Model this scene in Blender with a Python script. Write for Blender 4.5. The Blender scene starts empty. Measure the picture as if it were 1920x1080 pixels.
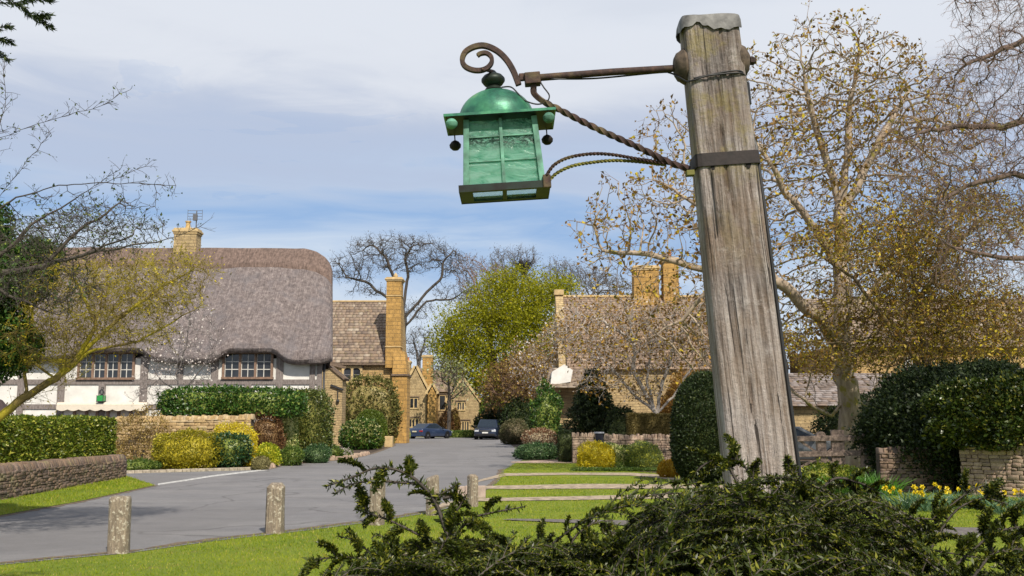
import bpy, bmesh, math, random
import numpy as np
from mathutils import Vector, Matrix, noise as mnoise

rng = np.random.default_rng(7)
random.seed(7)
scn = bpy.context.scene
COL = scn.collection
R = math.radians

# ------------------------------------------------------------------ camera
FPX = 1900.0                      # focal length in pixels of a 1920 wide frame
EYE = 1.65
TH = math.atan(250.0 / FPX)       # the camera looks slightly up
cam_d = bpy.data.cameras.new("camera")
cam = bpy.data.objects.new("camera", cam_d)
COL.objects.link(cam)
cam_d.sensor_width = 36.0
cam_d.lens = 36.0 * FPX / 1920.0
cam_d.clip_start = 0.05
cam_d.clip_end = 6000
cam.location = (0, 0, EYE)
cam.rotation_euler = (R(90) + TH, 0, 0)
scn.camera = cam

# ------------------------------------------------------------------ light
scn.view_settings.view_transform = 'Standard'
scn.view_settings.look = 'None'
scn.view_settings.gamma = 1.0
scn.view_settings.exposure = 0.0
SUN_EL, SUN_AZ = R(44), R(158)    # azimuth clockwise from +Y: behind the camera, to the right
sdir = Vector((math.sin(SUN_AZ) * math.cos(SUN_EL), math.cos(SUN_AZ) * math.cos(SUN_EL), math.sin(SUN_EL)))
sl = bpy.data.lights.new("sun", 'SUN')
sl.energy = 5.0
sl.angle = R(0.8)
sl.color = (1.0, 0.92, 0.79)
so = bpy.data.objects.new("sun", sl)
COL.objects.link(so)
so.rotation_euler = (-sdir).to_track_quat('-Z', 'Y').to_euler()
so.location = (20, -20, 30)

w = bpy.data.worlds.new("World")
scn.world = w
w.use_nodes = True
wt = w.node_tree
wt.nodes.clear()
def wn(t, **k):
    n = wt.nodes.new(t)
    for a, b in k.items():
        setattr(n, a, b)
    return n
wout = wn('ShaderNodeOutputWorld')
wbg = wn('ShaderNodeBackground')
wbg.inputs['Strength'].default_value = 0.1
sky = wn('ShaderNodeTexSky', sky_type='NISHITA', sun_disc=False, sun_elevation=SUN_EL, sun_rotation=SUN_AZ)
sky.air_density = 1.0; sky.dust_density = 0.6; sky.ozone_density = 2.0
tc = wn('ShaderNodeTexCoord')
sep = wn('ShaderNodeSeparateXYZ')
wt.links.new(tc.outputs['Generated'], sep.inputs[0])
def wmath(op, a, b=None, clamp=False):
    n = wn('ShaderNodeMath', operation=op)
    n.use_clamp = clamp
    for i, v in enumerate([a, b]):
        if v is None: continue
        if isinstance(v, (int, float)): n.inputs[i].default_value = v
        else: wt.links.new(v, n.inputs[i])
    return n.outputs[0]
def wnoise(scale, detail, rough, sx, sy, sz, off=(0, 0, 0), dist=0.0):
    m = wn('ShaderNodeMapping')
    m.inputs['Scale'].default_value = (sx, sy, sz)
    m.inputs['Location'].default_value = off
    wt.links.new(tc.outputs['Generated'], m.inputs[0])
    n = wn('ShaderNodeTexNoise')
    n.inputs['Scale'].default_value = scale
    n.inputs['Detail'].default_value = detail
    n.inputs['Roughness'].default_value = rough
    n.inputs['Distortion'].default_value = dist
    wt.links.new(m.outputs[0], n.inputs['Vector'])
    return n.outputs['Fac']
def wramp(fac, stops):
    n = wn('ShaderNodeValToRGB')
    cr = n.color_ramp
    cr.interpolation = 'B_SPLINE'
    while len(cr.elements) > 1: cr.elements.remove(cr.elements[-1])
    for i, (p, c) in enumerate(stops):
        e = cr.elements[0] if i == 0 else cr.elements.new(p)
        e.position = p
        e.color = (c, c, c, 1) if isinstance(c, (int, float)) else (*c, 1)
    wt.links.new(fac, n.inputs[0])
    return n.outputs[0]
n1 = wnoise(1.6, 5, 0.5, 1.0, 1.0, 4.5, (3.1, 0, 0.4), 0.6)
n2 = wnoise(3.5, 8, 0.6, 1.2, 1.0, 5.5, (0.3, 2, 1.7), 1.2)
nn = wmath('ADD', wmath('MULTIPLY', wmath('SUBTRACT', n1, 0.5), 0.22), wmath('MULTIPLY', wmath('SUBTRACT', n2, 0.5), 0.09))
zz = wmath('ADD', sep.outputs[2], nn)
# cloud brightness in bands of altitude (layers of stratus), broken up by noise
cloud = wramp(zz, [(0.0, (.66, .75, .86)), (0.12, (.64, .74, .87)), (0.18, (.52, .63, .80)), (0.225, (.47, .56, .74)), (0.285, (.50, .57, .72)), (0.325, (.78, .81, .87)), (0.40, (.74, .79, .88)), (0.6, (.45, .50, .60)), (1.0, (.4, .45, .55))])
cl10 = wn('ShaderNodeVectorMath', operation='SCALE'); cl10.inputs['Scale'].default_value = 10.0; wt.links.new(cloud, cl10.inputs[0]); cloud = cl10.outputs[0]
blue = wn('ShaderNodeRGB'); blue.outputs[0].default_value = (1.5, 3.7, 7.6, 1)
skyb = wn('ShaderNodeMix', data_type='RGBA')
skyb.inputs['Factor'].default_value = 0.75
wt.links.new(sky.outputs[0], skyb.inputs[6]); wt.links.new(blue.outputs[0], skyb.inputs[7])
n3 = wnoise(2.2, 7, 0.6, 1.1, 1.0, 6.0, (1.3, 5.0, 0.2), 0.8)
dz = wmath('ABSOLUTE', wmath('SUBTRACT', zz, 0.165))
gapw = wmath('MULTIPLY', wmath('SUBTRACT', 0.042, dz, True), 15.0)
cov = wmath('ADD', wmath('MULTIPLY', wmath('SUBTRACT', n3, 0.62), -9.0), 0.35, False)
cov2 = wmath('SUBTRACT', wmath('MAXIMUM', wmath('ADD', cov, 1.0, True), 0.90), gapw, True)
cov3 = wmath('MAXIMUM', cov2, 0.25)
mx = wn('ShaderNodeMix', data_type='RGBA')
wt.links.new(cov3, mx.inputs['Factor'])
wt.links.new(skyb.outputs[2], mx.inputs[6]); wt.links.new(cloud, mx.inputs[7])
wt.links.new(mx.outputs[2], wbg.inputs['Color'])
wt.links.new(wbg.outputs[0], wout.inputs[0])

# ------------------------------------------------------------------ where things stand
fw = np.array([0, math.cos(TH), math.sin(TH)]); up = np.array([0, -math.sin(TH), math.cos(TH)]); rt = np.array([1.0, 0, 0])
def P(px, py, Y):
    """point on the upright plane at distance Y that the survey direction (px,py) meets"""
    d = fw * FPX + rt * (px - 960) + up * (540 - py)
    t = Y / d[1]
    return np.array([d[0] * t, Y, EYE + d[2] * t])
def G(px, py, z=0.0):
    d = fw * FPX + rt * (px - 960) + up * (540 - py)
    t = (z - EYE) / d[2]
    return np.array([d[0] * t, d[1] * t, z])
def X(px, Y, py=740): return float(P(px, py, Y)[0])
def Z(py, Y): return float(P(960, py, Y)[2])

# ------------------------------------------------------------------ materials
MATS = {}
class NT:
    def __init__(s, name):
        s.m = bpy.data.materials.new(name); s.m.use_nodes = True
        s.t = s.m.node_tree; s.t.nodes.clear()
        s.out = s.n('ShaderNodeOutputMaterial')
        s.b = s.n('ShaderNodeBsdfPrincipled')
        s.l(s.b.outputs[0], s.out.inputs[0])
        s.tc = s.n('ShaderNodeTexCoord')
    def n(s, t, **k):
        n = s.t.nodes.new(t)
        for a, b in k.items(): setattr(n, a, b)
        return n
    def l(s, a, b): s.t.links.new(a, b)
    def mapping(s, scale=(1, 1, 1), rot=(0, 0, 0), loc=(0, 0, 0), src='Object'):
        m = s.n('ShaderNodeMapping')
        m.inputs['Scale'].default_value = scale; m.inputs['Rotation'].default_value = rot; m.inputs['Location'].default_value = loc
        s.l(s.tc.outputs[src], m.inputs[0]); return m.outputs[0]
    def noise(s, scale, detail=4, rough=0.5, vec=None, dist=0.0, out='Fac'):
        n = s.n('ShaderNodeTexNoise')
        n.inputs['Scale'].default_value = scale; n.inputs['Detail'].default_value = detail
        n.inputs['Roughness'].default_value = rough; n.inputs['Distortion'].default_value = dist
        s.l(vec if vec is not None else s.tc.outputs['Object'], n.inputs['Vector'])
        return n.outputs[out]
    def ramp(s, fac, stops, interp='LINEAR'):
        n = s.n('ShaderNodeValToRGB'); cr = n.color_ramp; cr.interpolation = interp
        while len(cr.elements) > 1: cr.elements.remove(cr.elements[-1])
        for i, (p, c) in enumerate(stops):
            e = cr.elements[0] if i == 0 else cr.elements.new(p)
            e.position = p
            e.color = (c, c, c, 1) if isinstance(c, (int, float)) else (*c, 1)
        s.l(fac, n.inputs[0]); return n.outputs[0]
    def mix(s, fac, a, b, mode='MIX'):
        n = s.n('ShaderNodeMix', data_type='RGBA', blend_type=mode)
        for v, i in ((fac, 0), (a, 6), (b, 7)):
            if isinstance(v, (int, float)): n.inputs[i].default_value = v
            elif isinstance(v, tuple): n.inputs[i].default_value = (*v, 1)
            else: s.l(v, n.inputs[i])
        return n.outputs[2]
    def math(s, op, a, b=None, clamp=False):
        n = s.n('ShaderNodeMath', operation=op); n.use_clamp = clamp
        for i, v in enumerate([a, b]):
            if v is None: continue
            if isinstance(v, (int, float)): n.inputs[i].default_value = v
            else: s.l(v, n.inputs[i])
        return n.outputs[0]
    def bump(s, h, dist=0.01, strength=1.0, normal=None):
        n = s.n('ShaderNodeBump'); n.inputs['Distance'].default_value = dist; n.inputs['Strength'].default_value = strength
        s.l(h, n.inputs['Height'])
        if normal is not None: s.l(normal, n.inputs['Normal'])
        s.l(n.outputs[0], s.b.inputs['Normal']); return n.outputs[0]
    def island(s):
        g = s.n('ShaderNodeNewGeometry'); return g.outputs['Random Per Island']
    def col(s, c):
        if isinstance(c, tuple): s.b.inputs['Base Color'].default_value = (*c, 1)
        else: s.l(c, s.b.inputs['Base Color'])
    def set(s, **k):
        for a, b in k.items():
            s.b.inputs[a.replace('_', ' ')].default_value = b

def plain(name, c, rough=0.7, metal=0.0, var=0.15, scale=8.0, bump=0.0, coat=0.0):
    if name in MATS: return MATS[name]
    t = NT(name)
    n = t.noise(scale, 6, 0.6)
    d = tuple(max(0, x * (1 - var * 1.6)) for x in c); e = tuple(x * (1 + var) for x in c)
    t.col(t.ramp(n, [(0.3, d), (0.7, e)]))
    t.set(Roughness=rough, Metallic=metal)
    if coat: t.b.inputs['Coat Weight'].default_value = coat
    if bump: t.bump(n, bump)
    MATS[name] = t.m
    return t.m

def leafmat(name, c1, c2, c3=None, rough=0.5, trans=0.3, nscale=1.5, p3=0.12, spec=0.4):
    if name in MATS: return MATS[name]
    t = NT(name)
    isl = t.island()
    n = t.noise(nscale, 4, 0.6)
    f = t.math('ADD', t.math('MULTIPLY', isl, 0.55), t.math('MULTIPLY', t.math('SUBTRACT', n, 0.22), 0.8))
    st = [(0.15, c1), (0.85, c2)]
    col = t.ramp(f, st)
    if c3:
        sel = t.math('GREATER_THAN', t.math('FRACT', t.math('MULTIPLY', isl, 37.7)), 1 - p3)
        col = t.mix(sel, col, c3)
    t.col(col)
    t.set(Roughness=rough)
    t.b.inputs['Specular IOR Level'].default_value = spec
    if trans > 0:
        tr = t.n('ShaderNodeBsdfTranslucent'); t.l(col, tr.inputs[0])
        ms = t.n('ShaderNodeMixShader'); ms.inputs[0].default_value = trans
        t.l(t.b.outputs[0], ms.inputs[1]); t.l(tr.outputs[0], ms.inputs[2]); t.l(ms.outputs[0], t.out.inputs[0])
    MATS[name] = t.m
    return t.m

def barkmat(name, c1, c2, lichen=None, scale=6.0, lw=0.5):
    if name in MATS: return MATS[name]
    t = NT(name)
    n = t.noise(scale, 6, 0.65, t.mapping((1, 1, 0.35)))
    col = t.ramp(n, [(0.3, c1), (0.7, c2)])
    if lichen:
        m = t.noise(2.2, 5, 0.6)
        col = t.mix(t.ramp(m, [(lw, 0.0), (lw + 0.08, 1.0)]), col, lichen)
    t.col(col); t.set(Roughness=0.9); t.bump(n, 0.02)
    MATS[name] = t.m
    return t.m

def stonemat(name, cols, scale=14.0, moss=None, rough=0.9):
    """rubble laid as separate stones: colour per stone, lichen and grain on top"""
    if name in MATS: return MATS[name]
    t = NT(name)
    isl = t.island()
    k = len(cols)
    col = t.ramp(isl, [(i / (k - 1), c) for i, c in enumerate(cols)])
    n = t.noise(scale, 7, 0.65)
    col = t.mix(0.75, col, t.ramp(n, [(0.3, 0.55), (0.65, 1.15)]), 'MULTIPLY')
    n2 = t.noise(3.0, 5, 0.6)
    if moss: col = t.mix(t.ramp(n2, [(0.55, 0.0), (0.68, 0.8)]), col, moss)
    t.col(col); t.set(Roughness=rough); t.bump(n, 0.02)
    MATS[name] = t.m
    return t.m

def masonry(name, c1, c2, mortar, bw=0.34, bh=0.13, stain=None):
    """coursed stone wall; works on walls facing any upright direction"""
    if name in MATS: return MATS[name]
    t = NT(name)
    sp = t.n('ShaderNodeSeparateXYZ'); t.l(t.tc.outputs['Object'], sp.inputs[0])
    cb = t.n('ShaderNodeCombineXYZ')
    t.l(t.math('ADD', sp.outputs[0], sp.outputs[1]), cb.inputs[0]); t.l(sp.outputs[2], cb.inputs[1])
    nv = t.noise(0.9, 3, 0.5, out='Color')
    ad = t.n('ShaderNodeVectorMath', operation='MULTIPLY_ADD')
    t.l(nv, ad.inputs[0]); ad.inputs[1].default_value = (0.5, 0.12, 0); t.l(cb.outputs[0], ad.inputs[2])
    br = t.n('ShaderNodeTexBrick')
    t.l(ad.outputs[0], br.inputs['Vector'])
    br.inputs['Color1'].default_value = (*c1, 1); br.inputs['Color2'].default_value = (*c2, 1); br.inputs['Mortar'].default_value = (*mortar, 1)
    br.inputs['Scale'].default_value = 1.0; br.inputs['Mortar Size'].default_value = 0.012
    br.inputs['Brick Width'].default_value = bw; br.inputs['Row Height'].default_value = bh; br.inputs['Bias'].default_value = 0.1
    br.offset = 0.37; br.squash = 0.7; br.squash_frequency = 3
    n = t.noise(2.2, 6, 0.65); n2 = t.noise(13, 5, 0.6)
    col = t.mix(0.8, br.outputs['Color'], t.ramp(n, [(0.28, 0.55), (0.7, 1.2)]), 'MULTIPLY')
    col = t.mix(0.5, col, t.ramp(n2, [(0.3, 0.5), (0.7, 1.2)]), 'MULTIPLY')
    if stain: col = t.mix(t.ramp(t.noise(0.8, 5, 0.7), [(0.5, 0.0), (0.65, 0.7)]), col, stain)
    t.col(col); t.set(Roughness=0.92)
    h = t.math('ADD', t.math('MULTIPLY', br.outputs['Fac'], -1.0), t.math('MULTIPLY', n2, 0.8))
    t.bump(h, 0.03)
    MATS[name] = t.m
    return t.m

# ------------------------------------------------------------------ mesh building
def mesh_np(name, verts, faces, mat=None, smooth=False):
    verts = np.ascontiguousarray(verts, dtype=np.float32); faces = np.ascontiguousarray(faces, dtype=np.int32)
    me = bpy.data.meshes.new(name)
    nf, k = faces.shape
    me.vertices.add(len(verts)); me.vertices.foreach_set('co', verts.ravel())
    me.loops.add(nf * k); me.loops.foreach_set('vertex_index', faces.ravel())
    me.polygons.add(nf); me.polygons.foreach_set('loop_start', np.arange(0, nf * k, k, dtype=np.int32))
    try: me.polygons.foreach_set('loop_total', np.full(nf, k, dtype=np.int32))
    except Exception: pass
    me.update(calc_edges=True); me.validate()
    if smooth: me.polygons.foreach_set('use_smooth', np.ones(len(me.polygons), dtype=bool))
    if mat: me.materials.append(mat)
    return me

def tag(o, label=None, cat=None, group=None, kind=None):
    if label: o['label'] = label
    if cat: o['category'] = cat
    if group: o['group'] = group
    if kind: o['kind'] = kind
    return o

def origin_of(parent):
    p = parent; v = Vector((0, 0, 0))
    while p is not None: v += Vector(p.location); p = p.parent
    return np.array(v)

def link(name, me, parent=None, loc=None):
    """me is in world coordinates; it is shifted so the object sits at its parent's origin (or at loc)"""
    o = bpy.data.objects.new(name, me); COL.objects.link(o)
    if parent is not None:
        o.parent = parent
        off = origin_of(parent)
    elif loc is not None:
        o.location = loc; off = np.array(loc)
    else: off = np.zeros(3)
    if np.any(off):
        me.transform(Matrix.Translation(Vector(-off)))
    return o

def thing(name, label, cat, loc=(0, 0, 0), group=None, kind=None):
    o = bpy.data.objects.new(name, None); COL.objects.link(o)
    o.empty_display_size = 0.2
    o.location = tuple(float(v) for v in loc)
    return tag(o, label, cat, group, kind)

class MB:
    """collects boxes, prisms, tubes and lathes into one mesh (world coordinates)"""
    def __init__(s): s.v = []; s.f = []
    def add(s, vs, fs):
        b = len(s.v); s.v += [tuple(float(c) for c in v) for v in vs]; s.f += [tuple(i + b for i in f) for f in fs]
    def hexa(s, c):
        s.add(c, [(0, 3, 2, 1), (4, 5, 6, 7), (0, 1, 5, 4), (1, 2, 6, 5), (2, 3, 7, 6), (3, 0, 4, 7)])
    def box(s, x0, x1, y0, y1, z0, z1):
        s.hexa([(x0, y0, z0), (x1, y0, z0), (x1, y1, z0), (x0, y1, z0), (x0, y0, z1), (x1, y0, z1), (x1, y1, z1), (x0, y1, z1)])
    def obox(s, c, ax, ay, az):
        """box centred on c with half-axis vectors"""
        c, ax, ay, az = map(np.array, (c, ax, ay, az))
        s.hexa([c - ax - ay - az, c + ax - ay - az, c + ax + ay - az, c - ax + ay - az, c - ax - ay + az, c + ax - ay + az, c + ax + ay + az, c - ax + ay + az])
    def bar(s, a, b, w, d, upv=(0, 0, 1)):
        a = np.array(a, float); b = np.array(b, float); t = b - a; L = np.linalg.norm(t); t /= L
        u = np.cross(np.array(upv, float), t)
        if np.linalg.norm(u) < 1e-6: u = np.cross((1, 0, 0), t)
        u /= np.linalg.norm(u); v = np.cross(t, u)
        s.obox((a + b) / 2, t * L / 2, u * w / 2, v * d / 2)
    def prism(s, poly, ext):
        """poly: list of 3D points of a flat outline; ext: extrusion vector"""
        n = len(poly); poly = [np.array(p, float) for p in poly]; ext = np.array(ext, float)
        vs = poly + [p + ext for p in poly]
        fs = [tuple(range(n - 1, -1, -1)), tuple(range(n, 2 * n))] + [(i, (i + 1) % n, (i + 1) % n + n, i + n) for i in range(n)]
        s.add(vs, fs)
    def tube(s, pts, rad, k=8, cap=True, flat=None):
        pts = [np.array(p, float) for p in pts]
        if isinstance(rad, (int, float)): rad = [rad] * len(pts)
        u = None; rings = []
        for i, p in enumerate(pts):
            t = pts[min(i + 1, len(pts) - 1)] - pts[max(i - 1, 0)]; t = t / (np.linalg.norm(t) + 1e-12)
            if u is None:
                u = np.cross(t, (0.13, 0.2, 0.97)) if abs(t[2]) < 0.9 else np.cross(t, (0.9, 0.3, 0.1))
            u = u - t * np.dot(u, t); u /= np.linalg.norm(u) + 1e-12; v = np.cross(t, u)
            rings.append([p + rad[i] * (math.cos(2 * math.pi * j / k) * u + math.sin(2 * math.pi * j / k) * v) for j in range(k)])
        vs = [q for r in rings for q in r]; fs = []
        for i in range(len(pts) - 1):
            for j in range(k):
                fs.append((i * k + j, i * k + (j + 1) % k, (i + 1) * k + (j + 1) % k, (i + 1) * k + j))
        if cap:
            fs.append(tuple(range(k - 1, -1, -1))); fs.append(tuple((len(pts) - 1) * k + j for j in range(k)))
        s.add(vs, fs)
    def lathe(s, prof, c, axis=(0, 0, 1), k=24, xa=None):
        """prof: (radius, height) pairs along axis from c"""
        c = np.array(c, float); a = np.array(axis, float); a /= np.linalg.norm(a)
        u = np.array(xa, float) if xa is not None else np.cross(a, (0.3, 0.9, 0.1)); u = u - a * np.dot(a, u); u /= np.linalg.norm(u); v = np.cross(a, u)
        vs = []; fs = []
        for (r, h) in prof:
            for j in range(k):
                an = 2 * math.pi * j / k
                vs.append(c + a * h + r * (math.cos(an) * u + math.sin(an) * v))
        for i in range(len(prof) - 1):
            for j in range(k):
                fs.append((i * k + j, i * k + (j + 1) % k, (i + 1) * k + (j + 1) % k, (i + 1) * k + j))
        fs.append(tuple(range(k - 1, -1, -1))); fs.append(tuple((len(prof) - 1) * k + j for j in range(k)))
        s.add(vs, fs)
    def ball(s, c, r, k=12, squash=1.0):
        pr = [(max(1e-4, r * math.sin(math.pi * i / 8)), -r * squash * math.cos(math.pi * i / 8)) for i in range(9)]
        s.lathe(pr, c, k=k)
    def build(s, name, mat, parent=None, smooth=False, bevel=0.0, loc=None, auto=False):
        me = bpy.data.meshes.new(name); me.from_pydata(s.v, [], s.f)
        bm = bmesh.new(); bm.from_mesh(me)
        bmesh.ops.recalc_face_normals(bm, faces=bm.faces); bm.to_mesh(me); bm.free()
        me.materials.append(mat)
        if smooth:
            me.polygons.foreach_set('use_smooth', np.ones(len(me.polygons), dtype=bool))
            if auto:
                try: me.set_sharp_from_angle(angle=R(40))
                except Exception: pass
        o = link(name, me, parent, loc)
        if bevel:
            b = o.modifiers.new('bevel', 'BEVEL'); b.width = bevel; b.segments = 2; b.limit_method = 'ANGLE'; b.angle_limit = R(35)
        return o

def vn(p, f=1.0, seed=0):
    """cheap smooth noise in about -1..1 for an (n,3) array"""
    r = np.random.default_rng(seed + 100); out = 0
    for i in range(6):
        k = r.normal(size=3); k = k / np.linalg.norm(k) * f * (0.7 + 0.35 * i)
        out = out + np.sin(p @ k + r.uniform(0, 6.28)) / (1 + 0.3 * i)
    return out / 3.0

QF = np.array([[0, 3, 2, 1], [4, 5, 6, 7], [0, 1, 5, 4], [1, 2, 6, 5], [2, 3, 7, 6], [3, 0, 4, 7]])
def hexas_np(c):
    """c: (n,8,3) corner arrays -> verts, faces"""
    n = len(c)
    return c.reshape(-1, 3), (QF[None] + (np.arange(n) * 8)[:, None, None]).reshape(-1, 4)

def join_np(parts):
    vs = []; fs = []; b = 0
    for v, f in parts:
        if len(v) == 0: continue
        vs.append(v); fs.append(f + b); b += len(v)
    return np.concatenate(vs), np.concatenate(fs)

def unit(a): return a / (np.linalg.norm(a, axis=-1, keepdims=True) + 1e-9)

def leaves_np(pos, L, W, direc=None, spread=1.0, nrm=None, fold=0.15, r=rng):
    """one folded diamond leaf per position; direc: preferred pointing direction(s)"""
    n = len(pos)
    a = r.normal(size=(n, 3))
    if direc is not None: a = direc + a * spread
    a = unit(a)
    b = r.normal(size=(n, 3))
    if nrm is not None: b = np.cross(a, nrm + b * 0.5)
    else: b = np.cross(a, b)
    b = unit(b); c = np.cross(a, b)
    s = (0.45 + 1.15 * r.uniform(0, 1, n) ** 1.3)[:, None]
    Ls = s * (L if np.isscalar(L) else np.asarray(L)[:, None]); Ws = s * (W if np.isscalar(W) else np.asarray(W)[:, None])
    p0 = pos; p2 = pos + a * Ls - c * Ls * fold
    m = pos + a * Ls * 0.45
    v = np.stack([p0, m + b * Ws / 2 + c * Ls * fold, p2, m - b * Ws / 2 + c * Ls * fold], 1).reshape(-1, 3)
    f = np.arange(n * 4).reshape(-1, 4)
    return v, f

def segs_np(A, B, ra, rb, k=3):
    n = len(A); d = unit(B - A)
    ref = np.where(np.abs(d[:, 2:3]) < 0.9, np.array([[0, 0, 1.0]]), np.array([[1.0, 0, 0]]))
    u = unit(np.cross(d, ref)); v = np.cross(d, u)
    an = np.arange(k) * 2 * math.pi / k
    ca, sa = np.cos(an), np.sin(an)
    off = ca[None, :, None] * u[:, None] + sa[None, :, None] * v[:, None]
    ra = np.broadcast_to(ra, (n,)); rb = np.broadcast_to(rb, (n,))
    V = np.concatenate([A[:, None] + off * ra[:, None, None], B[:, None] + off * rb[:, None, None]], 1)
    f = np.array([[j, (j + 1) % k, k + (j + 1) % k, k + j] for j in range(k)])
    return V.reshape(-1, 3), (f[None] + (np.arange(n) * 2 * k)[:, None, None]).reshape(-1, 4)

# ------------------------------------------------------------------ trees by space colonisation
def colonize(attr, lines, step, kill, infl, maxit=200, bias=(0, 0, 0.0), jit=0.25, seed=1, maxn=40000):
    r = np.random.default_rng(seed)
    nodes = []; par = []
    for ln in lines:                       # ln: (parent node index or None / nearest, list of points)
        pts = [np.array(p, float) for p in ln]
        if nodes:
            N = np.array(nodes); j = int(np.argmin(((N - pts[0]) ** 2).sum(1))); prev = j; start = 1
            if ((N[j] - pts[0]) ** 2).sum() > (step * 0.6) ** 2: nodes.append(pts[0]); par.append(j); prev = len(nodes) - 1
        else:
            nodes.append(pts[0]); par.append(-1); prev = 0; start = 1
        for p in pts[start:]:
            a = nodes[prev]; L = np.linalg.norm(p - a); m = max(1, int(round(L / step)))
            wob = r.normal(size=3) * step * 0.10
            for q in range(1, m + 1):
                t = q / m
                nodes.append(a + (p - a) * t + wob * math.sin(math.pi * t * 2) + r.normal(size=3) * step * 0.05 * (q < m)); par.append(prev); prev = len(nodes) - 1
    N = np.array(nodes, dtype=np.float64)
    A = attr.copy()
    idx = np.zeros(len(A), int); dist = np.full(len(A), 1e9)
    def upd(new, base):
        for c in range(0, len(A), 4000):
            d = np.sqrt(((A[c:c + 4000, None] - new[None]) ** 2).sum(2)); m = d.argmin(1); dm = d[np.arange(len(m)), m]
            w_ = dm < dist[c:c + 4000]
            dist[c:c + 4000][w_] = dm[w_]; idx[c:c + 4000][w_] = m[w_] + base
    upd(N, 0)
    allN = [N]; total = len(N); par = list(par); cur = N
    bias = np.array(bias)
    for it in range(maxit):
        keep = dist > kill
        A = A[keep]; idx = idx[keep]; dist = dist[keep]
        if len(A) == 0 or total > maxn: break
        act = dist < infl
        if not act.any(): break
        ids, inv = np.unique(idx[act], return_inverse=True)
        full = np.concatenate(allN) if len(allN) > 1 else allN[0]; allN = [full]
        dv = unit(A[act] - full[idx[act]])
        s = np.zeros((len(ids), 3)); np.add.at(s, inv, dv)
        d = unit(unit(s) + bias + r.normal(size=s.shape) * jit)
        new = full[ids] + d * step
        upd(new, total)
        allN.append(new); par += ids.tolist(); total += len(new)
    return np.concatenate(allN), np.array(par)

def radii(N, par, tip, rmax, power=2.4):
    n = len(N); acc = np.zeros(n); rad = np.zeros(n)
    for i in range(n - 1, -1, -1):
        rad[i] = max(tip, acc[i] ** (1 / power)) if acc[i] > 0 else tip
        p = par[i]
        if p >= 0: acc[p] += rad[i] ** power
    m = rad[0]
    if m > 1e-9:
        g = math.log(rmax / tip) / math.log(max(m / tip, 1.0001))
        rad = tip * (rad / tip) ** g
    return rad

def limbs(N, par, rad, thin, k=7):
    """thick limbs as continuous tubes, thin ones as separate 4-sided segments"""
    n = len(N); child = [-1] * n
    for i in range(n):
        p = par[i]
        if p >= 0 and (child[p] < 0 or rad[i] > rad[child[p]]): child[p] = i
    thick = MB()
    done = set()
    for i in range(n):
        if rad[i] < thin: continue
        p = par[i]
        if p >= 0 and child[p] == i: continue          # continues its parent's chain
        ch = [i]
        while child[ch[-1]] >= 0 and rad[child[ch[-1]]] >= thin: ch.append(child[ch[-1]])
        if child[ch[-1]] >= 0: ch.append(child[ch[-1]])
        pts = [N[j] for j in ch]; rr = [rad[j] for j in ch]
        if p >= 0: pts = [N[p]] + pts; rr = [rad[i]] + rr
        if len(pts) >= 2: thick.tube(pts, rr, k=k, cap=False)
    parts = []
    if thick.v: parts.append((np.array(thick.v), np.array(thick.f)))
    sel = np.array([i for i in range(n) if par[i] >= 0 and rad[i] < thin], dtype=int)
    if len(sel):
        pr = np.minimum(rad[par[sel]], rad[sel] * 1.25)
        parts.append(segs_np(N[par[sel]], N[sel], pr, rad[sel], 3))
    return join_np(parts)

def twigs(N, par, rad, per_tip, length, r0, maxrad, seed=3, droop=0.0, gen2=2, up_=0.3):
    """fine twigs from thin nodes; returns parts and twig points (tips and along) for leaves"""
    r = np.random.default_rng(seed)
    sel = np.where((rad < maxrad) & (par >= 0))[0]
    src = np.repeat(sel, per_tip)
    if len(src) == 0: return [], np.zeros((0, 3)), np.zeros((0, 3))
    base = N[src]; dirp = unit(N[src] - N[par[src]])
    d = unit(dirp * 0.8 + r.normal(size=base.shape) * 0.75 + np.array([0, 0, up_]))
    Ls = length * r.uniform(0.5, 1.3, len(src))[:, None]
    parts = []; P1 = base + d * Ls * 0.5
    d2 = unit(d + r.normal(size=d.shape) * 0.3 + np.array([0, 0, -droop])); P2 = P1 + d2 * Ls * 0.5
    parts.append(segs_np(base, P1, r0, r0 * 0.8)); parts.append(segs_np(P1, P2, r0 * 0.8, r0 * 0.5))
    pts = [P2, P1]; dirs = [d2, d]
    for g in range(gen2):
        t = r.uniform(0.2, 0.9, len(src))[:, None]
        b = base + (P1 - base) * np.minimum(1, t * 2) + (P2 - P1) * np.maximum(0, t * 2 - 1)
        dd = unit(d2 * 0.7 + r.normal(size=d.shape) * 0.7 + np.array([0, 0, -droop])); e = b + dd * Ls * 0.45
        parts.append(segs_np(b, e, r0 * 0.6, r0 * 0.4)); pts.append(e); dirs.append(dd)
    return parts, np.concatenate(pts), np.concatenate(dirs)

def crown_pts(ells, n, seed=5, lump=0.0, hollow=0.0, lf=1.0):
    """points spread through ellipsoids given as (centre xyz, radii xyz, weight)"""
    r = np.random.default_rng(seed); out = []
    ws = np.array([e[2] if len(e) > 2 else e[1][0] * e[1][1] * e[1][2] for e in ells], float); ws /= ws.sum()
    for e, w_ in zip(ells, ws):
        m = int(n * w_) + 1
        q = unit(r.normal(size=(m * 2, 3))) * (r.uniform(hollow, 1, (m * 2, 1)) ** (1 / 3 if hollow == 0 else 1))
        p = np.array(e[0]) + q * np.array(e[1])
        if lump > 0: p = p[vn(p, lf, seed) > -lump + r.uniform(-0.3, 0.3, len(p))]
        out.append(p[:m])
    return np.concatenate(out)

def E(px, py, rx, ry, Y, depth, wgt=None):
    """crown ellipsoid centred on survey direction (px,py) at distance Y; rx, ry given as survey angles"""
    c = P(px, py, Y); s = Y / FPX
    e = (c, (rx * s, depth, ry * s))
    return e + ((wgt,) if wgt is not None else ())

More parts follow.
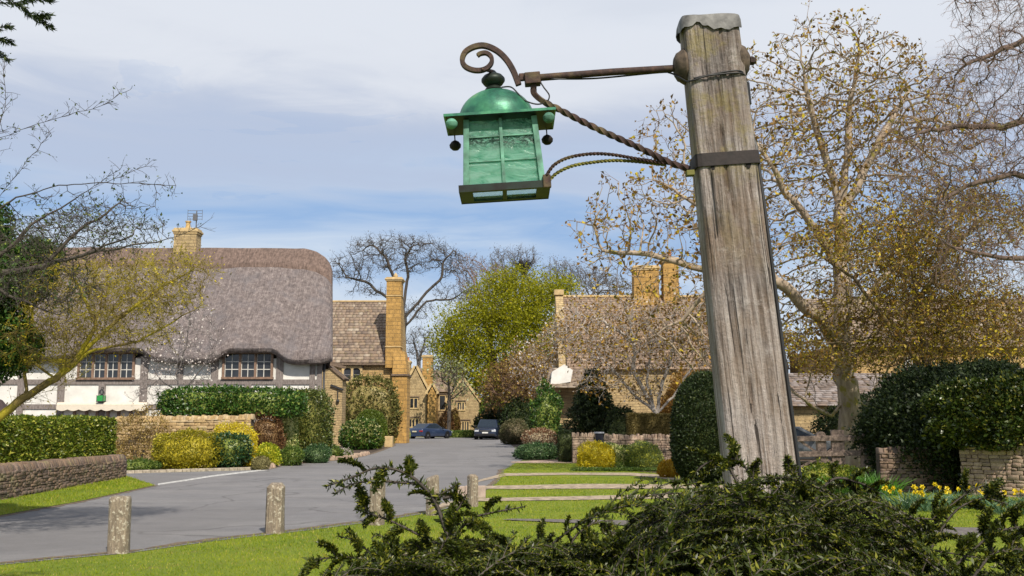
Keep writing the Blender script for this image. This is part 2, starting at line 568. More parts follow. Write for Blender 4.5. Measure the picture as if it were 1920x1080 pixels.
# ================================================================== THE SETTING
def poly_sheet(name, pts, z, mat, kind='structure'):
    bm = bmesh.new(); vs = [bm.verts.new((float(p[0]), float(p[1]), z)) for p in pts]
    f = bm.faces.new(vs); f.normal_update()
    if f.normal.z < 0: f.normal_flip()
    bmesh.ops.triangulate(bm, faces=[f])
    me = bpy.data.meshes.new(name); bm.to_mesh(me); bm.free(); me.materials.append(mat)
    o = link(name, me); tag(o, kind=kind); return o

# grass ground
t = NT('lawn')
a = t.noise(0.45, 5, 0.6); b = t.noise(9, 6, 0.7); c = t.noise(60, 4, 0.7)
col = t.ramp(t.math('ADD', t.math('MULTIPLY', a, 0.6), t.math('MULTIPLY', b, 0.4)), [(0.3, (0.13, 0.20, 0.006)), (0.5, (0.22, 0.29, 0.008)), (0.72, (0.32, 0.33, 0.02))])
col = t.mix(t.ramp(t.noise(1.3, 7, 0.75), [(0.56, 0.0), (0.66, 0.55)]), col, (0.26, 0.20, 0.06))
col = t.mix(0.8, col, t.ramp(c, [(0.3, 0.4), (0.7, 1.3)]), 'MULTIPLY')
t.col(col); t.set(Roughness=0.9); t.bump(c, 0.03)
M_LAWN = t.m
t = NT('far_grass')
t.col(t.ramp(t.noise(0.06, 6, 0.6), [(0.3, (0.06, 0.11, 0.008)), (0.7, (0.13, 0.17, 0.02))])); t.set(Roughness=0.95)
M_FAR = t.m

t = NT('asphalt')
a = t.noise(0.5, 6, 0.6, t.mapping((0.5, 1.6, 1))); b = t.noise(70, 4, 0.8); c = t.noise(2.5, 6, 0.7)
n5 = t.noise(0.9, 3, 0.55, t.mapping((1, 1, 1), loc=(4, 9, 0)), 1.2)
patch = t.n('ShaderNodeTexVoronoi', feature='DISTANCE_TO_EDGE'); patch.inputs['Scale'].default_value = 0.22
pv = t.n('ShaderNodeVectorMath', operation='MULTIPLY_ADD'); t.l(t.noise(0.5, 4, 0.5, out='Color'), pv.inputs[0]); pv.inputs[1].default_value = (2.5, 2.5, 0); t.l(t.tc.outputs['Object'], pv.inputs[2]); t.l(pv.outputs[0], patch.inputs['Vector'])
col = t.ramp(a, [(0.3, (0.185, 0.180, 0.188)), (0.7, (0.245, 0.235, 0.235))])
col = t.mix(0.55, col, t.ramp(b, [(0.25, 0.45), (0.75, 1.45)]), 'MULTIPLY')
col = t.mix(0.45, col, t.ramp(c, [(0.3, 0.7), (0.7, 1.2)]), 'MULTIPLY')
col = t.mix(t.ramp(patch.outputs['Distance'], [(0.0, 0.55), (0.010, 0.0)]), col, (0.07, 0.065, 0.065))
col = t.mix(t.ramp(t.noise(0.22, 3, 0.45, t.mapping((1, 0.4, 1), loc=(7, 3, 0)), 1.5), [(0.50, 0.0), (0.53, 0.35)]), col, (0.155, 0.148, 0.15))
col = t.mix(t.ramp(t.noise(3.0, 8, 0.8, t.mapping((1, 1, 1), loc=(1, 8, 0))), [(0.60, 0.0), (0.70, 0.4)]), col, (0.30, 0.28, 0.26))
t.col(col); t.set(Roughness=0.85); t.bump(b, 0.012)
M_ROAD = t.m
M_PAVE = plain('pale_paving', (0.42, 0.335, 0.24), 0.9, var=0.45, scale=5, bump=0.01)
M_GRIT = plain('dark_path_tarmac', (0.16, 0.14, 0.13), 0.9, var=0.35, scale=12, bump=0.01)
M_SOIL = plain('soil', (0.075, 0.05, 0.032), 0.95, var=0.4, scale=6, bump=0.05)
M_WHITE = plain('road_paint', (0.56, 0.55, 0.53), 0.7, var=0.35, scale=9)
M_KERB = plain('kerb_stone', (0.42, 0.36, 0.28), 0.9, var=0.3, scale=9, bump=0.01)

poly_sheet('ground', [(-900, -60), (900, -60), (900, 2200), (-900, 2200)], -0.012, M_FAR)
LAWN_R = [G(-300, 1085), G(0, 1057), G(100, 1047), G(240, 1035), G(400, 1012), G(560, 994), G(700, 976), G(810, 958), G(860, 945), G(900, 925), G(930, 903), G(942, 880), G(965, 868), (6, 42), (26, 46), (40, 30), (40, -6), (-14, -6), (-14, 9)]
poly_sheet('lawn', LAWN_R, 0.0, M_LAWN)
LAWN_L = [G(-300, 1022), G(0, 968), G(150, 941), G(290, 911), G(235, 893), (-13.2, 31), (-20, 31), (-34, 31), (-34, 15)]
poly_sheet('verge', LAWN_L, 0.02, M_LAWN)
road = [(-45, 6), (-14, 6.5), G(-300, 1088), G(0, 1060), G(100, 1050), G(240, 1038), G(400, 1015), G(560, 997), G(700, 979), G(810, 961), G(862, 948), G(905, 925), G(935, 903), G(947, 880), G(972, 866), G(985, 860), G(968, 842), G(955, 832), (0.5, 95), (2, 104), (-12, 107), (-10.6, 92), G(738, 836), G(700, 850), G(655, 861), G(520, 873), G(500, 881), G(240, 888), (-20, 33), (-60, 34), (-60, 15)]
poly_sheet('road', road, 0.006, M_ROAD)
# pale paved strips crossing the verge on the right, and the dark garden path
def strip(name, top, bot, mat, z=0.012):
    poly_sheet(name, [G(*p) for p in top] + [G(*p) for p in reversed(bot)], z, mat)
strip('path', [(958, 866), (1000, 864), (1120, 864), (1180, 866)], [(958, 868), (1000, 869), (1120, 869), (1180, 869)], plain('pinkish_path', (0.5, 0.36, 0.28), 0.9, var=0.2))
strip('path', [(900, 900), (945, 888), (1060, 887), (1180, 887), (1232, 890), (1300, 898)], [(893, 905), (950, 893), (1060, 891), (1180, 892), (1225, 896), (1290, 904)], M_PAVE, 0.014)
strip('path', [(905, 912), (960, 911), (1100, 908), (1290, 909), (1420, 912)], [(905, 917), (960, 918), (1100, 917), (1290, 917), (1420, 921)], M_PAVE, 0.014)
strip('path', [(830, 944), (880, 936), (960, 934), (1100, 931), (1330, 925), (1430, 920), (1640, 922)], [(815, 954), (880, 941), (960, 940), (1100, 938), (1330, 934), (1430, 932), (1640, 934)], M_PAVE, 0.014)
strip('path', [(960, 974), (1100, 976), (1220, 978), (1500, 986), (1900, 992), (2100, 997)], [(940, 976), (1100, 983), (1220, 989), (1500, 1000), (1900, 1007), (2100, 1012)], M_GRIT, 0.016)
# give way line across the side road and the pale kerb behind it
ln = [(296, 909), (350, 901), (400, 893), (450, 887), (500, 881), (508, 878)]
up_ = [G(x, y - 1.5) for x, y in ln]; dn = [G(x, y + 1.5) for x, y in ln]
poly_sheet('road_marking', up_ + dn[::-1], 0.012, M_WHITE)
mb = MB()
kp = [G(236, 888), G(370, 884), G(500, 880)]
for p, q in zip(kp, kp[1:]):
    n_ = 9
    for i in range(n_):
        a = p + (q - p) * (i + 0.02) / n_; b = p + (q - p) * (i + 0.97) / n_
        mb.bar(a + (0, 0, 0.04), b + (0, 0, 0.04 + rng.uniform(-0.008, 0.008)), 0.13, 0.11)
o = mb.build('kerb', M_KERB, bevel=0.01); tag(o, kind='structure')
# planting soil
bed = [G(236, 887.5), G(370, 883), G(502, 879.5), G(523, 872), G(656, 860), G(700, 849), G(738, 835), (-11, 90), (-13, 100), (-40, 100), (-60, 60), (-60, 34)]
poly_sheet('soil_bed', bed, 0.003, M_SOIL)
poly_sheet('soil_bed', [G(975, 862), G(1075, 866), G(1180, 864), G(1200, 885), G(1235, 888), G(1290, 905), (9, 36), (26, 46), (20, 60), (3.2, 95), (1.6, 95), G(948, 835), G(970, 848), G(960, 858)], 0.004, M_SOIL)

def in_poly(p, poly):
    x, y = p[:, 0], p[:, 1]; r = np.zeros(len(p), bool); n = len(poly)
    for i in range(n):
        x1, y1 = poly[i][0], poly[i][1]; x2, y2 = poly[(i + 1) % n][0], poly[(i + 1) % n][1]
        c = ((y1 > y) != (y2 > y)) & (x < (x2 - x1) * (y - y1) / ((y2 - y1) if y2 != y1 else 1e-9) + x1)
        r ^= c
    return r
def grass_blades(name, poly, n, ymin, ymax, xmin, xmax, h, w, mat, avoid=()):
    r = rng
    # fewer, broader blades with distance
    u = r.uniform(0, 1, n * 3); y = ymin * (ymax / ymin) ** u; x = r.uniform(xmin, xmax, n * 3)
    keep = np.abs(x) < y * 0.62 + 1.0
    p = np.stack([x, y, np.zeros_like(x)], 1)[keep]
    p = p[in_poly(p, poly)]
    for a in avoid: p = p[~in_poly(p, a)]
    p = p[:n]
    s = np.sqrt(p[:, 1:2] / 12.0)
    hh = h * r.uniform(0.5, 1.3, (len(p), 1)) * (0.75 + 0.4 * vn(p, 1.2, 4)[:, None]); ww = w * s * r.uniform(0.7, 1.3, (len(p), 1))
    a = r.uniform(0, 6.28, len(p)); d = np.stack([np.cos(a), np.sin(a), np.zeros(len(p))], 1)
    lean = r.normal(size=(len(p), 3)) * 0.45; lean[:, 2] = 1
    tip = p + lean * hh
    v = np.stack([p - d * ww, p + d * ww, tip + d * ww * 0.15, tip - d * ww * 0.15], 1).reshape(-1, 3)
    me = mesh_np(name, v, np.arange(len(p) * 4).reshape(-1, 4), mat)
    o = link(name, me); tag(o, kind='stuff'); return o
M_BLADE = leafmat('grass_blade', (0.10, 0.19, 0.006), (0.38, 0.42, 0.012), (0.48, 0.40, 0.09), 0.6, 0.35, 0.9, 0.09)
pv_ = [[G(945, 888), G(1232, 890), G(1225, 896), G(950, 893)], [G(905, 912), G(1100, 908), G(1420, 912), G(1420, 921), G(1100, 917), G(905, 917)], [G(815, 954), G(880, 936), G(1100, 931), G(1430, 920), G(1430, 932), G(1100, 938), G(880, 941)],
       [G(950, 975), G(1220, 978), G(1500, 986), G(2100, 997), G(2100, 1012), G(1500, 1000), G(1220, 989)]]
o = grass_blades('grass', LAWN_R, 230000, 9.5, 42, -14, 22, 0.036, 0.0042, M_BLADE, pv_)
o['label'] = 'short sunlit green grass of the verge beside the road'
o = grass_blades('grass', LAWN_L, 45000, 16, 32, -20, -7, 0.07, 0.006, M_BLADE)
o['label'] = 'green grass strip at the foot of the left stone wall'

M_EDGE = plain('gritty_edge', (0.17, 0.125, 0.085), 0.95, var=0.4, scale=10, bump=0.03)
def edge_strip(pts, w0, w1, seed):
    r = np.random.default_rng(seed); pp = []
    for p, q in zip(pts, pts[1:]):
        m = max(2, int(np.linalg.norm(q - p) / 0.25)); pp += [p + (q - p) * i / m for i in range(m)]
    pp.append(pts[-1]); a = []; b = []
    for i, p in enumerate(pp):
        t_ = unit(pp[min(i + 1, len(pp) - 1)] - pp[max(i - 1, 0)]); n_ = np.array([-t_[1], t_[0], 0]); a.append(p + n_ * (w0 + r.normal() * 0.035)); b.append(p - n_ * (w1 + r.normal() * 0.03))
    vs = np.array(a + b); vs[:, 2] = 0.011; k = len(a); me = mesh_np('verge_edge', vs, np.array([[i, i + 1, k + i + 1, k + i] for i in range(k - 1)]), M_EDGE); o = link('verge_edge', me); tag(o, kind='structure')
edge_strip(LAWN_R[:12], 0.10, 0.06, 1)
edge_strip(LAWN_L[:4], 0.05, 0.12, 2)
edge_strip([G(502, 880.5), G(523, 873.2), G(590, 867), G(656, 861), G(700, 850), G(738, 836), (-10.6, 92, 0)], 0.1, 0.12, 3)

# ================================================================== STONE WORK
OCHRE = [(0.40, 0.27, 0.12), (0.52, 0.37, 0.19), (0.36, 0.24, 0.12), (0.58, 0.45, 0.27), (0.45, 0.30, 0.13), (0.50, 0.40, 0.27)]
BROWNS = [(0.22, 0.145, 0.10), (0.16, 0.11, 0.085), (0.28, 0.19, 0.13), (0.13, 0.095, 0.08), (0.25, 0.18, 0.14), (0.20, 0.13, 0.085)]
M_DRY_OCHRE = stonemat('ochre_rubble', OCHRE, 9)
M_DRY_BROWN = stonemat('brown_rubble', BROWNS, 14, (0.22, 0.20, 0.10))
M_DRY_PINK = stonemat('pinkish_rubble', [(0.42, 0.30, 0.22), (0.34, 0.24, 0.18), (0.50, 0.37, 0.27), (0.30, 0.22, 0.16), (0.46, 0.35, 0.26)], 14)
M_CORE = plain('wall_core', (0.08, 0.06, 0.045), 0.95)
def dry_wall(name, label, A, B, h0, h1, thick, mat, ch=0.09, ln=(0.12, 0.34), cap=True, cat='stone wall', group=None, part_of=None, seed=0):
    r = np.random.default_rng(seed + 50)
    A = np.array([A[0], A[1], 0.0]); B = np.array([B[0], B[1], 0.0]); L = np.linalg.norm(B - A); t_ = (B - A) / L; n_ = np.array([-t_[1], t_[0], 0])
    C = []
    z = -0.05
    hm = max(h0, h1) - (0.16 if cap else 0)
    while z < hm:
        c = ch * r.uniform(0.65, 1.35); x = -r.uniform(0, 0.2)
        while x < L:
            l = r.uniform(*ln); xa, xb = max(0, x), min(L, x + l)
            hh = h0 + (h1 - h0) * (xa + xb) / 2 / L - (0.16 if cap else 0)
            if xb - xa > 0.03 and z < hh:
                th = thick / 2 * r.uniform(0.93, 1.06, 2); g = 0.008; z1 = min(z + c, hh + 0.03)
                cs = []
                for (zz_, sg) in ((z + g * 0.5, 0), (z1 - g * 0.5, 1)):
                    for (xx, s_) in ((xa + g, -1), (xb - g, -1), (xb - g, 1), (xa + g, 1)):
                        q = A + t_ * xx + n_ * s_ * th[0 if s_ < 0 else 1] + np.array([0, 0, zz_])
                        cs.append(q + r.normal(size=3) * np.array([0.006, 0.008, 0.008]))
                C.append(cs)
            x += l
        z += c
    if cap:
        x = 0.0
        while x < L:
            l = r.uniform(0.05, 0.12); hh = h0 + (h1 - h0) * min(x + l / 2, L) / L; th = thick / 2 * r.uniform(0.85, 1.0); tz = hh + r.uniform(-0.03, 0.04); tl = r.normal() * 0.02
            cs = []
            for (zz_, k_) in ((hh - 0.165, 1.0), (tz, 0.7)):
                for (xx, s_) in ((x + 0.004, -1), (x + l - 0.004, -1), (x + l - 0.004, 1), (x + 0.004, 1)):
                    cs.append(A + t_ * (xx + (tl if k_ < 1 else 0)) + n_ * s_ * th * k_ + np.array([0, 0, zz_]) + r.normal(size=3) * 0.007)
            C.append(cs); x += l
    v, f = hexas_np(np.array(C))
    me = mesh_np(name, v, f, mat)
    if part_of is not None: o = link(name, me, part_of)
    else:
        root = thing(name, label, cat, A, group)
        o = link('stones', me, root)
    bv = o.modifiers.new('b', 'BEVEL'); bv.width = 0.012; bv.segments = 1
    mb = MB(); mb.hexa([A + n_ * -thick * 0.4, B + n_ * -thick * 0.4, B + n_ * thick * 0.4, A + n_ * thick * 0.4,
                        A + n_ * -thick * 0.4 + (0, 0, h0 - 0.17), B + n_ * -thick * 0.4 + (0, 0, h1 - 0.17), B + n_ * thick * 0.4 + (0, 0, h1 - 0.17), A + n_ * thick * 0.4 + (0, 0, h0 - 0.17)])
    mb.build('rubble_core', M_CORE, part_of if part_of is not None else root)
    return o

dry_wall('stone_wall', 'low brown dry stone wall under the clipped hedge on the left verge', (-10.2, 12.6), (-11.55, 30.2), 0.80, 0.66, 0.45, M_DRY_BROWN, 0.075, (0.1, 0.32), seed=1)
dry_wall('stone_wall', 'tall ochre garden wall below the ivy in front of the thatched cottage', (X(220, 38), 38), (X(475, 37.6), 37.6), Z(782, 38), Z(778, 37.6), 0.4, M_DRY_OCHRE, 0.10, (0.15, 0.42), seed=2)
dry_wall('stone_wall', 'coursed garden wall with upright cope stones behind the yellow shrubs', (X(1131, 38), 38), (X(1273, 38), 38), Z(815, 38), Z(815, 38), 0.4, M_DRY_PINK, 0.08, (0.12, 0.32), seed=3)
dry_wall('stone_wall', 'short stone wall end beside the dark green topiary column', (X(1072, 41), 41), (X(1113, 41), 41), Z(812, 41), Z(812, 41), 0.4, M_DRY_PINK, 0.09, seed=4)
dry_wall('stone_wall', 'brown stone wall end between the gate and the big dark hedge', (X(1640, 24.5), 24.5), (X(1775, 24.3), 24.3), Z(838, 24.5), Z(842, 24.3), 0.4, M_DRY_BROWN, 0.08, seed=5)
dry_wall('stone_wall', 'brown stone wall right of the big dark hedge above the daffodils', (X(1800, 23.6), 23.6), (X(2200, 20.5), 20.5), Z(828, 23.6), Z(800, 20), 0.45, M_DRY_PINK, 0.09, seed=6)
# bed edging of small rocks
r_ = np.random.default_rng(4); C = []
ed = [G(500, 880), G(523, 872.5), G(590, 866), G(656, 860), G(690, 852)]
for p, q in zip(ed, ed[1:]):
    L = np.linalg.norm(q - p); m = int(L / 0.26)
    for i in range(m):
        c = p + (q - p) * (i + 0.5) / m + np.array([r_.normal() * 0.04, 0.1, 0.05]); s = np.array([0.13, 0.12, 0.10]) * r_.uniform(0.7, 1.3, 3)
        C.append([c + np.array(k) * s + r_.normal(size=3) * 0.02 for k in ((-1, -1, -1), (1, -1, -1), (1, 1, -1), (-1, 1, -1), (-.7, -.7, 1), (.7, -.7, 1), (.7, .7, 1), (-.7, .7, 1))])
v, f = hexas_np(np.array(C)); o = link('rock_edging', mesh_np('rock_edging', v, f, M_DRY_PINK))
tag(o, 'row of small rocks edging the flower bed beside the road', 'edging'); bv = o.modifiers.new('b', 'BEVEL'); bv.width = 0.03; bv.segments = 2

# ================================================================== BUILDINGS
M_PANE = NT('window_glass'); M_PANE.col(M_PANE.ramp(M_PANE.noise(0.8, 2), [(0.3, (0.012, 0.014, 0.018)), (0.7, (0.05, 0.055, 0.065))])); M_PANE.set(Roughness=0.08); M_PANE.b.inputs['Specular IOR Level'].default_value = 0.6; M_PANE = M_PANE.m
M_TIMBER = NT('weathered_oak'); _n = M_TIMBER.noise(5, 6, 0.7, M_TIMBER.mapping((3, 3, 1))); M_TIMBER.col(M_TIMBER.ramp(_n, [(0.3, (0.13, 0.105, 0.095)), (0.7, (0.30, 0.26, 0.245))])); M_TIMBER.set(Roughness=0.9); M_TIMBER.bump(_n, 0.02); M_TIMBER = M_TIMBER.m
M_BROWNW = plain('brown_window_timber', (0.24, 0.15, 0.105), 0.7, var=0.25)
M_MUNT = plain('pale_glazing_bar', (0.62, 0.60, 0.56), 0.6)
M_RENDER = plain('white_render', (0.74, 0.72, 0.68), 0.9, var=0.12, scale=1.6, bump=0.01)
M_STONEW = masonry('honey_masonry', (0.62, 0.42, 0.18), (0.48, 0.31, 0.13), (0.36, 0.25, 0.14), 0.42, 0.16)
M_STONEO = masonry('orange_ashlar', (0.56, 0.33, 0.10), (0.46, 0.27, 0.08), (0.33, 0.21, 0.09), 0.6, 0.3)
M_STONEB = masonry('buff_masonry', (0.56, 0.42, 0.22), (0.46, 0.33, 0.17), (0.34, 0.25, 0.14), 0.4, 0.16)
M_DRESS = plain('dressed_stone', (0.55, 0.40, 0.20), 0.85, var=0.2, scale=3, bump=0.01)
M_DRIP = plain('dark_dripstone', (0.17, 0.12, 0.085), 0.9, var=0.3)
TILES = [(0.23, 0.17, 0.13), (0.30, 0.22, 0.165), (0.18, 0.135, 0.11), (0.36, 0.28, 0.21), (0.26, 0.18, 0.125), (0.44, 0.37, 0.29)]
M_TILE = stonemat('stone_slates', TILES, 8, (0.30, 0.24, 0.13))
M_LEAD = plain('grey_lead', (0.26, 0.25, 0.255), 0.55, var=0.3, scale=12, bump=0.004)

def tiles(name, a0, a1, b0, b1, parent, mat=None, rh=0.22, tw=0.26, seed=0, label=None):
    """roof slope between eave line a0-a1 and ridge line b0-b1 laid with separate stone slates"""
    r = np.random.default_rng(seed); a0, a1, b0, b1 = (np.array(q, float) for q in (a0, a1, b0, b1))
    H = np.linalg.norm((b0 + b1) / 2 - (a0 + a1) / 2); rows = max(3, int(H / rh)); C = []
    nrm = np.cross(a1 - a0, b0 - a0); nrm /= np.linalg.norm(nrm)
    if nrm[2] < 0: nrm = -nrm
    for i in range(rows):
        v0 = i / rows; v1 = min(1.0, (i + 1.12) / rows); e0 = a0 + (b0 - a0) * v0; e1 = a1 + (b1 - a1) * v0; f0 = a0 + (b0 - a0) * v1; f1 = a1 + (b1 - a1) * v1
        L = np.linalg.norm(e1 - e0); x = -r.uniform(0, tw)
        sz = tw * (1.25 - 0.45 * v0)
        while x < L:
            l = sz * r.uniform(0.6, 1.5); u0 = max(0, x) / L; u1 = min(L, x + l) / L
            if u1 - u0 > 0.02 / L:
                g = 0.004 / L; lift = r.uniform(0.035, 0.06); dz = (r.normal() * 0.012) / H
                p = [e0 + (e1 - e0) * (u0 + g) - (b0 - a0) * dz, e0 + (e1 - e0) * (u1 - g) - (b1 - a1) * dz, f0 + (f1 - f0) * (u1 - g), f0 + (f1 - f0) * (u0 + g)]
                C.append([p[0], p[1], p[2], p[3], p[0] + nrm * lift, p[1] + nrm * lift, p[2] + nrm * 0.012, p[3] + nrm * 0.012])
            x += l
    v, f = hexas_np(np.array(C)); o = link(name, mesh_np(name, v, f, mat or M_TILE), parent)
    if label: o['label'] = label
    return o

def window(parent, x0, x1, z0, z1, y, lights=1, cols=2, rows=3, fm=None, mm=None, fw_=0.07, proud=0.06, name='window', pane=None, drip=None, arch=False, label=None):
    """frame with mullions and glazing bars, in a wall facing -Y at y; the glass is a sub-part"""
    fm = fm or M_BROWNW; mm = mm or M_MUNT; m = MB()
    yf = y - proud
    m.box(x0 - fw_, x1 + fw_, yf, y - 0.004, z1, z1 + fw_); m.box(x0 - fw_ * 1.3, x1 + fw_ * 1.3, yf - 0.03, y - 0.004, z0 - fw_, z0)
    m.box(x0 - fw_, x0, yf, y - 0.004, z0, z1); m.box(x1, x1 + fw_, yf, y - 0.004, z0, z1)
    lw_ = (x1 - x0) / lights
    for i in range(1, lights): m.box(x0 + lw_ * i - fw_ * 0.5, x0 + lw_ * i + fw_ * 0.5, yf + 0.005, y - 0.004, z0, z1)
    if arch:
        for i in range(lights):
            xa = x0 + lw_ * i; xb = xa + lw_; cx = (xa + xb) / 2; rr = (xb - xa) / 2
            for s_ in (-1, 1):
                pl = [(cx + s_ * rr, yf + 0.008, z1)] + [(cx + s_ * rr * math.cos(q), yf + 0.008, z1 - rr * 0.8 + rr * 0.8 * math.sin(q)) for q in np.linspace(0, math.pi / 2, 6)]
                m.prism(pl, (0, proud - 0.014, 0))
    wo = m.build(name, fm, parent)
    if label: wo['label'] = label
    if cols > 1 or rows > 1:
        m = MB(); b = 0.018
        for i in range(lights):
            xa = x0 + lw_ * i + (fw_ * 0.5 if i else 0); xb = x0 + lw_ * (i + 1) - (fw_ * 0.5 if i < lights - 1 else 0)
            m.box(xa, xa + b * 1.6, y - 0.04, y - 0.006, z0, z1); m.box(xb - b * 1.6, xb, y - 0.04, y - 0.006, z0, z1)
            for c in range(1, cols): xc = xa + (xb - xa) * c / cols; m.box(xc - b, xc + b, y - 0.036, y - 0.006, z0, z1)
            for c in range(1, rows): zc = z0 + (z1 - z0) * c / rows; m.box(xa + b * 1.7, xb - b * 1.7, y - 0.033, y - 0.006, zc - b, zc + b)
        m.build('glazing_bars', mm, wo)
    m = MB(); m.box(x0, x1, y - 0.015, y - 0.003, z0, z1); m.build('pane', pane or M_PANE, wo)
    if drip:
        m = MB(); m.box(x0 - 0.22, x1 + 0.22, y - 0.16, y - 0.004, z1 + fw_ + 0.04, z1 + fw_ + 0.13)
        for s_ in (x0 - 0.22, x1 + 0.12): m.box(s_, s_ + 0.10, y - 0.14, y - 0.004, z1 + fw_ - 0.2, z1 + fw_ + 0.038)
        m.build('drip_mould', drip, wo)
    return wo

# ---------------------------------------------------------- thatched cottage
YC = 47.0
cot = thing('thatched_cottage', 'white timber-framed cottage with a thick grey thatched roof on the left', 'cottage', (X(340, YC), YC, 0))
xl, xr = X(-420, YC), X(603, YC)
SK = 0.20     # the cottage stands slightly askew: its gable end falls away to the left
mb = MB(); zw_ = Z(672, YC); mb.hexa([(xl, YC, 0), (xr, YC, 0), (xr - SK * 8.4, YC + 8.4, 0), (xl - SK * 8.4, YC + 8.4, 0), (xl, YC, zw_), (xr, YC, zw_), (xr - SK * 8.4, YC + 8.4, zw_), (xl - SK * 8.4, YC + 8.4, zw_)]); mb.build('wall', M_RENDER, cot)
# timber framing, each stick slightly proud
fr = MB(); rr_ = random.Random(3)
def stick(x0, x1, y0, y1, pr=0.05):
    """timber between survey columns x0-x1 and rows y0-y1 on the front wall"""
    fr.box(X(x0, YC), X(x1, YC), YC - pr + rr_.uniform(-0.004, 0.004), YC + 0.02, Z(y1, YC), Z(y0, YC))
for (a, b, c, d) in [(-420, 603, 711.5, 721), (-420, 262, 758, 767), (275, 603, 758, 767), (-420, 603, 830, 838)]: stick(a, b, c, d, 0.055)
for (a, b, c, d) in [(-300, -288, 668, 832), (-180, -168, 668, 832), (-70, -58, 668, 832), (33, 45, 668, 832), (108, 121, 668, 832), (262, 276, 668, 832), (185, 198, 721, 832), (395, 408, 672, 832), (332, 342, 668, 712), (459, 471, 721, 832), (517, 530, 664, 832), (580, 590, 668, 832), (594, 603, 668, 832), (336, 346, 758, 832)]: stick(a, b, c, d, 0.07)
fr.build('timber_frame', M_TIMBER, cot)
sc_ = YC / FPX
window(cot, X(420, YC), X(507, YC), Z(707, YC), Z(664, YC), YC, 3, 2, 3, fw_=0.10, proud=0.12)
window(cot, X(148, YC), X(247, YC), Z(708, YC), Z(664, YC), YC, 4, 2, 3, fw_=0.10, proud=0.12)
M_CURT = plain('cream_curtain', (0.62, 0.58, 0.52), 0.9)
window(cot, X(145, YC), X(245, YC), 0.35, Z(768.5, YC), YC, 5, 1, 1, fw_=0.12, proud=0.10, pane=M_CURT, label='brown framed garden door with pale panels under the awning', name='garden_door')
# drainpipe at the corner
mb = MB(); mb.tube([(xr + 0.10, YC - 0.06, 0.05), (xr + 0.10, YC - 0.06, Z(676, YC))], 0.05, 10); mb.build('drainpipe', plain('black_iron', (0.03, 0.03, 0.032), 0.5), cot, smooth=True)

# thatch
t = NT('thatch')
v_ = t.mapping((1.0, 1.0, 1.0))
f1 = t.noise(1.0, 3, 0.6, t.mapping((26, 1.6, 1.6)), 0.2); f2 = t.noise(1.1, 5, 0.65); f3 = t.noise(5.0, 6, 0.7); f4 = t.noise(26, 3, 0.7)
col = t.ramp(f3, [(0.25, (0.085, 0.068, 0.066)), (0.5, (0.215, 0.175, 0.168)), (0.75, (0.37, 0.315, 0.295))])
col = t.mix(0.7, col, t.ramp(f1, [(0.3, 0.45), (0.7, 1.35)]), 'MULTIPLY')
col = t.mix(0.35, col, t.ramp(f4, [(0.3, 0.5), (0.7, 1.4)]), 'MULTIPLY')
col = t.mix(t.ramp(f2, [(0.48, 0.0), (0.66, 0.55)]), col, (0.17, 0.155, 0.165))
t.col(col); t.set(Roughness=0.95)
t.bump(t.math('ADD', t.math('MULTIPLY', f1, 0.5), t.math('ADD', t.math('MULTIPLY', f3, 0.9), t.math('MULTIPLY', f4, 0.3))), 0.10)
M_THATCH = t.m
t = NT('ridge_thatch')
f1 = t.noise(1.0, 4, 0.6, t.mapping((14, 3, 3), rot=(0, 0.5, 0)), 0.3); f3 = t.noise(6.0, 6, 0.7)
col = t.ramp(f3, [(0.3, (0.10, 0.068, 0.056)), (0.7, (0.25, 0.175, 0.145))]); col = t.mix(0.8, col, t.ramp(f1, [(0.3, 0.5), (0.7, 1.3)]), 'MULTIPLY')
t.col(col); t.set(Roughness=0.95); t.bump(f1, 0.07); M_RIDGE = t.m

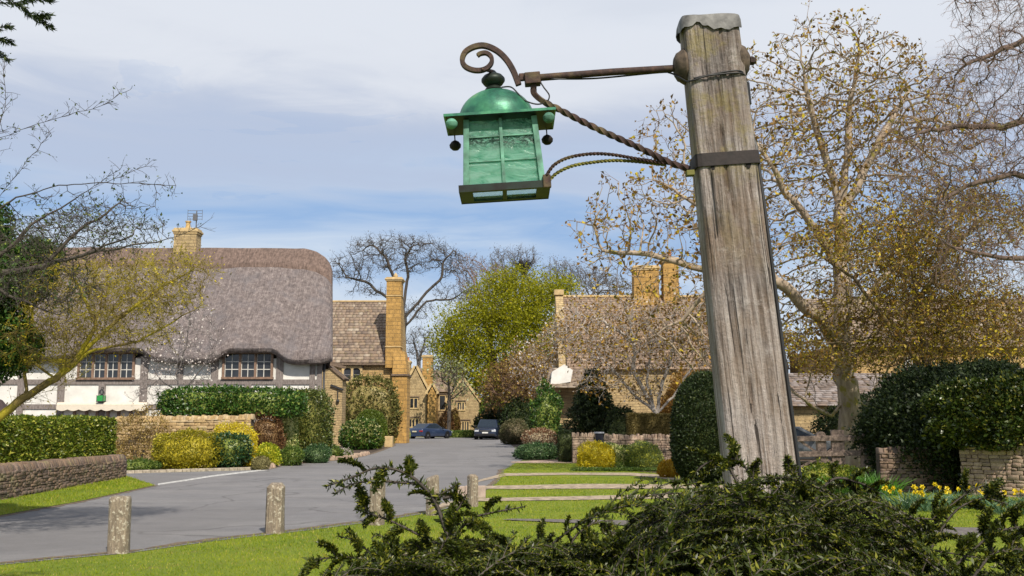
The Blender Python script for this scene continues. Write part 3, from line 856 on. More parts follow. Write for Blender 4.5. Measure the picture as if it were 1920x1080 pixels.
eave_px = [(-420, 676), (100, 676), (128, 672), (142, 661), (258, 660), (268, 664), (278, 677), (330, 681), (380, 681), (400, 679), (410, 668), (420, 661), (506, 661), (516, 665), (527, 678), (545, 683), (600, 682), (617, 676)]
def interp(tb, x):
    xs = [q[0] for q in tb]; return float(np.interp(x, xs, [q[1] for q in tb]))
def thatch(name, mat, px0, px1, nx, ridge_only=False):
    ye0 = YC - 0.62; yr = YC + 4.3; vs = []; fs = []; prof_n = None
    for i in range(nx + 1):
        px = px0 + (px1 - px0) * i / nx
        x = X(px, YC - 0.3)
        endt = max(0.0, (px - 607) / 14.0); sq = math.sqrt(max(0.0, 1 - min(1, endt) ** 2)) if endt > 0 else 1.0
        ze = sum(Z(interp(eave_px, px + k), ye0) for k in (-8, -4, 0, 4, 8)) / 5
        zr = Z(interp([(-420, 466), (560, 470), (585, 476), (603, 486), (616, 499), (622, 508)], px), yr)
        ylow = ye0; th = 0.36
        dy = yr - ylow; dz = zr - ze
        nrm = np.array([-dz, dy]); nrm = nrm / np.linalg.norm(nrm) * th        # outward (y,z)
        pr = []
        if not ridge_only:
            pr.append((YC + 0.1, ze + 0.30)); pr.append((ylow + 0.45, ze + 0.02)); pr.append((ylow + 0.22, ze - 0.02)); pr.append((ylow + 0.05, ze + 0.05)); pr.append((ylow - 0.03, ze + 0.2)); pr.append((ylow + 0.03, ze + 0.42))
            for k in range(1, 26):
                q = k / 26; sag = -0.10 * math.sin(math.pi * q)
                pr.append((ylow + 0.05 + (dy - 0.25) * q, ze + 0.42 + (dz - 0.62) * q + sag))
            pr.append((yr - 0.12, zr - 0.05)); pr.append((yr, zr)); pr.append((yr + 0.15, zr - 0.06))
            for k in range(1, 9): pr.append((yr + 0.15 + (dy - 0.2) * k / 8, zr - 0.06 - (dz - 0.4) * k / 8))
            pr.append((yr + dy - 0.4, ze + 0.1))
        else:
            zc_ = 0.075
            q0 = 0.845
            for k in range(0, 7):
                q = q0 + (0.985 - q0) * k / 6; sag = -0.10 * math.sin(math.pi * q); e = 0.11 if k else 0.0
                pr.append((ylow + 0.05 + (dy - 0.25) * q - e * 0.75, ze + 0.42 + (dz - 0.62) * q + sag + e * 0.6))
            pr.append((yr - 0.1, zr + 0.07)); pr.append((yr, zr + 0.12)); pr.append((yr + 0.15, zr + 0.06)); pr.append((yr + 0.5, zr - 0.42)); pr.append((yr + 0.48, zr - 0.55))
        if sq < 1.0:      # the rounded gable verge: the skin turns in
            cy = yr; czs = ze + 0.2
            pr = [(cy + (y_ - cy) * (0.86 + 0.14 * sq), czs + (z_ - czs) * (0.93 + 0.07 * sq)) for (y_, z_) in pr]
        prof_n = len(pr)
        for (y_, z_) in pr:
            p = np.array([[x, y_, z_]]); d = vn(p, 1.6, 9)[0] * 0.035 + vn(p, 6.0, 3)[0] * 0.014
            vs.append((x - SK * (y_ - YC), y_ - d, z_ + d * 0.5))
    for i in range(nx):
        for j in range(prof_n - 1):
            fs.append((i * prof_n + j, (i + 1) * prof_n + j, (i + 1) * prof_n + j + 1, i * prof_n + j + 1))
    fs.append(tuple((nx * prof_n + j) for j in range(prof_n))); fs.append(tuple(j for j in range(prof_n - 1, -1, -1)))
    m = MB(); m.v = vs; m.f = fs
    return m.build(name, mat, cot, smooth=True, auto=True)
thatch('thatch_roof', M_THATCH, -420, 620, 300).name = 'thatched_roof'
thatch('ridge_cap', M_RIDGE, -420, 619, 260, True)

# chimney with pot and aerial
def chimney(parent, x0, x1, y0, y1, zb, zt, mat, pots=1, capo=0.10, name='chimney', potm=None, bands=()):
    m = MB(); m.box(x0, x1, y0, y1, zb, zt - 0.32)
    c = capo
    ch = m.build(name, mat, parent)
    m = MB(); m.box(x0 - c * .5, x1 + c * .5, y0 - c * .5, y1 + c * .5, zt - 0.32, zt - 0.22); m.box(x0 - c, x1 + c, y0 - c, y1 + c, zt - 0.22, zt - 0.10); m.box(x0 - c * .3, x1 + c * .3, y0 - c * .3, y1 + c * .3, zt - 0.10, zt)
    m.build('cap', M_DRESS, ch, bevel=0.02)
    for z in bands:
        m = MB(); m.box(x0 - 0.05, x1 + 0.05, y0 - 0.05, y1 + 0.05, z, z + 0.09); m.build('string_band', M_DRESS, ch, bevel=0.02)
    for i in range(pots):
        cx = x0 + (x1 - x0) * (i + 0.5) / pots; cy = (y0 + y1) / 2
        m = MB(); m.lathe([(0.16, 0), (0.15, 0.08), (0.12, 0.12), (0.11, 0.34), (0.15, 0.36), (0.15, 0.42), (0.09, 0.42), (0.09, 0.2)], (cx, cy, zt), k=16)
        m.build('chimney_pot', potm or plain('terracotta', (0.42, 0.16, 0.07), 0.8), ch, smooth=True, auto=True)
    return ch
yk = YC + 4.0
chs = chimney(cot, X(313, yk), X(356, yk), yk, yk + 0.8, Z(480, yk), Z(427, yk), M_STONEB, 1, 0.09, potm=plain('buff_pot', (0.5, 0.34, 0.14), 0.8))
m = MB(); ax = X(350, yk); zt = Z(392, yk); m.bar((ax, yk + 0.4, Z(432, yk)), (ax, yk + 0.4, zt), 0.045, 0.045)
for z_ in np.linspace(Z(408, yk), zt, 4): m.bar((X(333, yk), yk + 0.4, z_), (X(361, yk), yk + 0.4, z_), 0.02, 0.02)
for x_ in (X(333, yk), X(361, yk)): m.bar((x_, yk + 0.4, Z(410, yk)), (x_, yk + 0.4, zt + 0.05), 0.018, 0.018)
m.obox((ax - 0.05, yk + 0.35, Z(405, yk)), (0.10, 0, 0), (0, 0.08, 0), (0, 0, 0.16))
o = m.build('television_aerial', plain('aerial_grey', (0.12, 0.12, 0.13), 0.5)); tag(o, 'metal television aerial fixed to the cottage chimney', 'aerial')
# awning
m = MB(); xa, xb = X(114, YC), X(281, YC); za = Z(755.5, YC); N_ = 60; top = []; vs = []; fs = []
aw = thing('awning', 'cream roll-out awning with a scalloped valance on the cottage wall', 'awning', (0.5 * (xa + xb), YC - 0.2, za))
M_AWN = plain('cream_canvas', (0.70, 0.63, 0.52), 0.85, var=0.06)
m = MB(); m.tube([(xa, YC - 0.24, za - 0.10), (xb, YC - 0.24, za - 0.10)], 0.13, 12); m.build('cassette', M_AWN, aw, smooth=True, auto=True)
m = MB(); sc = 8; pl = [(xa, YC - 0.39, za - 0.13), (xb, YC - 0.39, za - 0.13)]
for i in range(sc * 8, -1, -1): u = i / (sc * 8); pl.append((xa + (xb - xa) * u, YC - 0.39, za - 0.30 - 0.07 * abs(math.sin(u * sc * math.pi))))
m.prism(pl, (0, 0.015, 0)); m.build('valance', M_AWN, aw)
# small green lantern on its bracket
cx = X(195, YC); sl_ = thing('wall_lantern', 'small green hanging lantern on the white cottage wall above the awning', 'lantern', (cx, YC - 0.2, Z(745, YC)))
M_IRON = plain('black_iron', (0.03, 0.03, 0.032), 0.5)
m = MB(); m.bar((cx, YC - 0.03, Z(727, YC)), (cx, YC - 0.32, Z(727, YC)), 0.03, 0.03); m.bar((cx, YC - 0.3, Z(727, YC)), (cx, YC - 0.3, Z(733, YC)), 0.02, 0.02); m.lathe([(0.02, 0.28), (0.10, 0.2), (0.13, 0.1), (0.14, 0.06)], (cx, YC - 0.3, Z(741, YC)), k=12); m.build('hood', M_IRON, sl_)
m = MB(); hh = 0.145; z0, z1 = Z(752.5, YC), Z(742, YC); m.box(cx - hh, cx + hh, YC - 0.3 - hh, YC - 0.3 + hh, z0, z1); m.build('glass_body', plain('green_glass_small', (0.03, 0.30, 0.06), 0.2), sl_, bevel=0.01)
m = MB(); m.box(cx - .17, cx + .17, YC - 0.47, YC - 0.13, z0 - 0.03, z0 - 0.002)
for a_ in (-1, 1):
    for b_ in (-1, 1): m.box(cx + a_ * hh - .012, cx + a_ * hh + .012, YC - .3 + b_ * hh - .012, YC - .3 + b_ * hh + .012, z0, z1 + 0.01)
m.build('frame', M_IRON, sl_)

# ---------------------------------------------------------- parasol edge at far left
yp = 36; pr_ = thing('garden_parasol', 'dark brown garden parasol just above the hedge at the left edge', 'parasol', (X(-12, yp), yp, 0))
m = MB(); cz = Z(744, yp); m.lathe([(0.02, 0), (0.3, -0.12), (0.66, -0.55), (0.70, -0.62), (0.66, -0.62), (0.28, -0.2), (0.01, -0.06)], (X(-12, yp), yp, cz), k=10); m.build('canopy', plain('dark_brown_cloth', (0.06, 0.04, 0.04), 0.8), pr_)
m = MB(); m.tube([(X(-12, yp), yp, 0), (X(-12, yp), yp, cz)], 0.03); m.build('pole', M_BROWNW, pr_)

# ---------------------------------------------------------- second house: stone, tall chimney
Y2 = 78.0
h2 = thing('stone_house', 'honey stone house with a steep slate roof and tall orange chimney beyond the thatch', 'house', (X(690, Y2), Y2, 0))
x0, x1 = X(560, Y2), X(741, Y2); ze = Z(677, Y2)
yr2 = Y2 + 4.2; zr2 = Z(566, yr2)
m = MB(); m.box(x0, x1, Y2, Y2 + 8.4, 0, ze); m.build('wall', M_STONEW, h2)
m = MB(); m.prism([(x1 - 0.55, Y2 - 0.12, ze - 0.1), (x1 - 0.55, Y2 + 8.5, ze - 0.1), (x1 - 0.55, yr2, zr2 + 0.28)], (0.6, 0, 0)); m.build('gable', M_STONEW, h2, bevel=0.03)
xg = X(723, yr2)
tiles('roof', (x0, Y2 - 0.3, ze - 0.15), (x1 - 0.5, Y2 - 0.3, ze - 0.15), (x0, yr2, zr2), (x1 - 0.5, yr2, zr2), h2, rh=0.3, tw=0.36, seed=2)
tiles('roof', (x0, Y2 + 8.7, ze - 0.15), (x1 - 0.5, Y2 + 8.7, ze - 0.15), (x0, yr2, zr2), (x1 - 0.5, yr2, zr2), h2, rh=0.6, tw=0.8, seed=3)
m = MB(); m.box(x0, x1 - 0.4, yr2 - 0.12, yr2 + 0.12, zr2 - 0.02, zr2 + 0.12); m.build('ridge_tiles', M_DRESS, h2, bevel=0.03)
m = MB(); m.box(x0, X(725, Y2), Y2 - 0.36, Y2 - 0.2, ze - 0.32, ze - 0.16); m.build('gutter', M_DRIP, h2)
# the stack climbs the front corner in diminishing stages
ch = chimney(h2, X(723, Y2), X(751, Y2), Y2 - 0.5, Y2 + 0.9, Z(690, Y2), Z(521, Y2), M_STONEO, 0, 0.14, name='chimney_stack', bands=(Z(557, Y2), Z(652, Y2)))
m = MB(); m.box(X(737, Y2), X(765, Y2) , Y2 - 0.8, Y2 + 1.6, 0, Z(705, Y2)); m.hexa([(X(737, Y2), Y2 - .8, Z(705, Y2)), (X(765, Y2), Y2 - .8, Z(705, Y2)), (X(765, Y2), Y2 + 1.6, Z(705, Y2)), (X(737, Y2), Y2 + 1.6, Z(705, Y2)), (X(737, Y2), Y2 - .5, Z(660, Y2)), (X(759, Y2), Y2 - .5, Z(660, Y2)), (X(759, Y2), Y2 + 1.2, Z(660, Y2)), (X(737, Y2), Y2 + 1.2, Z(660, Y2))]); m.build('chimney_base', M_STONEO, h2, bevel=0.03)
m = MB(); m.box(X(736, Y2) - .02, X(767, Y2), Y2 - 0.92, Y2 + 1.7, Z(705.5, Y2), Z(702, Y2)); m.build('string_course', M_DRIP, h2)
m = MB(); m.lathe([(0.14, 0), (0.12, 0.1), (0.2, 0.18), (0.12, 0.3), (0.03, 0.42)], (X(738, Y2), Y2 + 0.2, Z(521, Y2)), k=12); m.build('finial', M_DRESS, h2, smooth=True)
window(h2, X(644, Y2), X(675, Y2), Z(715, Y2), Z(690, Y2), Y2, 2, 1, 2, fm=M_DRESS, mm=M_LEAD, fw_=0.16, proud=0.12, arch=True, drip=M_DRIP)
# low wing with stone coping, nearer the road
pw = thing('stone_pier', 'tall coursed stone end wall with sloping coping right of the thatched cottage', 'wall', (X(628, 70), 70, 0))
m = MB(); xa, xb = X(590, 70), X(641.5, 70); m.prism([(xa, 70, 0), (xb, 70, 0), (xb, 70, Z(712, 70)), (X(612, 70), 70, Z(682, 70)), (xa, 70, Z(682, 70))], (0, 1.6, 0)); m.build('wall', M_STONEB, pw)
m = MB(); m.bar((X(609, 70), 70.75, Z(681, 70)), (X(646, 70), 70.75, Z(711, 70)), 0.16, 1.75, (0, 1, 0)); m.build('coping', M_DRIP, pw, bevel=0.02)
m = MB(); m.bar((X(620, 70), 69.9, Z(722, 70)), (X(644, 70), 69.9, Z(731, 70)), 0.12, 0.14); m.bar((X(634, 70), 69.88, Z(731, 70)), (X(634, 70), 69.88, Z(748, 70)), 0.05, 0.05); m.ball((X(634, 70), 69.88, Z(752, 70)), 0.12); m.build('bracket_lamp', M_IRON, pw)
m = MB(); m.bar((X(590, 70), 69.2, Z(676, 70)), (X(646, 70), 70.2, Z(689, 70)), 0.10, 0.18); m.build('eave_beam', M_DRIP, pw)

# ---------------------------------------------------------- far house with gables
Y3 = 112.0
h3 = thing('gabled_house', 'far buff stone house with three gables at the end of the street', 'house', (X(830, Y3), Y3, 0))
def gable_block(parent, px0, px1, eave, peak, y, depth, mat, dripw=False, seed=0, cope=True):
    x0, x1 = X(px0, y), X(px1, y); ze = Z(eave, y); zp = Z(peak, y); cx = (x0 + x1) / 2
    m = MB(); m.prism([(x0, y, 0), (x1, y, 0), (x1, y, ze), (cx, y, zp), (x0, y, ze)], (0, depth, 0)); m.build('wall', mat, parent)
    for s_ in (-1, 1):
        xe = x0 - 0.15 if s_ < 0 else x1 + 0.15; k = (zp - ze) / (x1 - cx); zz_ = ze - 0.15 * k
        tiles('roof', (xe, y + 0.25, zz_ + 0.03), (xe, y + depth, zz_ + 0.03), (cx, y + 0.25, zp + 0.04), (cx, y + depth, zp + 0.04), parent, rh=0.35, tw=0.45, seed=seed + s_ + 2)
        if cope:
            m = MB(); m.bar((xe, y + 0.1, zz_ + 0.06), (cx + 0.05 * s_, y + 0.1, zp + 0.10), 0.36, 0.2, (0, 1, 0)); m.build('coping', M_DRESS, parent)
    return x0, x1
gable_block(h3, 838, 898, 752, 712, Y3, 9, M_STONEB, seed=10)
gable_block(h3, 757, 800, 728, 688, Y3 - 1.5, 10, M_STONEB, seed=20)
gable_block(h3, 802, 818, 735, 722, Y3 - 2.4, 3, M_STONEO, seed=30)
m = MB(); m.box(X(790, Y3), X(850, Y3), Y3 + 0.5, Y3 + 8, 0, Z(733, Y3)); m.build('wall', M_STONEB, h3)
tiles('roof', (X(790, Y3), Y3 + 0.2, Z(735, Y3)), (X(870, Y3), Y3 + 0.2, Z(735, Y3)), (X(790, Y3), Y3 + 4.5, Z(694, Y3 + 4.5)), (X(870, Y3), Y3 + 4.5, Z(694, Y3 + 4.5)), h3, rh=0.35, tw=0.45, seed=5)
tiles('roof', (X(740, Y3), Y3 + 1.8, Z(728, Y3)), (X(800, Y3), Y3 + 1.8, Z(728, Y3)), (X(740, Y3), Y3 + 5.5, Z(690, Y3 + 5.5)), (X(800, Y3), Y3 + 5.5, Z(690, Y3 + 5.5)), h3, rh=0.35, tw=0.45, seed=6)
chimney(h3, X(792, Y3), X(811, Y3), Y3 - 0.4, Y3 + 1.0, 0, Z(666, Y3), M_STONEO, 0, 0.12)
chimney(h3, X(752, Y3), X(762, Y3), Y3 + 4, Y3 + 5.0, Z(715, Y3), Z(672, Y3), M_STONEB, 1, 0.1)
window(h3, X(772, Y3), X(785, Y3), Z(765, Y3), Z(748, Y3), Y3 - 1.5, 2, 1, 1, fm=M_DRESS, fw_=0.12, drip=M_DRIP)
window(h3, X(770, Y3), X(787, Y3), Z(800, Y3), Z(786, Y3), Y3 - 1.5, 3, 1, 1, fm=M_DRESS, fw_=0.12, drip=M_DRIP)
window(h3, X(858, Y3), X(870, Y3), Z(768, Y3), Z(755, Y3), Y3, 3, 1, 1, fm=M_DRESS, fw_=0.12, drip=M_DRIP)
window(h3, X(867, Y3), X(879, Y3), Z(808, Y3), Z(791, Y3), Y3, 3, 1, 1, fm=M_DRESS, fw_=0.12, drip=M_DRIP)
window(h3, X(841, Y3), X(849, Y3), Z(808, Y3), Z(791, Y3), Y3, 2, 1, 1, fm=M_DRESS, fw_=0.12, drip=M_DRIP)
window(h3, X(824, Y3), X(834, Y3), Z(768, Y3), Z(742, Y3), Y3 + 0.5, 1, 1, 1, fm=M_DRESS, fw_=0.12, drip=M_DRIP, name='window')

# ---------------------------------------------------------- right house behind the white-barked tree
Y4 = 60.0
h4 = thing('stone_house', 'long stone house with two orange chimneys behind the small blossoming tree', 'house', (X(1200, Y4), Y4, 0))
x0, x1 = X(1052, Y4), X(1480, Y4); ze = Z(690, Y4); yr4 = Y4 + 4.5; zr4 = Z(557, yr4)
m = MB(); m.box(x0, x1, Y4, Y4 + 9, 0, ze); m.build('wall', M_STONEB, h4)
m = MB(); m.prism([(x0 - 0.12, Y4 - 0.1, ze - 0.2), (x0 - 0.12, Y4 + 9.1, ze - 0.2), (x0 - 0.12, yr4, zr4 + 0.25)], (0.5, 0, 0)); m.build('gable', M_STONEB, h4, bevel=0.03)
m = MB(); m.box(x0 - 0.2, x0 + 0.42, yr4 - 0.3, yr4 + 0.3, zr4 + 0.1, zr4 + 0.45); m.build('kneeler', M_DRESS, h4, bevel=0.03)
tiles('roof', (x0 + 0.35, Y4 - 0.3, ze - 0.1), (x1, Y4 - 0.3, ze - 0.1), (x0 + 0.35, yr4, zr4), (x1, yr4, zr4), h4, rh=0.24, tw=0.34, seed=7, mat=stonemat('pale_slates', [(0.30, 0.21, 0.15), (0.38, 0.27, 0.19), (0.23, 0.16, 0.115), (0.34, 0.235, 0.16)], 8))
tiles('roof', (x0 + 0.35, Y4 + 9.3, ze - 0.1), (x1, Y4 + 9.3, ze - 0.1), (x0 + 0.35, yr4, zr4), (x1, yr4, zr4), h4, rh=0.6, tw=0.8, seed=8)
m = MB(); m.box(x0 + 0.35, x1, yr4 - 0.12, yr4 + 0.12, zr4 - 0.02, zr4 + 0.12); m.build('ridge_tiles', M_DRESS, h4, bevel=0.03)
chimney(h4, X(1190, yr4), X(1237, yr4), yr4 - 0.6, yr4 + 0.6, zr4 - 1.2, Z(500, yr4), M_STONEO, 0, 0.1)
chimney(h4, X(1246, yr4), X(1275, yr4), yr4 - 0.5, yr4 + 0.5, zr4 - 1.2, Z(485, yr4), M_STONEO, 1, 0.14)
# white bay and tan porch at its street corner
m = MB(); xa, xb = X(1033, 57), X(1066, 57); m.prism([P(1032, 722, 57), P(1035, 697, 57), P(1058, 683, 57), P(1074, 694, 57), P(1070, 716, 57)], (0, 3, 0)); m.build('white_bay', M_RENDER, h4)
m = MB(); m.box(xa, X(1130, 58), 58, 60.2, 0, Z(723, 58)); m.build('porch', M_STONEB, h4)
tiles('porch_roof', (xa - 0.3, 56.4, Z(727, 56.4)), (X(1130, 57), 56.4, Z(727, 56.4)), (xa, 60, Z(690, 60)), (X(1130, 60), 60, Z(690, 60)), h4, rh=0.24, tw=0.34, seed=9)
m = MB(); m.box(X(1046, 57.6), X(1049, 57.6), 57.5, 57.9, 0, Z(735, 57.6)); m.box(X(1030, 57.6), X(1040, 57.6), 57.7, 57.8, 0, Z(765, 57.6)); m.build('timber_porch_post', M_BROWNW, h4)

# low outbuilding behind the gate and far right house
Y5 = 46.0
h5 = thing('outbuilding', 'low stone outbuilding with a pale slate roof behind the wooden gate', 'outbuilding', (X(1600, Y5), Y5, 0))
x0, x1 = X(1440, Y5), X(1790, Y5)
m = MB(); m.box(x0, x1, Y5, Y5 + 6, 0, Z(758, Y5)); m.build('wall', M_STONEB, h5)
tiles('roof', (x0 - 0.2, Y5 - 0.4, Z(762, Y5)), (x1 + 0.2, Y5 - 0.4, Z(762, Y5)), (x0 - 0.2, Y5 + 3, Z(700, Y5 + 3)), (x1 + 0.2, Y5 + 3, Z(700, Y5 + 3)), h5, rh=0.22, tw=0.34, seed=11, mat=stonemat('grey_slates', [(0.24, 0.19, 0.17), (0.33, 0.29, 0.28), (0.18, 0.14, 0.12), (0.27, 0.20, 0.16)], 8))
window(h5, X(1700, Y5), X(1722, Y5), Z(800, Y5), Z(776, Y5), Y5, 2, 2, 2, fw_=0.07)
Y6 = 54.0
h6 = thing('stone_house', 'warm brown stone house behind the big right-hand hedge', 'house', (X(1800, Y6), Y6, 0))
x0, x1 = X(1560, Y6), X(2150, Y6)
m = MB(); m.box(x0, x1, Y6, Y6 + 8, 0, Z(650, Y6)); m.build('wall', M_STONEW, h6)
tiles('roof', (x0 - 0.2, Y6 - 0.4, Z(652, Y6)), (x1 + 0.2, Y6 - 0.4, Z(652, Y6)), (x0 - 0.2, Y6 + 4, Z(560, Y6 + 4)), (x1 + 0.2, Y6 + 4, Z(560, Y6 + 4)), h6, rh=0.24, tw=0.36, seed=12)
window(h6, X(1838, Y6), X(1860, Y6), Z(692, Y6), Z(668, Y6), Y6, 2, 2, 2, fw_=0.07)
window(h6, X(1700, Y6), X(1722, Y6), Z(692, Y6), Z(668, Y6), Y6, 2, 2, 2, fw_=0.07)

# ================================================================== LAMP POST (leans a little to the left)
YL = 4.4
def Q(px, py, dy=0.0):
    q = P(px, py, YL); return np.array([q[0], YL + dy, q[2]])
SC = YL / FPX * 1.02          # metres per survey pixel there
ptop, pbot = Q(1333, 24), Q(1432, 870)
axis = unit(ptop - pbot); side = np.array([axis[2], 0, -axis[0]])   # across, to the right
ground_c = pbot - axis * (pbot[2] / axis[2])
lamp = thing('lamp_post', 'leaning weathered timber lamp post with an iron bracket in the foreground', 'lamp post', (float(ground_c[0]), YL + 0.14, 0))
t = NT('weathered_post')
ang = math.atan2(axis[0], axis[2])
mp = t.mapping((1, 1, 1), rot=(0, -ang, 0))
def mp2(s): 
    m = t.n('ShaderNodeMapping'); m.inputs['Scale'].default_value = s; t.l(mp, m.inputs[0]); return m.outputs[0]
g1 = t.noise(1.0, 6, 0.65, mp2((60, 60, 3.0)), 0.4); g2 = t.noise(1.0, 4, 0.6, mp2((14, 14, 0.9)), 0.8)
g3 = t.noise(3.2, 5, 0.6); g4 = t.noise(1.0, 3, 0.5, mp2((46, 46, 1.5)), 0.9); g5 = t.noise(45, 5, 0.7)
col = t.ramp(g1, [(0.30, (0.055, 0.04, 0.034)), (0.43, (0.19, 0.155, 0.14)), (0.55, (0.34, 0.295, 0.275)), (0.72, (0.54, 0.49, 0.46))])
col = t.mix(0.85, col, t.ramp(g2, [(0.32, 0.45), (0.66, 1.25)]), 'MULTIPLY')
col = t.mix(t.ramp(g3, [(0.42, 0.0), (0.62, 0.55)]), col, (0.22, 0.145, 0.085))
col = t.mix(t.ramp(t.noise(9, 6, 0.75), [(0.58, 0.0), (0.70, 0.5)]), col, (0.52, 0.47, 0.44))
sepz = t.n('ShaderNodeSeparateXYZ'); t.l(t.tc.outputs['Object'], sepz.inputs[0])
col = t.mix(t.math('MULTIPLY', t.ramp(t.math('DIVIDE', sepz.outputs[2], 4.0), [(0.30, 0.62), (0.62, 0.0)]), t.ramp(g1, [(0.38, 0.15), (0.6, 1.0)])), col, (0.60, 0.54, 0.49))
crk = t.ramp(g4, [(0.345, 1.0), (0.365, 0.0)])
moss = t.math('MULTIPLY', t.ramp(t.noise(7, 5, 0.7), [(0.5, 0.0), (0.62, 0.8)]), t.ramp(t.math('DIVIDE', sepz.outputs[2], 4.0), [(0.55, 0.0), (0.75, 0.7)]))
col = t.mix(moss, col, (0.27, 0.22, 0.07))
col = t.mix(t.math('MULTIPLY', crk, 0.85), col, (0.03, 0.022, 0.018))
t.col(col); t.set(Roughness=0.92)
t.bump(t.math('SUBTRACT', t.math('ADD', t.math('MULTIPLY', g1, 0.6), t.math('MULTIPLY', g5, 0.25)), t.math('MULTIPLY', crk, 1.3)), 0.035, 1.0)
M_POST = t.m
def post_edges(zf):
    """left and right edges of the front face at survey row"""
    return 0
hz = np.linspace(0, 1, 420)
top_l, top_r = Q(1281, 27), Q(1386, 27); bot_l, bot_r = Q(1364.5, 860), Q(1499, 880)
def post_at(z):
    kl = (z - bot_l[2]) / (top_l[2] - bot_l[2]); kr = (z - bot_r[2]) / (top_r[2] - bot_r[2])
    return bot_l[0] + (top_l[0] - bot_l[0]) * kl, bot_r[0] + (top_r[0] - bot_r[0]) * kr
NR = 96; NZ = 460; zt_ = float(Q(1333, 30)[2])
u_ = np.arange(NR) / NR
VV = []
for iz in range(NZ + 1):
    z = -0.05 + (zt_ + 0.05) * iz / NZ; xl_, xr_ = post_at(z); hw = (xr_ - xl_) / 2; cx = (xl_ + xr_) / 2; hd = hw * 0.6
    an = 2 * math.pi * u_; c_, s_ = np.cos(an), np.sin(an); n_ = 9.0
    rr = (np.abs(c_) ** n_ + np.abs(s_) ** n_) ** (-1 / n_)
    p = np.stack([cx + hw * rr * c_, YL + hd + hd * rr * s_, np.full(NR, z)], 1); VV.append(p)
VV = np.array(VV); flat = VV.reshape(-1, 3)
ctr = VV.mean(1, keepdims=True); outd = VV - ctr; outd[:, :, 2] = 0; outd = unit(outd).reshape(-1, 3)
lp = flat.copy(); lp[:, 0] -= ang * 0 ; sh = (lp[:, 0] - lp[:, 2] * math.tan(ang))
st = np.stack([sh * 1.0, lp[:, 1], lp[:, 2] * 0.09], 1)
d = vn(st, 38, 1) * 0.0022 + vn(np.stack([sh, lp[:, 1], lp[:, 2] * 0.25], 1), 9, 2) * 0.004
# long drying cracks
rc = np.random.default_rng(12); faces_x = []
for k in range(26):
    x0c = rc.uniform(-0.45, 0.45); z0c = rc.uniform(0.9, 3.4); Lc = rc.uniform(0.18, 0.9); dep = rc.uniform(0.006, 0.022); wd = rc.uniform(0.0025, 0.005)
    xlz = np.array([post_at(z) for z in lp[:, 2]]) if k == 0 else xlz
    mid = (xlz[:, 0] + xlz[:, 1]) / 2; hwz = (xlz[:, 1] - xlz[:, 0]) / 2
    cxk = mid + hwz * (x0c * 1.8) + 0.006 * np.sin(lp[:, 2] * 9 + k)
    m_ = np.exp(-((lp[:, 0] - cxk) / wd) ** 2) * np.clip(1 - ((lp[:, 2] - z0c) / (Lc / 2)) ** 2, 0, 1) * (lp[:, 1] < YL + 0.06)
    d = d - dep * m_
flat = flat + outd * d[:, None]
fs = []
ii = np.arange(NZ)[:, None] * NR + np.arange(NR)[None]; jj = np.arange(NZ)[:, None] * NR + (np.arange(NR)[None] + 1) % NR
F = np.stack([ii, jj, jj + NR, ii + NR], -1).reshape(-1, 4)
# end cap: collapse ring
capc = flat[-NR:].mean(0) + (0, 0, 0.01); flat = np.concatenate([flat, capc[None]]); b0 = NZ * NR
Fc = np.array([[b0 + j, b0 + (j + 1) % NR, len(flat) - 1, len(flat) - 1] for j in range(NR)])
me = bpy.data.meshes.new('post'); me.from_pydata(flat.tolist(), [], F.tolist() + [(a, b, c) for a, b, c, _ in Fc.tolist()]); me.materials.append(M_POST)
me.polygons.foreach_set('use_smooth', np.ones(len(me.polygons), dtype=bool)); link('post', me, lamp)
# lead sheet dressed over the top
xl_, xr_ = post_at(zt_); m = MB(); hw = (xr_ - xl_) / 2 + 0.006; cx = (xl_ + xr_) / 2; cy = YL + hw * 0.6; n_ = 64; rings = []
rl = np.random.default_rng(8)
hem = lambda j: 0.028 + 0.040 * abs(math.sin(j / n_ * 2 * math.pi * 2.0 + 0.9)) + 0.006 * math.sin(j * 1.7)
for (k, dz_) in ((1.05, None), (1.035, -0.012), (0.99, 0.008), (0.7, 0.016), (0.02, 0.02)):
    for j in range(n_):
        a_ = 2 * math.pi * j / n_; c_, s_ = math.cos(a_), math.sin(a_); rr = (abs(c_) ** 8 + abs(s_) ** 8) ** (-1 / 8); z = (-hem(j) if dz_ is None else dz_) + 0.004 * math.sin(3 * a_ + 5 * k) * k
        m.v.append((cx + hw * k * rr * c_ + (0.006 * math.sin(5 * a_) if dz_ is None else 0), cy + hw * k * rr * s_ * 0.64, zt_ + z))
for i in range(4):
    for j in range(n_): m.f.append((i * n_ + j, i * n_ + (j + 1) % n_, (i + 1) * n_ + (j + 1) % n_, (i + 1) * n_ + j))
m.f.append(tuple(4 * n_ + j for j in range(n_)))
m.build('lead_cap', plain('dull_lead', (0.17, 0.165, 0.16), 0.6, var=0.5, scale=14, bump=0.004), lamp, smooth=True, auto=True)
t = NT('rusty_iron')
a = t.noise(28, 6, 0.7); b = t.noise(9, 4, 0.6)
col = t.ramp(a, [(0.3, (0.022, 0.014, 0.013)), (0.55, (0.060, 0.033, 0.027)), (0.75, (0.16, 0.085, 0.055))]); col = t.mix(t.ramp(b, [(0.5, 0.0), (0.62, 0.55)]), col, (0.17, 0.135, 0.06))
t.col(col); t.set(Roughness=0.75, Metallic=0.25); t.bump(a, 0.003); M_RUST = t.m
M_DKIRON = plain('dark_rusty_band', (0.018, 0.011, 0.010), 0.7, var=0.4, scale=30, bump=0.002)
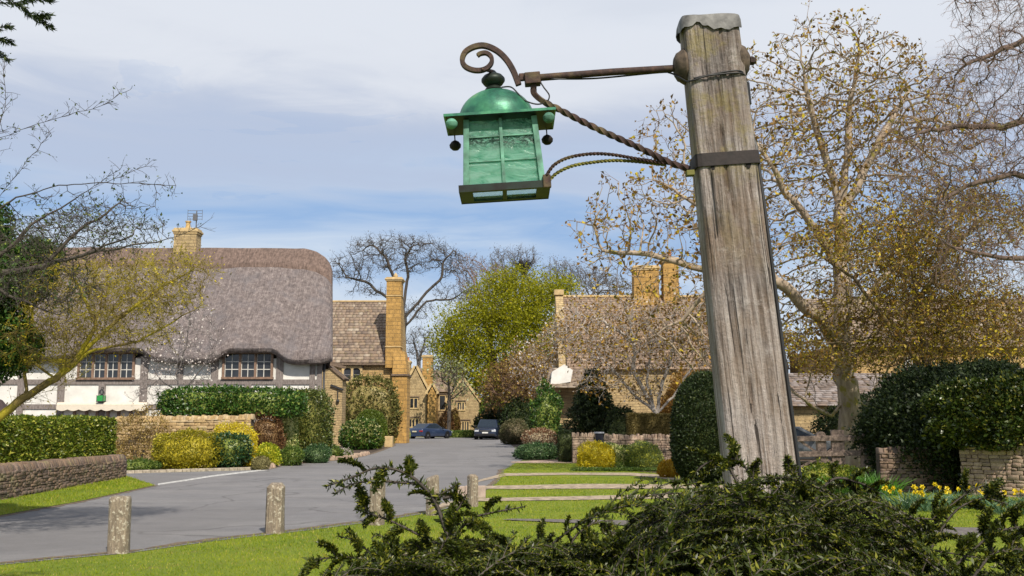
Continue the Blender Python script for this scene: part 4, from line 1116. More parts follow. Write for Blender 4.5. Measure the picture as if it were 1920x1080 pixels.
# iron band and three dark wedges below, coloured as the shade inside holes
za_, zb_ = Q(1362, 285)[2], Q(1362, 309)[2]
def post_ring(name, z0, z1, extra, mat, tilt=0.0, rot_extra=0):
    m = MB(); n_ = 64
    prof = [(z0, extra), (z1, extra), (z1, 0.001), (z0, 0.001)]
    for (z, e) in prof:
        xl_, xr_ = post_at(z); hw = (xr_ - xl_) / 2 + e; hd = (xr_ - xl_) / 2 * 0.6 + e; cx = (xl_ + xr_) / 2; cy = YL + (xr_ - xl_) / 2 * 0.6
        for j in range(n_):
            a_ = 2 * math.pi * j / n_; c_, s_ = math.cos(a_), math.sin(a_); rr = (abs(c_) ** 12 + abs(s_) ** 12) ** (-1 / 12)
            x = cx + hw * rr * c_; m.v.append((x, cy + hd * rr * s_, z + (x - cx) * (-tilt)))
    for i in range(4):
        for j in range(n_): m.f.append((i * n_ + j, i * n_ + (j + 1) % n_, ((i + 1) % 4) * n_ + (j + 1) % n_, ((i + 1) % 4) * n_ + j))
    return m.build(name, mat, lamp)
post_ring('iron_band', zb_, za_, 0.009, M_DKIRON, -0.07)
for px_ in (1337, 1370, 1404):
    q = Q(px_, 312 - (px_ - 1370) * 0.06, -0.001); m = MB(); m.prism([q + (-0.012, 0, 0.012), q + (0.012, 0, 0.012), q + (0.006, 0, -0.012), q + (-0.006, 0, -0.012)], (0, 0.03, 0)); m.build('notch_shade', plain('hole_shade', (0.012, 0.009, 0.008), 0.9), lamp)
# wooden collars round the tie rod at both sides
M_WOODD = plain('dark_wood_block', (0.10, 0.072, 0.05), 0.9, var=0.4, scale=30, bump=0.004)
for (px_, py_, s_, rpx) in ((1291, 113, -1, 34), (1389, 104, 1, 36)):
    q = Q(px_, py_, 0.085); rw = rpx * SC
    m = MB(); m.lathe([(rw, 0), (rw * 1.02, 0.01), (rw * 0.86, 0.028), (rw * 0.8, 0.038), (rw * 0.55, 0.05), (0.02, 0.054)], q, axis=side * s_, k=28); m.build('collar', M_WOODD, lamp, smooth=True, auto=True)
q = Q(1400, 103, 0.085); m = MB(); m.tube([q, q + side * 0.052], 0.012, 10); m.lathe([(0.02, 0), (0.022, 0.012), (0.014, 0.026)], q + side * 0.035, axis=side, k=6); m.build('bolt', M_RUST, lamp)
YA = 0.085      # bracket lies in the middle of the post's thickness
# horizontal arm
m = MB(); m.tube([Q(1288, 115, YA), Q(1150, 123, YA), Q(1008, 134, YA)], [0.0165, 0.0165, 0.0165], 14); m.build('arm', M_RUST, lamp, smooth=True, auto=True)
m = MB(); c_ = Q(999, 137, YA); m.obox(c_, side * 0.036, (0, 0.03, 0), axis * 0.027); m.obox(Q(979, 133, YA), side * 0.014, (0, 0.012, 0), axis * 0.017); m.obox(Q(1001, 150, YA), side * 0.014, (0, 0.014, 0), axis * 0.012)
m.build('joint_block', M_RUST, lamp, bevel=0.004)
# scroll carrying the lantern
sp = [(973, 148), (962, 120), (948, 98), (930, 82), (908, 73), (888, 75), (871, 85), (865, 100), (870, 112), (884, 119), (900, 120), (913, 115), (921, 105), (920, 94), (911, 87), (900, 88), (894, 92)]
def smooth(pts, n=8):
    pts = [np.array(p, float) for p in pts]; out = []
    for i in range(len(pts) - 1):
        p0, p1, p2, p3 = pts[max(i - 1, 0)], pts[i], pts[i + 1], pts[min(i + 2, len(pts) - 1)]
        for k in range(n):
            t_ = k / n; out.append(0.5 * ((2 * p1) + (-p0 + p2) * t_ + (2 * p0 - 5 * p1 + 4 * p2 - p3) * t_ ** 2 + (-p0 + 3 * p1 - 3 * p2 + p3) * t_ ** 3))
    out.append(pts[-1]); return out
def ribbon(m, pts, wide, thick):
    """flat bar bent in the bracket's plane: wide in Y"""
    pts = [np.array(p) for p in pts]; vs = []; n_ = len(pts)
    for i, p in enumerate(pts):
        t_ = unit(pts[min(i + 1, n_ - 1)] - pts[max(i - 1, 0)]); nn_ = np.cross(t_, (0, 1, 0)); th = thick[i] if hasattr(thick, '__len__') else thick
        vs += [p - nn_ * th / 2 + (0, -wide / 2, 0), p + nn_ * th / 2 + (0, -wide / 2, 0), p + nn_ * th / 2 + (0, wide / 2, 0), p - nn_ * th / 2 + (0, wide / 2, 0)]
    fs = []
    for i in range(n_ - 1):
        for j in range(4): fs.append((i * 4 + j, i * 4 + (j + 1) % 4, i * 4 + 4 + (j + 1) % 4, i * 4 + 4 + j))
    fs += [(3, 2, 1, 0), tuple((n_ - 1) * 4 + j for j in range(4))]; m.add(vs, fs)
sm = smooth([Q(a, b, YA) for a, b in sp], 7)
m = MB(); ribbon(m, sm, 0.026, [0.026 - 0.009 * i / len(sm) for i in range(len(sm))]); m.build('scroll', M_RUST, lamp, bevel=0.003)
# twisted brace back down to the post
m = MB(); pts = smooth([Q(1001, 155, YA), Q(1003, 165, YA), Q(1018, 178, YA), Q(1045, 192, YA), Q(1120, 230, YA), Q(1200, 266, YA), Q(1262, 296, YA), Q(1300, 308, YA)], 40)
n_ = len(pts); vs = []; fs = []; acc = 0
for i, p in enumerate(pts):
    t_ = unit(pts[min(i + 1, n_ - 1)] - pts[max(i - 1, 0)]); u = unit(np.cross(t_, (0, 1, 0))); v_ = np.cross(t_, u)
    if i: acc += np.linalg.norm(pts[i] - pts[i - 1])
    a0 = acc * 34.0 if 0.08 < acc else 4.4; hw = 0.0140
    for k in range(4):
        a_ = a0 + k * math.pi / 2; vs.append(p + (u * math.cos(a_) + v_ * math.sin(a_)) * hw * 1.12)
for i in range(n_ - 1):
    for j in range(4): fs.append((i * 4 + j, i * 4 + (j + 1) % 4, i * 4 + 4 + (j + 1) % 4, i * 4 + 4 + j))
fs += [(3, 2, 1, 0), tuple((n_ - 1) * 4 + j for j in range(4))]
m.add(vs, fs); m.build('twisted_brace', M_RUST, lamp)
m = MB(); m.obox(Q(1296, 322, 0.03), side * 0.018, (0, 0.02, 0), axis * 0.012); m.build('wedge', plain('mossy_wood', (0.16, 0.15, 0.04), 0.9), lamp, bevel=0.003)
# two thin stays curving to the lantern's foot
M_MOSSY = plain('lichened_iron', (0.17, 0.16, 0.03), 0.85, var=0.45, scale=35, bump=0.002)
def twist(m, pts, r, rate):
    n_ = len(pts); vs = []; fs = []; acc = 0
    for i, p in enumerate(pts):
        t_ = unit(pts[min(i + 1, n_ - 1)] - pts[max(i - 1, 0)]); u = unit(np.cross(t_, (0, 1, 0))); v_ = np.cross(t_, u)
        if i: acc += np.linalg.norm(pts[i] - pts[i - 1])
        for k in range(4):
            a_ = acc * rate + k * math.pi / 2; vs.append(p + (u * math.cos(a_) + v_ * math.sin(a_)) * r)
    for i in range(n_ - 1):
        for j in range(4): fs.append((i * 4 + j, i * 4 + (j + 1) % 4, i * 4 + 4 + (j + 1) % 4, i * 4 + 4 + j))
    m.add(vs, fs)
m = MB(); twist(m, smooth([Q(1025, 327, 0.02), Q(1040, 306, 0.03), Q(1068, 290, 0.05), Q(1110, 281, 0.07), Q(1150, 280, 0.09), Q(1200, 287, 0.10), Q(1255, 297, YA)], 26), 0.0085, 90); m.build('stay', M_RUST, lamp)
m = MB(); twist(m, smooth([Q(1028, 328, 0.16), Q(1046, 309, 0.16), Q(1075, 296, 0.15), Q(1112, 289, 0.15), Q(1155, 286, 0.14), Q(1200, 289, 0.13), Q(1255, 299, YA + 0.012)], 26), 0.0085, 90); m.build('stay', M_MOSSY, lamp)
# electric cable
M_CABLE = plain('black_cable', (0.012, 0.012, 0.013), 0.5)
m = MB()
m.tube(smooth([Q(940, 150, 0.10), Q(958, 151, 0.09), Q(972, 165, 0.08), Q(985, 178, 0.08), Q(1008, 185, 0.08), Q(1026, 180, 0.08), Q(1031, 168, 0.08), Q(1020, 152, 0.08), Q(1015, 140, 0.085), Q(1028, 131, 0.10), Q(1022, 126, 0.105), Q(1018, 128, 0.11)], 8), 0.0035, 6)
m.tube(smooth([Q(1035, 138, 0.07), Q(1120, 133, 0.1), Q(1240, 122, 0.1), Q(1262, 124, 0.09), Q(1275, 137, 0.05), Q(1290, 150, 0.02), Q(1297, 152, -0.008), Q(1340, 140, -0.012), Q(1385, 134, -0.008), Q(1404, 141, 0.05), Q(1409, 160, 0.12)], 8), 0.004, 6)
m.tube(smooth([Q(1300, 148, -0.008), Q(1330, 143, -0.013), Q(1388, 138, -0.008), Q(1402, 144, 0.04)], 8), 0.004, 6)
m.build('cable', M_CABLE, lamp, smooth=True)
m = MB(); m.tube([Q(1408, 140, 0.12), Q(1412, 180, 0.12)], 0.022, 10); m.tube([Q(1412, 180, 0.12), Q(1416, 235, 0.12)], 0.015, 10); m.tube([Q(1417, 235, 0.10)] + [np.array([post_at(z)[1] + 0.008, YL + 0.04 + 0.003 * math.sin(z * 7), z]) for z in np.linspace(float(Q(0, 270)[2]), 0.02, 40)], 0.0095, 8)
m.build('conduit', M_CABLE, lamp, smooth=True, auto=True)

# ------------------------------------------------------------------ the hanging lantern
t = NT('verdigris')
a = t.noise(6, 5, 0.6); b = t.noise(30, 4, 0.6)
col = t.ramp(a, [(0.30, (0.018, 0.06, 0.045)), (0.46, (0.035, 0.16, 0.10)), (0.60, (0.08, 0.30, 0.15)), (0.72, (0.20, 0.40, 0.16))]); col = t.mix(0.4, col, t.ramp(b, [(0.3, 0.5), (0.7, 1.3)]), 'MULTIPLY')
t.col(col); t.set(Roughness=0.42, Metallic=0.35); t.bump(a, 0.004); M_VERD = t.m
t = NT('dark_copper'); a = t.noise(12, 5, 0.6)
t.col(t.ramp(a, [(0.35, (0.014, 0.013, 0.010)), (0.6, (0.018, 0.030, 0.022)), (0.8, (0.06, 0.038, 0.018))])); t.set(Roughness=0.5, Metallic=0.4); M_DKCOP = t.m
M_PALEV = plain('pale_verdigris', (0.12, 0.30, 0.21), 0.65, var=0.5, scale=11)
t = NT('green_glass')
sxyz = t.mapping((9, 9, 28)); a = t.noise(1.0, 4, 0.6, sxyz, 0.8); b = t.noise(40, 3, 0.6)
col = t.ramp(a, [(0.30, (0.12, 0.38, 0.28)), (0.42, (0.40, 0.74, 0.60)), (0.58, (0.62, 0.90, 0.80)), (0.75, (0.80, 0.96, 0.90))])
sq = t.noise(1.0, 5, 0.7, t.mapping((14, 14, 26), rot=(0, 0.09, 0)), 1.6)  # refraction of the rear bars put into the colour as dark squiggles
sqm = t.ramp(t.math('ABSOLUTE', t.math('SUBTRACT', sq, 0.5)), [(0.0, 1.0), (0.03, 0.8), (0.055, 0.0)])
sqz = t.ramp(t.noise(1.0, 1, 0.3, t.mapping((0.5, 0.5, 9), rot=(0, 0.09, 0))), [(0.5, 0.0), (0.58, 1.0)])
col = t.mix(t.math('MULTIPLY', t.math('MULTIPLY', sqm, sqz), 0.85), col, (0.01, 0.05, 0.03))
t.b.inputs['Roughness'].default_value = 0.15; t.col(col)
tr = t.n('ShaderNodeBsdfTranslucent'); t.l(col, tr.inputs[0]); tp = t.n('ShaderNodeBsdfTransparent'); t.l(t.mix(t.math('MULTIPLY', t.math('MULTIPLY', sqm, sqz), 0.95), (0.66, 0.95, 0.84), (0.02, 0.08, 0.05)), tp.inputs[0])
m1 = t.n('ShaderNodeMixShader'); m1.inputs[0].default_value = 0.5; t.l(tr.outputs[0], m1.inputs[1]); t.l(tp.outputs[0], m1.inputs[2])
m2 = t.n('ShaderNodeMixShader'); m2.inputs[0].default_value = 0.82; t.l(t.b.outputs[0], m2.inputs[1]); t.l(m1.outputs[0], m2.inputs[2]); t.l(m2.outputs[0], t.out.inputs[0])
t.bump(a, 0.01); M_GLASS = t.m
LT, LB = Q(921, 150), Q(955, 362)
ua = unit(LT - LB); sa = np.array([ua[2], 0, -ua[0]]); fa = np.array([0, 1.0, 0])
YB = 0.165     # lantern's own centre lies behind the plane of its front face
def LQ(px, py): return Q(px, py)
lan = thing('lantern', 'large green copper lantern with a domed top hanging from the scroll bracket', 'lantern', tuple(LB + fa * YB))
plate_c = (Q(833, 217) + Q(1041, 204)) / 2; hwp = np.linalg.norm(Q(1041, 204) - Q(833, 217)) / 2
sa = unit(Q(1041, 204) - Q(833, 217)); ua = np.array([-sa[2], 0, sa[0]])
fa = np.array([0, 0.62, 0])      # the lantern is shallower than it is wide
cyp = hwp                                     # plate is square: its centre is half a width back
def LL(u, v, h, c=None):
    """lantern coordinates: across u, back v (from the axis), up h (from the plate)"""
    return plate_c + fa * cyp + sa * u + fa * v + ua * h
# dome
Rd = 0.70 * hwp
m = MB(); dome = [(Rd * 1.04, 0.004), (Rd * 1.04, 0.012), (Rd, 0.016)]
Hd = np.linalg.norm(Q(921, 165) - Q(933, 211)) * 1.20
for i in range(1, 13): a_ = i / 12 * math.pi / 2 * 0.93; dome.append((Rd * math.cos(a_), 0.016 + Hd * math.sin(a_)))
dome += [(0.03, 0.016 + Hd * 1.01)]
m.lathe(dome, LL(-0.016, 0, 0), axis=ua, k=48); m.v = [(a_, float(LL(0, 0, 0)[1]) + (b_ - float(LL(0, 0, 0)[1])) * 0.84, c_2) for a_, b_, c_2 in m.v]; m.build('dome', M_VERD, lan, smooth=True, auto=True)
hb = 0.016 + Hd
m = MB(); m.lathe([(0.045, 0), (0.036, 0.012), (0.03, 0.02), (0.042, 0.026), (0.055, 0.044), (0.055, 0.056), (0.042, 0.072), (0.022, 0.082), (0.012, 0.094), (0.004, 0.10)], LL(-0.02, 0, hb - 0.003), axis=ua, k=20); m.build('finial', M_DKCOP, lan, smooth=True, auto=True)
# hanging link up to the scroll
tp_ = LL(-0.02, 0, hb + 0.09); bt = Q(906, 118, YA)
m = MB(); mid = (tp_ + bt) / 2; dv = unit(bt - tp_); hl = np.linalg.norm(bt - tp_) / 2 + 0.016; sv = np.array([dv[2], 0, -dv[0]])
m.tube([mid + dv * hl * math.cos(a_) + (sv * 0.6 + fa * 0.8) * 0.016 * math.sin(a_) for a_ in np.linspace(0, 2 * math.pi, 25)], 0.007, 8, cap=False); m.build('link', M_RUST, lan, smooth=True)
# square roof plate, edges turned slightly down at the corners
m = MB(); N_ = 16; g = []
for i in range(N_ + 1):
    for j in range(N_ + 1):
        u = -1 + 2 * i / N_; v_ = -1 + 2 * j / N_; e = 0.0; g.append(LL(u * hwp, v_ * hwp, -0.010 * (abs(u * v_)) ** 3 * 0 + 0.006 * (abs(u) ** 6)))
g2 = [q - ua * 0.006 for q in g]; m.v = [tuple(q) for q in g + g2]; K = (N_ + 1) ** 2
for i in range(N_):
    for j in range(N_):
        a_ = i * (N_ + 1) + j; q = (a_, a_ + N_ + 1, a_ + N_ + 2, a_ + 1); m.f.append(q); m.f.append(tuple(x + K for x in q[::-1]))
bd = [i * (N_ + 1) for i in range(N_ + 1)] + [N_ * (N_ + 1) + j for j in range(1, N_ + 1)] + [i * (N_ + 1) + N_ for i in range(N_ - 1, -1, -1)] + [j for j in range(N_ - 1, 0, -1)]
for i in range(len(bd)): a_, b_ = bd[i], bd[(i + 1) % len(bd)]; m.f.append((a_, b_, b_ + K, a_ + K))
m.build('roof_plate', M_DKCOP, lan)
m = MB()
for s_ in (-1, 1):
    m.obox(LL(0, s_ * hwp, 0.002), sa * (hwp + 0.003), fa * 0.004, ua * 0.006); m.obox(LL(s_ * hwp, 0, 0.004), sa * 0.004, fa * (hwp - 0.005), ua * 0.006)
m.build('rolled_edge', M_VERD, lan)
# body: slightly tapered square cage
wt_ = 0.655 * hwp; wb_ = 0.735 * hwp
Hb = 0.318
def body(u, v_, k): w_ = wt_ + (wb_ - wt_) * k; return LL(u * w_, v_ * w_, -0.010 - Hb * k)
for (a_, b_) in ((-1, -1), (1, -1), (1, 1), (-1, 1)):
    fr = MB(); fr.bar(body(a_ * .94, b_ * .94, 0), body(a_ * .94, b_ * .94, 1), 0.026, 0.026, (0, 1, 0)); fr.build('corner_post', M_PALEV, lan, bevel=0.002)
sides = [(lambda u, k, o=0.0: body(u, -1 + o, k)), (lambda u, k, o=0.0: body(u, 1 - o, k)), (lambda u, k, o=0.0: body(-1 + o, u, k)), (lambda u, k, o=0.0: body(1 - o, u, k))]
gb = MB()
for n_, sd in enumerate(sides):
    up2 = (1, 0, 0) if n_ < 2 else (0, 1, 0)
    gb.bar(sd(0, 0.0, 0.02), sd(0, 1.0, 0.02), 0.014 if n_ < 2 else 0.012, 0.012, (0, 1, 0))
    for k in (0.26, 0.62): gb.bar(sd(-0.86, k, 0.03), sd(0.86, k, 0.03), 0.008, 0.007)
gb.build('glazing_bars', M_PALEV, lan)
for n_, sd in enumerate(sides):
    kb = 0.78 if n_ == 1 else 0.99; m = MB(); p = [sd(-0.88, 0.02, 0.06), sd(0.88, 0.02, 0.06), sd(0.88, kb, 0.06), sd(-0.88, kb, 0.06)]; nr = (fa if n_ == 0 else -fa if n_ == 1 else sa if n_ == 2 else -sa) * 0.004
    m.prism(p, nr); m.build('glass_panel', M_GLASS, lan)
CLEARP = [sides[1](-0.88, 0.785, 0.06), sides[1](0.88, 0.785, 0.06), sides[1](0.88, 0.99, 0.06), sides[1](-0.88, 0.99, 0.06)]
# lamp inside
m = MB(); m.tube([LL(0, 0, -0.012), LL(0, 0, -0.06)], 0.018, 12); m.build('bulb_holder', M_DKCOP, lan)
m = MB(); m.lathe([(0.012, 0), (0.02, -0.02), (0.032, -0.05), (0.026, -0.085), (0.004, -0.10)], LL(0, 0, -0.058), axis=ua, k=14); m.build('bulb', plain('bulb_glass', (0.6, 0.62, 0.6), 0.15), lan, smooth=True)
# foot tray, open frame with clear glass in its floor
h0 = -0.010 - Hb; wf = 0.80 * hwp; m = MB()
ring = 0.055
for s_ in (-1, 1):
    m.obox(LL(0, s_ * (wf - ring / 2), h0 - 0.012), sa * wf, fa * ring / 2, ua * 0.006); m.obox(LL(s_ * (wf - ring / 2), 0, h0 - 0.012), sa * ring / 2, fa * (wf - ring - 0.001), ua * 0.006)
m.obox(LL(0, 0, h0 - 0.012), sa * 0.010, fa * (wf - ring - 0.001), ua * 0.005)
for s_ in (-1, 1): m.obox(LL(0, s_ * (wf + 0.003), h0 - 0.004), sa * (wf + 0.006), fa * 0.003, ua * 0.016); m.obox(LL(s_ * (wf + 0.003), 0, h0 - 0.004), sa * 0.003, fa * wf, ua * 0.015)
m.build('foot_tray', M_DKCOP, lan)
m = MB(); m.obox(LL(0, 0, h0 - 0.006), sa * (wf - ring), fa * (wf - ring), ua * 0.002)
t = NT('clear_rippled_glass'); tp = t.n('ShaderNodeBsdfTransparent'); tp.inputs[0].default_value = (0.93, 0.97, 0.97, 1); mm_ = t.n('ShaderNodeMixShader'); mm_.inputs[0].default_value = 0.85
t.col((0.85, 0.9, 0.93)); t.set(Roughness=0.1); t.l(t.b.outputs[0], mm_.inputs[1]); t.l(tp.outputs[0], mm_.inputs[2]); t.l(mm_.outputs[0], t.out.inputs[0])
m.build('floor_glass', t.m, lan)
m = MB(); m.prism(CLEARP, -fa * 0.004); m.build('clear_panel', t.m, lan)
# ball drops under the plate's four corners
for (a_, b_) in ((-1, -1), (1, -1), (-1, 1), (1, 1)):
    m = MB(); c = LL(a_ * hwp * 0.88, b_ * hwp * 0.88, 0) + (ua * 0.026 if b_ < 0 else ua * 0); m.tube([c - ua * 0.006 - (ua * 0.026 if b_ < 0 else ua * 0), c - ua * 0.045], 0.003, 6); m.lathe([(0.004, 0.012), (0.018, 0.004), (0.028, -0.010), (0.026, -0.024), (0.014, -0.036), (0.003, -0.038)], c - ua * 0.045, axis=ua, k=16)
    m.build('ball_drop', M_PALEV if b_ < 0 else M_DKIRON, lan, smooth=True, auto=True)
# socket at the foot where the stays grip
m = MB(); m.obox(Q(1026, 337, 0.03), sa * 0.018, fa * 0.02, ua * 0.03); m.build('stay_socket', M_RUST, lan, bevel=0.004)

# ================================================================== BOLLARDS
t = NT('lichened_bollard'); a = t.noise(1.0, 5, 0.65, t.mapping((40, 40, 5)), 0.3); b = t.noise(22, 5, 0.7); c = t.noise(7, 4, 0.6)
col = t.ramp(a, [(0.3, (0.13, 0.10, 0.075)), (0.7, (0.36, 0.29, 0.21))]); col = t.mix(t.ramp(b, [(0.55, 0.0), (0.61, 0.85)]), col, (0.55, 0.50, 0.40))
col = t.mix(t.ramp(c, [(0.55, 0.0), (0.68, 0.55)]), col, (0.10, 0.085, 0.06))
t.col(col); t.set(Roughness=0.93); t.bump(t.math('ADD', a, b), 0.012); M_BOL = t.m
bolls = [((222, 1037), 928, 40, 'foremost weathered timber bollard at the left of the verge', 0.0, 'square'), ((515, 1000), 904, 33, 'timber bollard with a dark pointed top and white lichen, second from the left', 0.35, 'point'),
         ((706, 984), 891, 27, 'timber bollard half hidden behind the arching evergreen spray', 0.25, 'point'), ((811, 966), 892, 22, 'pale slanted-top timber bollard, third from the road end', 0.1, 'slant'), ((886, 950), 888, 19, 'dark narrow timber bollard in front of the low stone block', 0.3, 'point')]
for i, (base, topy, wpx, lab, tip, kind) in enumerate(bolls):
    g = G(*base); Yb = g[1]; H = Z(topy, Yb); W = wpx * Yb / FPX / 2
    m = MB(); n_ = 20; zs = [-0.05, 0.02, 0.1] + [H * q for q in (0.3, 0.45, 0.6, 0.75, 0.88)] + [H - W * (0.35 + tip * 0.5), H - W * 0.1]
    rows = []
    for k, z in enumerate(zs):
        s_ = 1.0 - 0.05 * (z / H)
        if k == len(zs) - 1: s_ *= 0.62 if kind == 'point' else 0.9
        for j in range(n_):
            a_ = 2 * math.pi * j / n_ + 0.3 * i; rr = (abs(math.cos(a_)) ** 5 + abs(math.sin(a_)) ** 5) ** (-1 / 5); q = np.array([[math.cos(a_) + i * 7, math.sin(a_), z * 3]])
            rad = W * 0.95 * rr * s_ * (1 + 0.05 * vn(q, 2.0, 3)[0])
            zz_ = z + (0.03 * math.cos(a_ - 0.3 * i) if k >= len(zs) - 2 and kind == 'slant' else 0) + (0.02 * vn(q, 2.0, 5)[0] if k > 7 else 0)
            m.v.append((g[0] + rad * math.cos(a_ - 0.3 * i + 0.2) + 0.012 * z * (i % 3 - 1), Yb + rad * math.sin(a_ - 0.3 * i + 0.2), zz_))
    for k in range(len(zs) - 1):
        for j in range(n_): m.f.append((k * n_ + j, k * n_ + (j + 1) % n_, (k + 1) * n_ + (j + 1) % n_, (k + 1) * n_ + j))
    m.f.append(tuple((len(zs) - 1) * n_ + j for j in range(n_)))
    o = m.build('bollard', M_BOL, None, smooth=True, auto=True, loc=(g[0], Yb, 0)); tag(o, lab, 'bollard', 'bollards along the verge')
g = G(884, 936); m = MB(); Yb = g[1] + 0.2; m.box(X(857, Yb), X(872.5, Yb), Yb, Yb + 0.12, 0, Z(912, Yb)); m.box(X(873, Yb), X(911, Yb), Yb + 0.02, Yb + 0.14, 0, Z(911, Yb))
o = m.build('stone_block', plain('pinkish_block', (0.42, 0.33, 0.27), 0.9, var=0.15), None, bevel=0.015, loc=(g[0], Yb, 0)); tag(o, 'low pinkish stone block behind the last bollard', 'stone block')

# ================================================================== WOODEN GATE on the right
Yg = 26.0; gate = thing('wooden_gate', 'weathered timber field gate with two rails right of the lamp post', 'gate', (X(1570, Yg), Yg, 0))
M_GATE = plain('grey_gate_wood', (0.30, 0.22, 0.175), 0.9, var=0.4, scale=14, bump=0.01)
def gbox(name, x0, x1, y0, y1, dy0, dy1, tilt=0):
    m = MB(); a = P(x0, (y0 + y1) / 2 + tilt, Yg); b = P(x1, (y0 + y1) / 2 - tilt, Yg); a[1] = b[1] = Yg + (dy0 + dy1) / 2; m.bar(a, b, dy1 - dy0, (y1 - y0) * Yg / FPX, (0, 0, 1)); return m.build(name, M_GATE, gate, bevel=0.01)
gbox('rail', 1440, 1637, 817, 827, -0.05, 0.0, 1.5); gbox('rail', 1440, 1625, 846, 856, -0.05, 0.0, 2)
gbox('rail', 1440, 1625, 876, 884, -0.05, 0.0, 1)
def gpost(x0, x1, top, dy0, dy1, rnd=0.0, name='gate_post'):
    m = MB(); xa, xb = X(x0, Yg), X(x1, Yg); zt = Z(top, Yg); pts = [(xa, Yg + dy0, -0.02), (xb, Yg + dy0, -0.02), (xb, Yg + dy0, zt - rnd)] + [((xa + xb) / 2 + (xb - xa) / 2 * math.cos(q), Yg + dy0, zt - rnd + rnd * math.sin(q)) for q in np.linspace(0.3, math.pi - 0.3, 6)] + [(xa, Yg + dy0, zt - rnd)]
    m.prism(pts, (0, dy1 - dy0, 0)); return m.build(name, M_GATE, gate, bevel=0.012)
gpost(1529, 1546, 809, 0.01, 0.16, 0.09); gpost(1556, 1580, 806, 0.01, 0.10, 0.0, 'broad_board'); gpost(1615, 1639, 803, 0.01, 0.3, 0.06)
m = MB(); a = P(1500, 826, Yg); b = P(1560, 868, Yg); a[1] = b[1] = Yg + 0.03; m.bar(a, b, 0.03, 0.06); m.build('brace', M_GATE, gate)
m = MB(); a = P(1500, 878, Yg); b = P(1585, 830, Yg); a[1] = b[1] = Yg + 0.06; m.bar(a, b, 0.03, 0.06); m.build('brace', M_GATE, gate)
# black gate posts of the drive behind the shrubs
for (x0, x1, top, bot, Yk, lab) in ((1273, 1289, 806, 880, 34, 'black square gate post with a pale cap beside the dark yew'), (1116, 1130, 810, 870, 39.5, 'black square gate post between the two stone walls')):
    gp = thing('drive_gate_post', lab, 'gate post', (X((x0 + x1) / 2, Yk), Yk, 0)); m = MB(); xa, xb = X(x0, Yk), X(x1, Yk); m.box(xa, xb, Yk, Yk + xb - xa, 0, Z(top + 3, Yk)); m.build('post', plain('black_paint', (0.018, 0.018, 0.03), 0.4), gp, bevel=0.01)
    m = MB(); m.box(xa - 0.04, xb + 0.04, Yk - 0.04, Yk + xb - xa + 0.04, Z(top + 3, Yk) + 0.002, Z(top, Yk)); m.build('cap', plain('lead_cap_small', (0.35, 0.36, 0.42), 0.5), gp, bevel=0.01)

